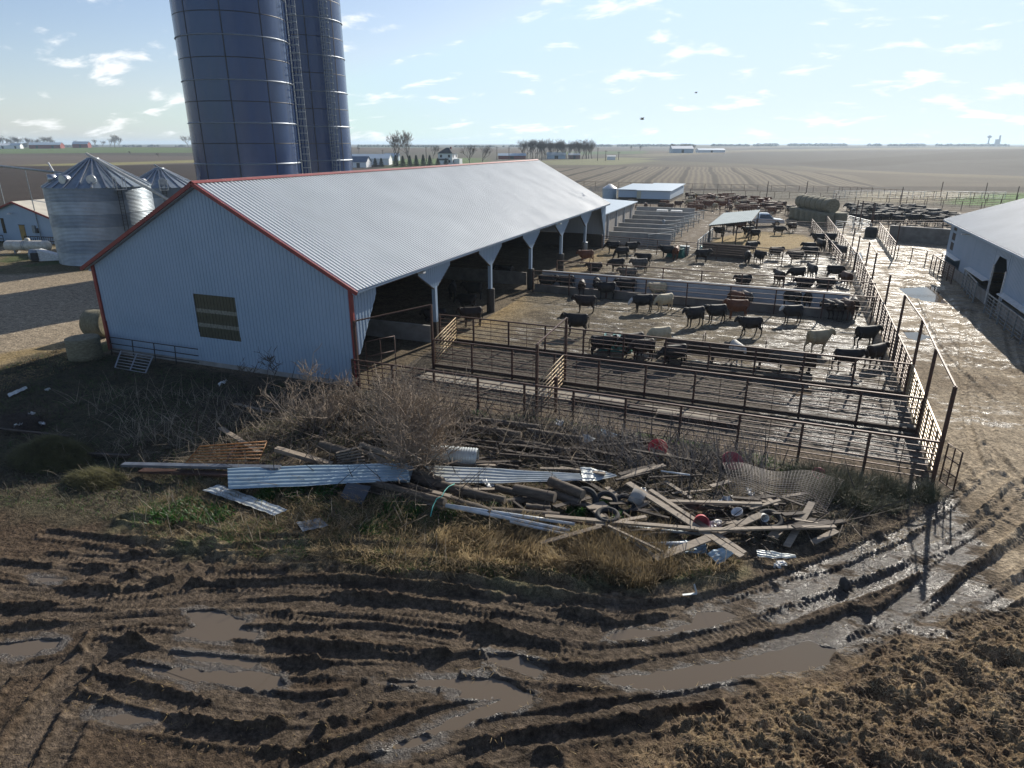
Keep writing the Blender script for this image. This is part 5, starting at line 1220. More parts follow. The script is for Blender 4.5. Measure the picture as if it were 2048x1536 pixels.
def herd(n, poly, coats, label, group, seed, cut):
    r = random.Random(seed); pts = []; g = poly; xs = [p[0] for p in g]; ys = [p[1] for p in g]; tries = 0
    while len(pts) < n and tries < 9000:
        tries += 1; x, y = r.uniform(min(xs), max(xs)), r.uniform(min(ys), max(ys))
        if poly_sd(np.array([x]), np.array([y]), g, 50)[0] > 0: continue
        if any((x - a) ** 2 + ((y - b) * .55) ** 2 < cut ** 2 for a, b in pts): continue
        pts.append((x, y))
    for x, y in pts: cow(0, 0, r.choice((0, 180, 170, 190, 10, -15, 150, 90, 270)) + r.uniform(-15, 15), r.choice(coats), r.choice(('stand', 'stand', 'low', 'walk')), label, s=r.uniform(.95, 1.1), group=group, pos=(x, y))
herd(88, [(-17, 130), (2, 131), (1, 146), (-4, 158), (-20, 166), (-17, 146)], ('red', 'red', 'brown', 'red', 'tan'), 'red brown animal in the packed herd right of the long white shed', 'packed red herd', 3, .95)
herd(10, [(-31, 129), (-17, 130), (-17, 138), (-31, 140)], ('brown', 'dark', 'red'), 'dark red animal standing in front of the long white shed', 'red cattle before the long white shed', 4, 1.7)
herd(7, [(2, 128.5), (8, 129), (8, 136), (2, 136)], ('red', 'brown', 'black'), 'dark animal in the small bunch left of the bale stack', 'cattle bunch by the bales', 8, 1.3)
herd(80, [(12, 120), (27, 121), (28.5, 130), (24, 146), (13, 146)], ('black', 'black', 'dark', 'grey'), 'black animal in the packed herd right of the bale stack', 'packed black herd', 5, .98)

# ------------------------------------------------------------------ vectorised blades (grass, straw, stalks)
def blades(name, P, Ln, W_, az, lean, curl, mt, seg=3, parent=None, r=None):
    """curved flat blades; P (n,3), lean = start tilt from vertical, curl = extra tilt along the blade"""
    n = len(P); t = np.linspace(0, 1, seg + 1); V = np.zeros((n, seg + 1, 2, 3)); pos = P.copy(); side = np.stack([-np.sin(az), np.cos(az), np.zeros(n)], 1)
    tw = (r or rng).uniform(-.9, .9, n); side = side * np.cos(tw)[:, None] + np.stack([np.cos(az), np.sin(az), np.zeros(n)], 1) * np.sin(tw)[:, None]
    for i in range(seg + 1):
        w = W_ * (1 - .75 * t[i]) * .5
        V[:, i, 0] = pos - side * w[:, None]; V[:, i, 1] = pos + side * w[:, None]
        a = lean + curl * (t[i] + .5 / seg); dl = Ln / seg
        pos = pos + np.stack([np.cos(az) * np.sin(a) * dl, np.sin(az) * np.sin(a) * dl, np.cos(a) * dl], 1)
    b = (np.arange(n) * (seg + 1) * 2)[:, None]; k = np.arange(seg)[None, :] * 2
    F = np.stack([b + k, b + k + 1, b + k + 3, b + k + 2], -1).reshape(-1, 4)
    me = np_mesh(name, V.reshape(-1, 3), F, mt); return link(name, me, parent)
def scatter(poly, n, seed, clump=0, cl_s=1.2):
    r = np.random.default_rng(seed); p = np.array(poly); x0, y0 = p.min(0); x1, y1 = p.max(0); out = np.zeros((0, 2))
    while len(out) < n:
        q = r.uniform((x0, y0), (x1, y1), (n * 3, 2)); d = poly_sd(q[:, 0], q[:, 1], poly, 50)
        k = d + .8 * (fbm(q[:, 0] * 1.1, q[:, 1] * 1.1, 7, 2) - .5) < 0
        if clump: k &= r.uniform(0, 1, len(q)) < sst(.5 - clump, .5 + clump * .3, fbm(q[:, 0] * cl_s, q[:, 1] * cl_s, seed, 3))
        out = np.vstack([out, q[k]])
    out = out[:n]; return np.column_stack([out, ground_h(out[:, 0], out[:, 1]) - .01]), r
MGOLD = mat('dry_grass', (.50, .39, .22), .75, 0, (.27, .20, .11), 1.3); MGOLD2 = mat('brown_grass', (.28, .21, .11), .8, 0, (.15, .115, .07), 1.5)
MGRN = mat('green_grass', (.07, .14, .028), .6, 0, (.09, .13, .04), 2); MLEAF = mat('weed_leaf', (.05, .14, .02), .5, 0, (.035, .09, .018), 6)
MSTALK = mat('dead_stalks', (.48, .41, .31), .8, 0, (.20, .165, .12), 3); MHAYG = mat('old_green_hay', (.20, .19, .09), .85, 0, (.12, .115, .06), 3)
for m_ in (MGOLD, MGOLD2, MGRN, MLEAF, MSTALK, MHAYG): translucent(m_, .45)
def grass_field(name, poly, n, seed, L0, L1, mt, lean=(.2, 1.1), curl=(.2, 1.2), w=.016, clump=.2, cl_s=1.2, comb=None, label='tufts of dry grass', seg=3):
    n = int(n * .7); w = w * 1.45; P, r = scatter(poly, n, seed, clump, cl_s); az = r.uniform(0, 2 * math.pi, n)
    if comb is not None: az = comb + (fbm(P[:, 0] * .8, P[:, 1] * .8, seed + 5, 2) - .5) * 7 + r.normal(0, .5, n)
    hs = .55 + .9 * fbm(P[:, 0] * 1.6, P[:, 1] * 1.6, seed + 9, 2)
    o = blades(name, P, r.uniform(L0, L1, n) * hs, np.full(n, w), az, r.uniform(*lean, n), r.uniform(*curl, n), mt, seg, r=r)
    return tag(o, label, 'grass', kind='stuff')
grass_field('dry_grass', P2([(560,1010),(760,1020),(980,1035),(1250,1095),(1480,1125),(1470,1150),(1250,1160),(1050,1160),(850,1145),(640,1120)]), 11000, 11, .2, .5, MGOLD, comb=-1.2, clump=.35, label='golden dry grass bent over along the mud track')
grass_field('dry_grass', GRASS, 12000, 12, .15, .38, MGOLD2, clump=.3, w=.02, label='brown dead grass between the golden tufts')
grass_field('green_grass', GRASS, 16000, 13, .08, .22, MGRN, clump=.12, label='short green grass growing through the dead grass', w=.014)
grass_field('dry_grass', P2([(850,1070),(1050,1065),(1250,1095),(1330,1130),(1320,1158),(1100,1150),(900,1125)]), 7500, 14, .35, .65, MGOLD, lean=(.1, .9), comb=-1.4, clump=.3, cl_s=1.0, label='tall golden grass mounds in front of the white pipes')
grass_field('dry_grass', P2([(1150,1085),(1330,1080),(1350,1150),(1300,1180),(1160,1160)]), 6000, 15, .4, .75, MGOLD2, lean=(0, .6), clump=.3, label='dark grass clump left of the wide plank end')
grass_field('shade_grass', SHADEG, 22000, 16, .15, .45, mat('shade_toned_dead_grass', (.095, .08, .048), .8, 0, (.055, .046, .03), 1.5), clump=.22, cl_s=.8, label='matted dead grass in the barn shade')  # dead grass colour darkened to carry the barn shade
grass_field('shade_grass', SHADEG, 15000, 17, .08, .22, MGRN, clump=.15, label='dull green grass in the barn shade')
grass_field('junk_grass', JUNK, 7000, 18, .15, .4, mat('shade_toned_dead_grass', (.13, .105, .06)), clump=.2, label='dead grass growing among the junk')
grass_field('junk_grass', JUNK, 5000, 19, .06, .18, MGRN, clump=.12, label='green grass growing among the junk')
grass_field('fence_weeds', P2([(900,815),(1100,840),(1400,885),(1800,985),(1760,1000),(1380,905),(1080,862),(900,835)]), 5000, 20, .08, .25, MLEAF, clump=.12, label='green weeds along the front fence foot', lean=(.1, 1.2))
grass_field('corner_weeds', P2([(1560,950),(1700,960),(1850,975),(1880,1010),(1740,1040),(1600,1010)]), 9000, 21, .3, .8, mat('grey_weeds', (.16, .14, .08), .8, 0, (.08, .085, .04), 2), lean=(0, .8), clump=.3, label='scrubby grey green weeds at the fence corner')
grass_field('heap_straw', HEAP, 9000, 22, .06, .22, translucent(mat('heap_straw', (.30, .205, .105), .75, 0, (.17, .11, .055), 5), .3), lean=(1.1, 1.75), curl=(-.1, .4), w=.013, clump=.3, label='straw flecks sticking out of the manure heap', seg=2)
grass_field('heap_straw', HEAP, 9000, 23, .06, .2, mat('heap_brown_straw', (.16, .10, .05), .8, 0, (.09, .055, .03), 3), lean=(.9, 1.6), curl=(0, .6), w=.016, clump=.3, label='brown straw in the manure heap', seg=2)
grass_field('mud_straw', P2([(-200,1560),(-100,1300),(500,1380),(1300,1230),(1900,1100),(2150,1050),(2150,1300),(1500,1440),(900,1560)]), 3500, 24, .05, .16, MSTRAW, lean=(1.3, 1.6), curl=(0, .2), w=.012, clump=.2, label='loose straw bits trodden into the mud', seg=1)
grass_field('yard_straw', STRAWL, 9000, 25, .15, .4, MSTRAW, lean=(1.2, 1.7), clump=.3, w=.03, label='spilled yellow straw beside the drive', seg=2)
grass_field('corner_straw', P2([(1640,1010),(1850,985),(1900,1080),(1700,1110),(1500,1140),(1520,1100)]), 6000, 26, .06, .2, MGOLD, lean=(1., 1.6), w=.014, clump=.3, label='chaff and straw on the muddy bank by the fence corner', seg=2)
def stalks(name, poly, n, seed, L0, L1, mt, lean, curl, label, w=.014, comb=None, clump=.25, cl_s=.7):
    n = int(n * .6); w = w * 1.75; P, r = scatter(poly, n, seed, clump, cl_s); az = r.uniform(0, 2 * math.pi, n) if comb is None else comb + r.normal(0, .55, n)
    o = blades(name, P, r.uniform(L0, L1, n), np.full(n, w), az, r.uniform(*lean, n), r.uniform(*curl, n), mt, 4, r=r); return tag(o, label, 'dead weeds', kind='stuff')
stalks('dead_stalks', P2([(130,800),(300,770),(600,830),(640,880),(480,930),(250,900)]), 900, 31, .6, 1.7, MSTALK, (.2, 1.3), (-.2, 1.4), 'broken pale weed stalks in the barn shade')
stalks('dead_stalks', P2([(30,880),(200,860),(420,900),(380,960),(60,960)]), 320, 32, .4, 1.0, MSTALK, (.2, 1.3), (0, 1.5), 'thin stalks left of the yellow gate')
stalks('dead_stalks', P2([(1180,880),(1340,900),(1560,940),(1560,980),(1300,975),(1150,930)]), 900, 33, .8, 2.0, mat('grey_stalks', (.24, .20, .165), .85, 0, (.13, .11, .09), 3), (.1, 1.2), (-.2, .9), 'tall grey reeds leaning over the junk below the red tub', comb=2.2)
stalks('dead_stalks', P2([(960,850),(1120,850),(1210,900),(1160,950),(980,930)]), 500, 34, .6, 1.9, MSTALK, (.3, 1.4), (-.2, .6), 'fan of pale reeds lying over the old poles', comb=.5)
stalks('twig_litter', JUNK, 1500, 35, .3, 1.3, MBARK, (1.0, 1.65), (-.3, .5), 'fallen twigs strewn across the junk pile', w=.018, clump=.35)
MBRUSH = mat('brush_wood', (.10, .078, .058), .9, 0, (.045, .035, .028), 2)
stalks('brush_tangle', JUNK, 2600, 37, .6, 2.2, MBRUSH, (.9, 1.6), (-.4, .4), 'dense tangle of dark fallen branches through the junk pile', w=.034, clump=.2)
stalks('brush_tangle', P2([(560,800),(900,840),(1260,880),(1500,930),(1450,970),(1150,930),(900,900),(600,880)]), 1500, 38, .8, 2.2, MBRUSH, (.6, 1.6), (-.3, .5), 'dark brush heaped behind the metal sheets', w=.03, clump=.15)
stalks('brush_tangle', P2([(560,800),(900,840),(1260,880),(1500,930),(1450,990),(1150,950),(900,920),(560,900)]), 1300, 39, .6, 1.8, MBARK, (.3, 1.5), (-.3, .7), 'pale brush and suckers behind the metal sheets', w=.018, clump=.15)
stalks('dead_stalks', GRASS, 260, 36, .4, 1.0, MSTALK, (.1, 1.0), (0, .8), 'single dry stalks standing in the grass strip')

# ------------------------------------------------------------------ shrubs and small plants
def shrub(name, loc, h, seed, label, mt, nst=9, spread=.8, dens=1.0, thick=.035):
    r = random.Random(seed); o = empty(name, loc, label=label, cat='shrub'); st = MB(); tw = MB()
    def grow(p, d, ln, rad, lev):
        pts = [p]; n = 4
        for k in range(n):
            d = (d + Vector((r.gauss(0, .16), r.gauss(0, .16), r.gauss(0.03, .10)))).normalized(); p = p + d * (ln / n); pts.append(p)
        rr = [rad * (1 - .55 * k / n) for k in range(n + 1)]
        (st if lev < 2 else tw).tube(pts, rr, 5 if lev < 2 else 3, caps=False)
        if lev >= 3: return
        nb = int((3.6 + r.random() * 3.4) * dens)
        for k in range(nb):
            q = pts[1 + r.randrange(n)]; a = r.uniform(0, 2 * math.pi); dd = (d * .6 + Vector((math.cos(a), math.sin(a), r.uniform(-.25, .7))) * .75).normalized()
            grow(q, dd, ln * r.uniform(.45, .72), max(rad * .55, .0135), lev + 1)
    for k in range(nst):
        a = r.uniform(0, 2 * math.pi); s_ = r.uniform(0, spread); d = Vector((math.cos(a) * s_, math.sin(a) * s_, 1)).normalized()
        grow(Vector((math.cos(a) * .15, math.sin(a) * .15, -.05)), d, h * r.uniform(.42, .6), thick * r.uniform(.6, 1), 0)
    st.build('stem', mt, o, recalc=False); tw.build('twigs', mt, o, recalc=False); return o
def on(u, v, dz=0.0):
    z = 0
    for _ in range(3): p = at(u, v, z + dz); z = gz(p.x, p.y)
    return Vector((p.x, p.y, z + dz))
shrub('bare_shrub', on(838, 935), 3.9, 3, 'large tangled bare shrub rising behind the long metal sheets', MBARK, 22, 1.4, 1.0, .05)
shrub('bare_shrub', on(775, 862), 3.1, 4, 'bare tangled shrub spreading in front of the barn corner post', MBARK, 11, 1.7, .95, .035)
shrub('bare_shrub', on(632, 860), 3.3, 5, 'pale bare shrub left of the biggest one, against the gable wall', MBARK, 8, 1.1, .9, .035)
shrub('bare_shrub', on(690, 835), 2.5, 15, 'low pale bare shrub close to the red corner trim', MBARK, 7, 1.5, .85, .025)
shrub('bare_shrub', on(525, 792), 2.5, 6, 'small dark bare bush standing alone in front of the gable wall', MBARKD, 6, .7, .8, .025)
shrub('bare_shrub', on(930, 870), 2.0, 9, 'low bare shrub sprawling over the old poles by the fence', MBARK, 7, 2.0, .9, .02)
LM = MB()
def leafy(loc, rad, h, seed, label):
    r = np.random.default_rng(seed); n = 260; a = r.uniform(0, 2 * math.pi, n); q = np.sqrt(r.uniform(0, 1, n)) * rad
    x = loc[0] + np.cos(a) * q; y = loc[1] + np.sin(a) * q; P = np.column_stack([x, y, ground_h(x, y)])
    o = blades('green_weed', P, r.uniform(.5, 1, n) * h, np.full(n, .06), r.uniform(0, 6.28, n), r.uniform(.1, 1.0, n), r.uniform(.2, 1.1, n), MLEAF, 3, r=r); tag(o, label, 'weed', 'bright green weed clumps')
for i, (u, v, s_, l) in enumerate(((548,984,.34,'left of the dark square plate, behind'),(530,1000,.35,'at the foot of the small metal sheet'),(590,992,.3,'right next to the long sheet edge'),(655,984,.45,'under the long metal sheet, right'),(790,1012,.35,'behind the lone grass mound'),(827,1026,.32,'nearest the teal rope end'),(775,1046,.5,'in the grass below the dark plate'),(745,1060,.4,'in the grass, largest low clump'),(893,1036,.4,'at the left end of the white pipes'),(985,1014,.35,'between the old logs'),(1010,1012,.3,'right between the log ends'),(1152,1028,.3,'left of the tyre'),(1215,1010,.25,'behind the tyre'),(375,1022,.8,'at the left tip of the grass strip'),(430,1030,.7,'left below the small metal sheet'),(330,1035,.5,'farthest left on the mud edge'),(1240,1035,.25,'right of the tyre'))):
    leafy(on(u, v), s_, .28, 200 + i, 'bright green weed clump %s' % l)

# ------------------------------------------------------------------ junk pile
MTIN = mat('blue_grey_tin', (.34, .43, .48), .42, .25, (.26, .34, .38), 1.2, rvar=.08); MTINW = mat('pale_tin', (.52, .55, .54), .45, .25, (.38, .40, .38), 1.4)
def log(a, b, r, label, z=.15, mt=MLOG, group='old logs and poles in the junk pile'):
    A, B = on(*a, z), on(*b, z); n = 7; r0 = random.Random(hash(a) & 999); o = empty('log', A, label=label, cat='log', group=group)
    pts = [A.lerp(B, k / n) - A + Vector((0, 0, r0.uniform(-.01, .01))) for k in range(n + 1)]; m = MB(); m.tube(pts, [r * r0.uniform(.92, 1.06) for _ in pts], 12, caps=False); m.build('bark', mt, o)
    d = (B - A).normalized()
    for p, s in ((pts[0], -1), (pts[-1], 1)): m = MB(); m.tube([p - d * s * .01, p + d * s * .004], r * .93, 12); m.build('cut_end', MWOOD, o)
for a, b, r, l, z in (((831,942),(886,963),.13,'short log end poking out right of the big shrub',.45), ((823,955),(982,1000),.17,'thick long log passing under the teal rope',.25), ((794,966),(984,1027),.16,'long log below the teal rope',.18),
    ((721,960),(890,1010),.13,'splintered pole ending in a jagged left tip',.35), ((747,980),(891,1023),.15,'dark pole nearest the dark square plate',.15), ((1029,979),(1110,996),.20,'stout log in the middle of the log heap',.42), ((1106,990),(1158,1005),.15,'short log right of the stout one',.3),
    ((1100,962),(1166,989),.18,'slanting log above the stout one',.55), ((992,976),(1032,986),.14,'stub of log left of the stout one',.35), ((1029,998),(1102,1010),.16,'dark log under the stout one',.12), ((1052,1014),(1100,1018),.11,'small grey log near the grass',.2), ((981,1022),(1118,1034),.15,'long log behind the white pipes',.15),
    ((934,838),(1081,856),.15,'dark pole along the front fence, upper',.5), ((913,852),(1042,872),.19,'thick dark pole along the front fence, lower',.35), ((1055,862),(1166,880),.15,'grey log with pale tin at its right end',.45), ((1000,880),(1140,905),.16,'dark log lying in the reeds',.2), ((1000,1008),(1060,1000),.12,'dark stub behind the small grey log',.15),
    ((1308,1017),(1412,1014),.12,'log lying behind the crossed planks',.2), ((1145,1000),(1200,1018),.10,'thin log left of the tyre',.1), ((930,985),(1010,1003),.13,'log end touching the stub',.3), ((640,890),(702,908),.19,'log with pale broken end left of the pallet',.5)):
    log(a, b, r, l, z)
def plank(a, b, w, t, label, z=.2, z2=None, mt=MWOOD, group='loose planks on the junk pile', name='plank', cat='plank'):
    A, B = on(*a, z), on(*b, z if z2 is None else z2); d = (B - A); m = MB(); m.bar(Vector((0, 0, 0)), d, w, t); 
    o = m.build(name, mt); o.location = A; tag(o, label, cat, group); return o
plank((1256,966),(1484,1112),.24,.05,'wide pale plank slanting across the pile, left one of the pair',.62,.30)
plank((1300,980),(1490,1106),.16,.05,'narrow plank lying right against the wide slanting one',.58,.30)
plank((1090,1040),(1398,1058),.16,.06,'long straight board, left half, crossing under the slanting pair',.42,.40)
plank((1396,1060),(1670,1057),.15,.06,'long straight board, right half, ending by the broken frame',.40,.3)
plank((1309,1118),(1416,1078),.30,.05,'wide short plank with its end over the mud',.28,.38)
plank((1438,1066),(1524,1029),.27,.04,'plank rising right behind the slanting pair',.30,.4)
plank((1573,1095),(1624,1005),.22,.04,'plank leaning towards the wire mesh',.12,.35)
plank((1625,1087),(1672,1068),.22,.04,'small plank lying alone on the muddy bank',.08,.08)
plank((1545,1075),(1570,1045),.30,.03,'short broad board beside the leaning plank',.12,.15)
plank((1192,1052),(1292,1033),.15,.04,'grey plank touching the tyre',.35,.40)
plank((1081,1086),(1202,1053),.17,.04,'grey plank sloping down onto the golden grass',.25,.42)
plank((1216,1052),(1326,1106),.08,.06,'thin lath over the white crumpled sheet',.40,.3)
plank((1333,1003),(1524,1008),.14,.08,'long thin board behind the pink bucket',.45,.4)
plank((552,898),(664,930),.24,.16,'pale squared beam left of the pallet',.55,.25)
plank((721,888),(808,921),.16,.14,'beam running down into the big shrub foot',.6,.35)
plank((727,903),(774,925),.16,.12,'short yellowish beam right of the pallet',.4,.25)
plank((1180,1020),(1215,1010),.55,.04,'pair of short boards beside the tyre',.28,.3)
plank((1430,1050),(1500,1040),.12,.05,'sun bleached lath behind the crossed planks',.2,.25)
plank((1262,888),(1345,915),.20,.16,'grey beam next to the bright red tub',.3,.2)
plank((1250,1062),(1340,1056),.10,.04,'thin lath just below the long board',.25,.25)
plank((1270,1072),(1345,1062),.10,.04,'lower thin lath below the long board',.18,.2)
plank((440,855),(520,905),.22,.05,'dark board lying in the shade behind the yellow gate',.25,.2)
plank((470,808),(548,825),.16,.05,'grey board in the shade in front of the gable wall',.2,.2)
plank((1500,1018),(1560,1000),.12,.05,'splintered lath at the foot of the wire mesh',.35,.45)
plank((1120,935),(1210,948),.14,.06,'thin dark board half under the reeds',.2,.3)
plank((0,858),(140,873),.12,.08,'dark beam in the shadow heap at the left edge',.2,.2, mt=MWOODD)
plank((120,905),(260,912),.16,.10,'dark beam behind the hay mound',.15,.15, mt=MWOODD)
plank((246,929),(560,936),.24,.10,'long blue grey steel beam left of the metal sheet',.40,.42, mt=mat('grey_steel', (.16, .18, .21), .5, .4, (.11, .12, .14), 2), group='steel beams', name='beam', cat='beam')
plank((282,941),(460,948),.30,.08,'rusty brown beam just below the blue grey one',.2,.2, mt=MSTEEL, group='steel beams', name='beam', cat='beam')
_r = random.Random(77)
for i in range(58):
    t_ = _r.random(); u, v = 900 + t_ * 740 + _r.uniform(-40, 40), 960 + t_ * 75 + _r.uniform(-45, 45); a_ = _r.gauss(.12, .45); l_ = _r.uniform(35, 110)
    dark = i % 3 != 0
    plank((u, v), (u + l_ * math.cos(a_), v + l_ * math.sin(a_) * .6), _r.uniform(.07, .2), _r.uniform(.03, .07), 'short dark weathered board half buried in the tangle' if dark else 'short grey weathered board lying loose in the tangle', _r.uniform(.05, .45), _r.uniform(.02, .4), mt=MWOODD if dark else MWOOD, group='dark half buried boards' if dark else 'loose grey short boards', name='board', cat='board')
for i in range(22):
    u, v = _r.uniform(880, 1280), _r.uniform(868, 930) ; a_ = _r.gauss(.15, .2); l_ = _r.uniform(60, 150)
    plank((u, v), (u + l_, v + l_ * a_ * .5), _r.uniform(.08, .16), _r.uniform(.07, .12), 'dark old pole lying in the brush below the front fence', _r.uniform(.1, .5), _r.uniform(.1, .5), mt=MWOODD, group='dark poles in the brush', name='pole', cat='pole')
def rod(a, b, r, label, z=.2, z2=None, mt=MWHITEP, group='pipes on the junk pile', name='pipe'):
    A, B = on(*a, z), on(*b, z if z2 is None else z2); m = MB(); m.tube([(0, 0, 0), tuple(B - A)], r, 10); o = m.build(name, mt); o.location = A; tag(o, label, 'pipe', group)
MPIPE = mat('pvc_pipe', (.50, .54, .57), .4, 0, (.36, .40, .43), 4)
rod((892,1022),(1139,1064),.07,'pale pipe in front, left end at the green weeds',.22,.25, mt=MPIPE); rod((892,1012),(1150,1050),.06,'pale pipe just behind the front one',.25,.3, mt=MPIPE); rod((1020,1052),(1170,1078),.05,'pale pipe end in the golden grass',.2,.15, mt=MPIPE); rod((1290,1088),(1400,1085),.06,'bluish pipe under the wide short plank',.15,.15, mt=MPIPE)
rod((1170,1045),(1400,1068),.05,'thin grey pipe under the long board',.25,.2, mt=MGALVD); rod((1322,942),(1380,950),.03,'thin white rod lying on the reeds',.5,.5, mt=MPIPE); rod((1100,1042),(1260,1062),.04,'dark rod beside the long board',.3,.25, mt=MSTEEL)
def tin(q, z, label, mt, nr=9, amp=.03, group='corrugated metal sheets', bend=0.):
    c = [on(*p, zz) for p, zz in zip(q, z)]; A, B, Cc, D_ = [p - c[0] for p in c]; m = MB(); nu = 14; nv = nr * 6; N_ = (B - A).cross(D_ - A).normalized(); N_ = N_ if N_.z > 0 else -N_
    for i in range(nu + 1):
        for j in range(nv + 1):
            f, g = i / nu, j / nv; p = A.lerp(B, f).lerp(D_.lerp(Cc, f), g); k = (j % 6); rr = amp if k in (2, 3) else 0
            p = p + N_ * (rr + bend * math.sin(f * 5 + g * 3) + .012 * math.sin(f * 17 + g * 4)); m.v.append(tuple(p))
    for i in range(nu):
        for j in range(nv): b = i * (nv + 1) + j; m.f.append((b, b + nv + 1, b + nv + 2, b + 1)); m.sm.append(False)
    o = m.build('metal_sheet', mt, recalc=False); o.location = c[0]; s_ = o.modifiers.new('s', 'SOLIDIFY'); s_.thickness = .004; tag(o, label, 'metal sheet', group)
tin([(455,936),(815,925),(820,962),(457,978)], (.45,.5,.45,.4), 'long blue grey ribbed metal sheet in front of the shrubs', MTIN, 6, .035, bend=.02)
tin([(770,927),(828,932),(819,966),(765,962)], (.40,.42,.38,.38), 'short ribbed sheet end under the long blue grey sheet', MTIN, 5, .03)
tin([(846,931),(1160,946),(1165,963),(880,966)], (.35,.35,.3,.3), 'long pale metal sheet right of the big shrub', MTINW, 5, .03, bend=.03)
tin([(1160,935),(1210,940),(1235,955),(1165,962)], (.3,.3,.25,.25), 'torn pale sheet piece in the reeds', MTINW, 3, .02, bend=.05)
tin([(405,981),(438,971),(575,1020),(548,1031)], (.12,.14,.15,.12), 'small pale ribbed sheet lying on the grass strip', MTINW, 5, .025)
tin([(592,1045),(640,1036),(657,1052),(605,1062)], (.08,.08,.08,.08), 'small rusting sheet scrap sunk in the grass', MGALVD, 5, .02)
tin([(1414,1110),(1442,1092),(1468,1112),(1434,1128)], (.15,.4,.3,.12), 'crumpled light blue sheet under the slanting planks', MTIN, 3, .03, bend=.07)
tin([(1512,1102),(1590,1108),(1592,1118),(1515,1112)], (.2,.22,.16,.16), 'stack of bent silvery strips on the mud edge', MTINW, 3, .03, bend=.03)
tin([(1218,1062),(1236,1060),(1312,1106),(1300,1115)], (.2,.25,.2,.15), 'crumpled white sheet under the thin lath', MTINW, 4, .03, bend=.05)
tin([(1330,1085),(1410,1080),(1415,1108),(1340,1112)], (.12,.14,.1,.1), 'bluish metal strips under the wide short plank', MTIN, 6, .03)
tin([(1166,870),(1192,875),(1185,885),(1164,882)], (.4,.4,.35,.35), 'pale tin piece at the grey log end', MTINW, 2, .02, bend=.05)
tin([(1203,858),(1235,868),(1228,876),(1200,870)], (.2,.2,.15,.15), 'bluish sheet piece at the front fence foot', MTIN, 3, .02, bend=.04)
tin([(14,788),(52,772),(55,777),(18,794)], (.1,.12,.1,.08), 'pale metal strip lying in the shade at the left edge', MTINW, 2, .02)
c_ = [on(680,994,.1), on(694,966,.45), on(742,974,.45), on(724,1010,.1)]; m = MB(); n_ = Vector((0, 0, .02)); m.add([tuple(p - c_[0]) for p in c_] + [tuple(p - c_[0] - n_) for p in c_], [(0, 1, 2, 3), (7, 6, 5, 4), (0, 4, 5, 1), (1, 5, 6, 2), (2, 6, 7, 3), (3, 7, 4, 0)]); o_ = m.build('steel_plate', mat('slate_plate', (.05, .055, .065), .5)); o_.location = c_[0]; tag(o_, 'dark square plate leaning below the long metal sheet', 'plate')
# culvert
A, B = on(852,908,.45), on(955,916,.45); m = MB(); n = 60; m.tube([tuple((B - A) * (k / n)) for k in range(n + 1)], [.36 + .018 * math.sin(k * math.pi / 1.5) for k in range(n + 1)], 20, caps=False); o_ = m.build('culvert_pipe', MTINW); o_.location = A; s_ = o_.modifiers.new('s', 'SOLIDIFY'); s_.thickness = .01; tag(o_, 'corrugated metal culvert pipe beside the big shrub', 'culvert')
# pallet
q = [on(672,906,.6), on(724,893,.75), on(731,926,.3), on(676,930,.25)]; pl = empty('pallet', q[0], label='grey wooden pallet leaning behind the long metal sheet', cat='pallet')
for k in range(6): f = k / 5; a, b = q[0].lerp(q[3], f) - q[0], q[1].lerp(q[2], f) - q[0]; m = MB(); m.bar(a, b, .12, .03); m.build('slat', MWOOD, pl)
for k in range(3): f = k / 2; a, b = q[0].lerp(q[1], f) - q[0], q[3].lerp(q[2], f) - q[0]; m = MB(); m.bar(a - Vector((0, 0, .06)), b - Vector((0, 0, .06)), .05, .10); m.build('stringer', MWOODD, pl)
# yellow gate lying in the weeds, silver ladder, rail against the wall
q = [on(372,926,.45), on(517,925,.5), on(534,883,.75), on(400,893,.6)]; yg = empty('gate', q[0], label='rusty yellow tubular gate lying in the weeds', cat='gate')
Q = [p - q[0] for p in q]; m = MB(); m.tube(Q + [Q[0]], .035, 8); m.build('gate_frame', MYEL, yg)
for k in range(1, 6): m = MB(); m.tube([Q[0].lerp(Q[3], k / 6), Q[1].lerp(Q[2], k / 6)], .028, 8); m.build('gate_bar', MYEL, yg)
m = MB(); m.bar(Q[0].lerp(Q[1], .55), Q[3].lerp(Q[2], .55), .06, .03); m.build('gate_brace', MSTEEL, yg)
q = [on(230,735,.05), on(291,746,.05), on(306,712,.55), on(242,702,.55)]; lg = empty('metal_rack', q[0], label='silver slatted rack leaning low at the barn corner', cat='rack'); Q = [p - q[0] for p in q]
for f in (0, .5, 1): m = MB(); m.bar(Q[0].lerp(Q[1], f), Q[3].lerp(Q[2], f), .06, .05); m.build('rack_side', MGALV, lg)
for k in range(7): m = MB(); m.tube([Q[0].lerp(Q[3], k / 6), Q[1].lerp(Q[2], k / 6)], .02, 6); m.build('rack_slat', MGALV, lg)
rl = empty('rail_section', (-36.4, 27.15, 0), label='dark three rail fence section leaning against the gable wall', cat='rail'); 
for z in (.35, .72, 1.1): m = MB(); m.tube([(0, -.1 + z * .1, z), (6.9, -.1 + z * .1, z - .02)], .028, 6); m.build('rail', MDARK, rl)
for x in (.1, 1.9, 3.6, 5.2): m = MB(); m.bar((x, -.1, 0), (x, 0, 1.1), .04, .04, up=(1, 0, 0)); m.build('upright', MDARK, rl)
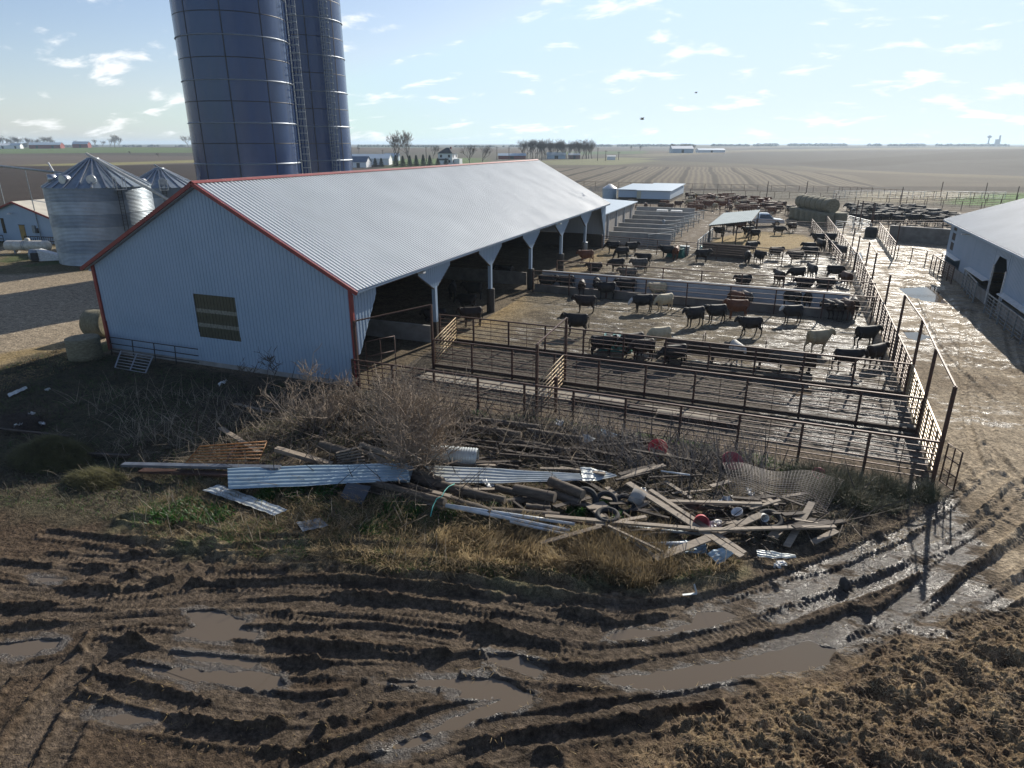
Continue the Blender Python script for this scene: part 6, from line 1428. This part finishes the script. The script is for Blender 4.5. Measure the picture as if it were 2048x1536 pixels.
# tyres, drums, tubs, buckets
def tyre(u, v, r, label, tilt=0., z=.15):
    p = on(u, v, z); pts = [(r * math.cos(a), r * math.sin(a), 0) for a in [2 * math.pi * k / 28 for k in range(28)]]; m = MB(); n = 10
    for i, q in enumerate(pts):
        a = 2 * math.pi * i / 28
        for k in range(n): t = 2 * math.pi * k / n; rr = r + r * .28 * math.cos(t); m.v.append((rr * math.cos(a), rr * math.sin(a), r * .30 * math.sin(t)))
    for i in range(28):
        for k in range(n): m.f.append((i * n + k, ((i + 1) % 28) * n + k, ((i + 1) % 28) * n + (k + 1) % n, i * n + (k + 1) % n)); m.sm.append(True)
    o = m.build('tyre', MRUB); o.location = p; o.rotation_euler = (tilt, tilt * .3, 0); tag(o, label, 'tyre', 'old tyres in the junk pile')
tyre(1215, 1033, .32, 'old tyre lying flat on the grey plank end', .15, .38); tyre(1250, 1008, .32, 'large tyre leaning behind the flat one', .5, .25); tyre(1540, 1040, .34, 'tyre right of the long board, behind', .3, .2); tyre(1212, 1004, .32, 'tyre leaning between log heap and slanting planks', .7, .3); tyre(1170, 1000, .36, 'dark tyre at the right end of the logs', 1.0, .3)
m = MB(); m.tube([(0, 0, 0), (.15, .3, .35)], .26, 20); o_ = m.build('drum', MCONC); o_.location = on(1268, 1008, .25); tag(o_, 'dirty white drum end beside the large tyre', 'drum')
def bucket(u, v, r, h, mt, label, tilt=(0, 0), z=.1, cat='bucket'):
    m = MB(); m.lathe([(.01, 0), (r * .82, 0), (r, h), (r * 1.06, h), (r * 1.06, h - .03), (r * .94, h - .02), (r * .78, .03), (.01, .03)], 22); o = m.build(cat, mt); o.location = on(u, v, z); o.rotation_euler = (*tilt, 0); tag(o, label, cat)
bucket(1316, 900, .36, .22, MREDP, 'bright red tub on the fence side of the junk pile', (.7, 0), .25, 'tub'); bucket(1462, 928, .38, .25, MPINK, 'faded red tub half hidden by grey weeds', (.5, .2), .15, 'tub'); bucket(1636, 952, .22, .2, MPINK, 'small faded red bucket under the wire mesh', (.5, 0), .2)
bucket(1402, 1040, .24, .34, MPINK, 'pink bucket lying behind the slanting planks', (1.3, .5), .3); bucket(1478, 1033, .18, .24, MWHITEP, 'grey white bucket behind the crossed planks', (.3, -.4), .15); bucket(1526, 1032, .12, .3, MWHITEP, 'small white canister near the tyre on the right', (1.2, .6), .3)
# wire mesh roll
q = [on(1446,926,.5), on(1688,955,.55), on(1650,1022,.2), on(1462,985,.25)]; wm = empty('wire_mesh', q[0], label='curled wire mesh panel spread over the right end of the pile', cat='wire mesh'); MWIRE = mat('wire', (.16, .145, .135), .6, .4)
def wp_(f, g): p = q[0].lerp(q[1], f).lerp(q[3].lerp(q[2], f), g) - q[0]; return p + Vector((0, 0, .16 * math.sin(g * math.pi) * (.6 + .4 * math.sin(f * 5)) + .10 * math.sin(f * 11)))
m = MB()
for i in range(37): m.tube([wp_(i / 36, g / 12) for g in range(13)], .007, 3, caps=False)
m.build('long_wires', MWIRE, wm, recalc=False); m = MB()
for j in range(19): m.tube([wp_(f / 24, j / 18) for f in range(25)], .007, 3, caps=False)
m.build('cross_wires', MWIRE, wm, recalc=False)
m = MB(); m.tube([on(*p, .55) for p in ((909,970),(897,974),(889,983),(884,997),(874,1006),(866,1020),(861,1034))], .018, 6); o_ = m.build('rope', mat('teal_rope', (.06, .32, .27), .6)); tag(o_, 'teal rope hanging over the logs', 'rope')
def scrap(u, v, s, mt, label, seed, z=.2, name='plastic_scrap'):
    r = random.Random(seed); n = 8; m = MB(); 
    for i in range(n + 1):
        for j in range(n + 1): m.v.append(((i / n - .5) * s + r.gauss(0, .02), (j / n - .5) * s * .7 + r.gauss(0, .02), .16 * s * math.sin(i * 1.3 + seed) * math.cos(j * 1.1) + r.gauss(0, .03)))
    for i in range(n):
        for j in range(n): b = i * (n + 1) + j; m.f.append((b, b + 1, b + n + 2, b + n + 1)); m.sm.append(True)
    o = m.build(name, mt); o.location = on(u, v, z); o.rotation_euler = (r.uniform(-.5, .5), r.uniform(-.5, .5), r.uniform(0, 3)); s_ = o.modifiers.new('s', 'SOLIDIFY'); s_.thickness = .004; tag(o, label, 'plastic scrap', 'plastic scraps')
for i, (u, v, s_, l) in enumerate(((976,966,.45,'white plastic rag hanging by the pale sheet'),(62,828,.3,'white scrap in the shadow heap, upper'),(84,846,.25,'white scrap in the shadow heap, right'),(38,850,.35,'white scrap in the shadow heap, left'),(445,765,.45,'torn white plastic in front of the gable wall'),(1450,1005,.6,'white plastic by the pink bucket'),(1560,1130,.35,'pale tangle on the mud below the silvery strips'),(1120,846,.5,'pale rag on the poles near the fence'),(1280,985,.5,'pale plastic at the upper end of the slanting planks'),(95,778,.2,'tiny pale scrap in the shaded grass'),(1430,1048,.5,'white plastic under the rising plank'),(1500,985,.35,'white lump below the wire mesh'))): scrap(u, v, s_, MWHITEP, l, i)
m = MB(); a, b, c2_ = on(1365,1190,.04), on(1393,1188,.04), on(1388,1168,.25); m.bar((0, 0, 0), b - a, .07, .02); m.bar(b - a, c2_ - a, .02, .07); o_ = m.build('metal_bracket', MTINW); o_.location = a; tag(o_, 'bent pale metal bracket stuck in the mud below the grass', 'bracket')
m = MB(); 
for k, (x, y, r) in enumerate(((0, 0, .10), (.06, .05, .09), (-.05, .03, .13))): m.lathe([(.01, 0), (r, .02 + k * .05), (r * .9, .15 + k * .08), (.01, .22 + k * .09)], 7, (x, y, 0))
o_ = m.build('mud_clod', MDARK); o_.location = on(1690, 1175); tag(o_, 'dark clod standing up in the wet tyre track', 'clod')
def hay_mound(u, v, rx, ry, h, seed, label, mt, n=5000, L=(.15, .4)):
    p = on(u, v); o = empty('hay_mound', p, label=label, cat='hay mound'); m = MB(); r = np.random.default_rng(seed); nn = 18; ring = 12
    def hh(x, y): q = np.clip(1 - (x / rx) ** 2 - (y / ry) ** 2, 0, 1); return h * q * (.65 + .7 * fbm(x * 2 + seed, y * 2, seed, 3)) 
    xs_ = np.linspace(-rx, rx, 30); ys_ = np.linspace(-ry, ry, 30); X, Y = np.meshgrid(xs_, ys_); Z = hh(X, Y) - .06
    V = np.stack([X.ravel(), Y.ravel(), Z.ravel()], 1); i = np.arange(900).reshape(30, 30); F = np.stack([i[:-1, :-1].ravel(), i[:-1, 1:].ravel(), i[1:, 1:].ravel(), i[1:, :-1].ravel()], 1); link('mound_core', np_mesh('mound_core', V, F, mt, True), o)
    a = r.uniform(0, 6.28, n); q = np.sqrt(r.uniform(0, 1, n)); x = np.cos(a) * q * rx; y = np.sin(a) * q * ry; P = np.column_stack([x, y, hh(x, y) - .05])
    blades('loose_hay', P, r.uniform(*L, n), np.full(n, .018), r.normal(-1.2, 1.0, n), r.uniform(.6, 1.5, n), r.uniform(0, .8, n), mt, 3, parent=o, r=r)
hay_mound(105, 915, 1.9, 1.3, .75, 5, 'old greenish hay mound in the barn shade at the left', MHAYG, 9000); hay_mound(195, 960, 1.3, .8, .4, 6, 'lower hay mound right of the larger one in the shade', MHAYG, 5000)
hay_mound(40, 850, 1.6, .8, .5, 7, 'dark debris heap in the shade at the left edge', MWOODD, 1500)

# ------------------------------------------------------------------ far farmsteads and trees
def bare_tree(h, seed, spread=.9, lean=0):
    r = random.Random(seed); o = empty('bare_tree', (0, 0, -500)); tr_ = MB(); cr = MB()
    def grow(p, d, ln, rad, lev):
        pts = [p]
        for k in range(3): d = (d + Vector((r.gauss(0, .12), r.gauss(0, .12), r.gauss(.06, .08)))).normalized(); p = p + d * ln / 3; pts.append(p)
        (tr_ if lev == 0 else cr).tube(pts, [rad, rad * .85, rad * .7, rad * .5], 5 if lev < 2 else 3, caps=False)
        if lev >= 5: return
        for k in range(4 if lev < 2 else 3):
            a = r.uniform(0, 6.28); dd = (d + Vector((math.cos(a), math.sin(a), r.uniform(-.1, .5))) * spread * .7).normalized(); grow(pts[-1] if k < 2 else pts[2], dd, ln * r.uniform(.62, .82), max(rad * .55, .045 * h / 15), lev + 1)
    grow(Vector((0, 0, -.3)), Vector((0, 0, 1)), h * .27, h * .018, 0); tr_.build('trunk', MBARKD, o, recalc=False); cr.build('crown', mat('twig_crown', (.17, .14, .115), .9), o, recalc=False); return o
TP = [bare_tree(16, 1, 1.0), bare_tree(16, 2, .7), bare_tree(16, 3, .85), bare_tree(16, 4, 1.1)]
def far_pt(u, v): p = at(u, v, 0); return Vector((p.x, p.y, float(macro(np.array([p.x]), np.array([p.y]))[0])))
def tree(u, v, top, k, label, group):
    p = far_pt(u, v); d = p.to_2d().length; h = max((v - top) / FOC * d * 1.07, 3); s_ = h / 15
    t = copy_tree(TP[k], loc=p, rz=random.uniform(0, 6), label=label, scale=(s_ * random.uniform(.85, 1.1), s_ * random.uniform(.85, 1.1), s_)); tag(t, None, 'tree', group)
tree(796, 331, 263, 0, 'big spreading bare tree left of the white farmhouse', 'farmyard trees'); tree(821, 331, 259, 1, 'tall slender bare tree left of the white farmhouse', 'farmyard trees'); tree(866, 320, 290, 2, 'small bare tree just left of the farmhouse roof', 'farmyard trees'); tree(940, 330, 287, 1, 'bare tree first right of the farmhouse', 'farmyard trees'); tree(965, 330, 289, 2, 'bare tree second right of the farmhouse', 'farmyard trees'); tree(718, 309, 296, 3, 'tiny bare tree above the small gabled sheds', 'farmyard trees')
for i in range(30):
    u = 1046 + i * 4.8 + random.uniform(-3, 3); tree(u, 318, random.uniform(276, 287), i % 4, 'bare tree in the grove beyond the barn roof end', 'bare grove')
for i in range(7): tree(1342 + i * 7, 305.5, random.uniform(288, 293), i % 4, 'bare tree by the distant white sheds', 'distant farm trees')
for i in range(16): tree(2 + i * 7.3, 301, random.uniform(281, 287), (i * 3) % 4, 'bare tree in the row behind the red barns', 'trees behind the red barns')
for u, v, t in ((192,301,287),(222,303,285),(232,303,279),(241,303,283),(206,300,288),(155,300,288),(378,301,279),(387,301,279),(262,312,305),(318,316,307),(1262,303,293),(1280,304,292)): tree(u, v, t, int(u) % 4, 'lone bare tree in the distant fields', 'lone field trees')
def evergreen(seed, h=8):
    r = np.random.default_rng(seed); o = empty('evergreen', (0, 0, -500)); n = 3200; z = r.uniform(.04, 1, n) ** 1.1; a = r.uniform(0, 6.28, n); rad = (1 - z) * .44 * h * (.75 + .25 * np.sin(z * 40)) * np.sqrt(r.uniform(.4, 1, n)); P = np.column_stack([np.cos(a) * rad, np.sin(a) * rad, z * h * .98])
    blades('foliage', P, r.uniform(.4, .8, n), np.full(n, .42), a, r.uniform(1.1, 1.9, n), r.uniform(-.2, .6, n), MEVG, 2, parent=o, r=r); m = MB(); m.tube([(0, 0, -.3), (0, 0, h * .9)], [.16, .03], 6); m.build('trunk', MBARKD, o); return o
EP = [evergreen(1), evergreen(2)]
for i, u in enumerate((792, 806, 820, 833, 847, 860, 876, 892)):
    p = far_pt(u, 333); t = copy_tree(EP[i % 2], loc=p, rz=i, label='dark evergreen in the windbreak row before the farmhouse', scale=(.72, .72, random.uniform(.68, .85) if u < 870 else .55)); tag(t, None, 'tree', 'evergreen windbreak')
for i, u in enumerate((737, 751, 763)):
    p = far_pt(u, 333); t = copy_tree(EP[i % 2], loc=p, rz=i, label='small dark evergreen by the gabled sheds, %s of three' % ('left', 'middle', 'right')[i], scale=(.62, .62, .58)); tag(t, None, 'tree', 'small evergreens by the sheds')
def remove_tree(o):
    for c in list(_kids.get(o.name, [])): bpy.data.objects.remove(c)
    bpy.data.objects.remove(o)
for o_ in TP + EP: remove_tree(o_)
def gable_shed(name, loc, rz, w, l, he, hp, wm_, rm_, label, cat='shed', doors=1):
    o = empty(name, loc, rz=rz, label=label, cat=cat); m = MB(); m.add([(-l/2, -w/2, -1), (l/2, -w/2, -1), (l/2, w/2, -1), (-l/2, w/2, -1), (-l/2, -w/2, he), (l/2, -w/2, he), (l/2, w/2, he), (-l/2, w/2, he), (-l/2, 0, hp), (l/2, 0, hp)], [(0, 1, 5, 4), (2, 3, 7, 6), (1, 2, 6, 9, 5), (3, 0, 4, 8, 7)]); m.build('wall', wm_, o)
    for s in (-1, 1): m = MB(); m.bar((0, 0, hp + .1), (0, s * (w / 2 + .4), he - (hp - he) * .4 / (w / 2) + .1), l + .8, .12, up=(0, s, 2)); m.build('roof', rm_, o)
    for k in range(doors): m = MB(); m.box((l * (k + .5) / doors - l / 2, -w / 2 - .05, he * .4), (min(3, l * .2), .08, he * .8)); m.build('door', MDARK, o)
    return o
HZ = YAW
MWB = mat('white_wall_far', (.75, .76, .76), .6)
ho = empty('farmhouse', far_pt(896, 329), rz=R(5), label='white two storey farmhouse with dark hipped roof among evergreens', cat='house')
m = MB(); m.box((0, 0, 3), (9, 9, 6.6)); m.box((6.2, 1.0, 1.5), (3.6, 5, 3.6)); m.box((-1, -5.3, 1.2), (6, 1.8, 2.6)); m.build('wall', MWB, ho)
m = MB(); m.add([(-5, -5, 6.3), (5, -5, 6.3), (5, 5, 6.3), (-5, 5, 6.3), (-.8, 0, 9.6), (.8, 0, 9.6)], [(0, 1, 5, 4), (1, 2, 5), (2, 3, 4, 5), (3, 0, 4), (3, 2, 1, 0)]); m.build('roof', MDROOF, ho)
m = MB(); m.add([(-4.4, -6.6, 2.5), (2.4, -6.6, 2.5), (2.4, -4.5, 3.4), (-4.4, -4.5, 3.4)], [(0, 1, 2, 3)]); m.build('porch_roof', MDROOF, ho); m = MB(); m.box((1.6, 1.5, 9.2), (.8, .8, 1.8)); m.build('chimney', MBRICK, ho)
for x, z in ((-2.6, 4.8), (2.6, 4.8), (-2.6, 1.8), (2.6, 1.8)): m = MB(); m.box((x, -4.55, z), (1.4, .08, 1.5)); m.build('window', MDARK, ho); m = MB(); m.box((4.55, x, z), (.08, 1.4, 1.5)); m.build('window', MDARK, ho)
gable_shed('farm_shed', far_pt(722, 334), HZ - R(8), 8, 9, 3, 5.6, MWB, mat('blue_shingle', (.10, .14, .20), .7), 'small gabled shed with blue grey roof by the silo edge'); gable_shed('farm_shed', far_pt(742, 329), HZ, 12, 24, 3.6, 6, MWB, MROOFB, 'long pale shed behind the small gabled one'); gable_shed('farm_shed', far_pt(785, 322), HZ, 7, 10, 3, 5, MROOFB, MROOFB, 'small bluish shed behind the big bare tree', doors=0)
gable_shed('farm_shed', far_pt(1024, 318.5), HZ, 9, 22, 2.6, 4.2, MBRICK, MROOFB, 'low red walled shed with white roof left of the grove'); gable_shed('farm_shed', far_pt(1112, 318), HZ, 9, 15, 3, 5, MROOFB, MROOFB, 'pale shed hidden inside the grove'); gable_shed('farm_shed', far_pt(1148, 318), HZ, 7, 9, 3, 4.5, mat('faded_red', (.20, .10, .085), .8), MWB, 'reddish shed at the right side of the grove')
gable_shed('farm_shed', far_pt(1420, 306.5), HZ, 16, 34, 3.2, 5, MWB, MROOFB, 'distant long white shed beyond the stubble field'); gable_shed('farm_shed', far_pt(1362, 307.5), HZ, 16, 26, 5, 8, MROOFB, MWB, 'distant pale shed among the small trees beyond the stubble'); gable_shed('field_trailer', far_pt(1222, 320), HZ, 3.5, 6, 2.6, 3, MWB, MWB, 'little white box trailer in the tan field', 'trailer', 0)
gable_shed('red_barn', far_pt(96, 303), R(35), 18, 44, 5.5, 9, MBRICK, MROOFB, 'long red barn with pale roof on the left horizon', 'barn', 2); gable_shed('red_barn', far_pt(166, 302), R(30), 14, 24, 6, 10, MBRICK, MROOFB, 'smaller red barn right of the long one', 'barn'); gable_shed('farm_shed', far_pt(12, 303), R(30), 14, 26, 5, 8, MWB, MWB, 'white shed left of the red barns'); gable_shed('farm_shed', far_pt(36, 303), R(30), 10, 14, 5, 8, MWB, MROOFB, 'rounded pale bin shed between white shed and red barn')
for i, (u, v, t) in enumerate(((994,320,297),(1018,320,298),(1083,321,300),(1195,322,300),(1211,322,304),(766,318,303),(853,324,298),(1237,320,306))):
    p = far_pt(u, v); h = (v - t) / FOC * p.to_2d().length * 1.05; o = empty('utility_pole', p, label='utility pole in the fields, number %d from the left' % i, cat='utility pole', group='utility poles'); o['label'] = ['wooden utility pole left of the low red shed', 'wooden utility pole right of the low red shed', 'wooden utility pole before the bare grove', 'wooden utility pole just right of the grove', 'wooden utility pole beside the little white trailer', 'wooden utility pole above the small evergreens', 'wooden utility pole left of the farmhouse', 'wooden utility pole right of the little trailer'][i]
    m = MB(); m.tube([(0, 0, 0), (0, 0, h)], .22, 6); m.build('pole', MWOODD, o); m = MB(); m.box((0, 0, h - .8), (2.4, .15, .15), rz=YAW); m.build('crossarm', MWOODD, o)
# woods on the horizon: one mass
def horizon_woods():
    r = np.random.default_rng(5); V = []; 
    P = []; 
    for u0, u1, v0, n, hh in ((-60, 400, 294.6, 260, 6), (690, 1010, 294.2, 300, 6), (1000, 1540, 293.6, 700, 7), (1500, 2120, 292.6, 900, 9), (-60, 60, 297, 80, 9)):
        for k in range(n):
            u = r.uniform(u0, u1)
            if fbm(np.array([u * .03]), np.array([u0 * 1.]), 3, 3)[0] < .42: continue
            p = at(u, v0 + r.uniform(-.35, .35), 0); P.append((p.x, p.y, float(macro(np.array([p.x]), np.array([p.y]))[0]), hh * r.uniform(.5, 1.3)))
    m = MB()
    for x, y, z, h in P:
        w = h * r.uniform(.5, 1.4); b = len(m.v); nn = 7
        for k in range(nn): a = 2 * math.pi * k / nn; q = r.uniform(.7, 1.2); m.v.append((x + math.cos(a) * w * q, y + math.sin(a) * w * q, z - 2))
        for k in range(nn): a = 2 * math.pi * k / nn; q = r.uniform(.6, 1.1); m.v.append((x + math.cos(a) * w * q, y + math.sin(a) * w * q, z + h * r.uniform(.45, .8)))
        m.v.append((x, y, z + h * r.uniform(.85, 1.1)))
        for k in range(nn): k2 = (k + 1) % nn; m.f += [(b + k, b + k2, b + nn + k2, b + nn + k), (b + nn + k, b + nn + k2, b + 2 * nn)]; m.sm += [False, False]
    o = m.build('distant_woods', mat('far_woods', (.07, .075, .06), .9), recalc=False); tag(o, 'line of distant woods along the horizon', 'woods', kind='stuff')
horizon_woods()
p = far_pt(1975, 292.5); wt = empty('water_tower', p, label='distant water tower on the right horizon', cat='water tower'); m = MB(); sc = p.to_2d().length / FOC; m.tube([(0, 0, 0), (0, 0, 12 * sc)], 1.0 * sc, 8); m.build('column', MGALVD, wt); m = MB(); m.lathe([(.1, 11 * sc), (3.2 * sc, 13 * sc), (3.2 * sc, 14 * sc), (.1, 16 * sc)], 14); m.build('tank', MGALVD, wt)
p = far_pt(1993, 292.5); ge = empty('grain_elevator', p, label='distant grain elevator right of the water tower', cat='grain elevator'); m = MB(); m.box((0, 0, 5 * sc), (6 * sc, 6 * sc, 10 * sc)); m.build('elevator_block', MGALVD, ge); m = MB(); m.box((2 * sc, 0, 8 * sc), (2 * sc, 2 * sc, 16 * sc)); m.build('head_house', MGALVD, ge)
# birds
def bird(u, v, d, span, label):
    r_ = Vector(ray(u, v)).normalized() * d; m = MB(); b = bpy.data.objects
    o = empty('bird', Vector((0, 0, CAMH)) + r_, rz=.6, label=label, cat='bird', group='birds in the sky'); m.tube([(-.28, 0, 0), (-.12, 0, .02), (.1, 0, .03), (.24, 0, .04), (.32, 0, .03)], [.015, .06, .08, .045, .012], 8); m.build('body', MBARKD, o)
    for s in (-1, 1): m = MB(); m.add([(.12, 0, .05), (-.08, 0, .05), (-.02, s * span * .3, .22), (.16, s * span * .28, .24), (-.12, s * span * .5, .06)], [(0, 1, 2, 3), (3, 2, 4)]); m.add([(.12, 0, .07), (-.08, 0, .07), (-.02, s * span * .3, .24), (.16, s * span * .28, .26), (-.12, s * span * .5, .07)], [(3, 2, 1, 0), (4, 2, 3)]); m.build('wing', MBARKD, o)
bird(1284, 239, 95, 1.3, 'dark bird gliding low over the horizon'); bird(1392, 186, 160, 1.2, 'tiny far bird higher in the sky to the right')

# ------------------------------------------------------------------ haze: even, thin air round the whole place
def haze():
    m = MB(); x0, x1, y0, y1, z0, z1 = -10500, 10500, -300, 16500, -60, 45; m.box(((x0 + x1) / 2, (y0 + y1) / 2, (z0 + z1) / 2), (x1 - x0, y1 - y0, z1 - z0))
    mt = bpy.data.materials.new('haze'); mt.use_nodes = True; nt = mt.node_tree; nt.nodes.clear(); o = nt.nodes.new('ShaderNodeOutputMaterial'); v = nt.nodes.new('ShaderNodeVolumePrincipled')
    v.inputs['Color'].default_value = (.66, .83, 1.0, 1); v.inputs['Density'].default_value = HAZE; v.inputs['Anisotropy'].default_value = .3; nt.links.new(v.outputs[0], o.inputs['Volume'])
    tag(m.build('haze', mt), 'thin pale haze over the fields', 'haze', kind='stuff')
HAZE = .00013
haze()
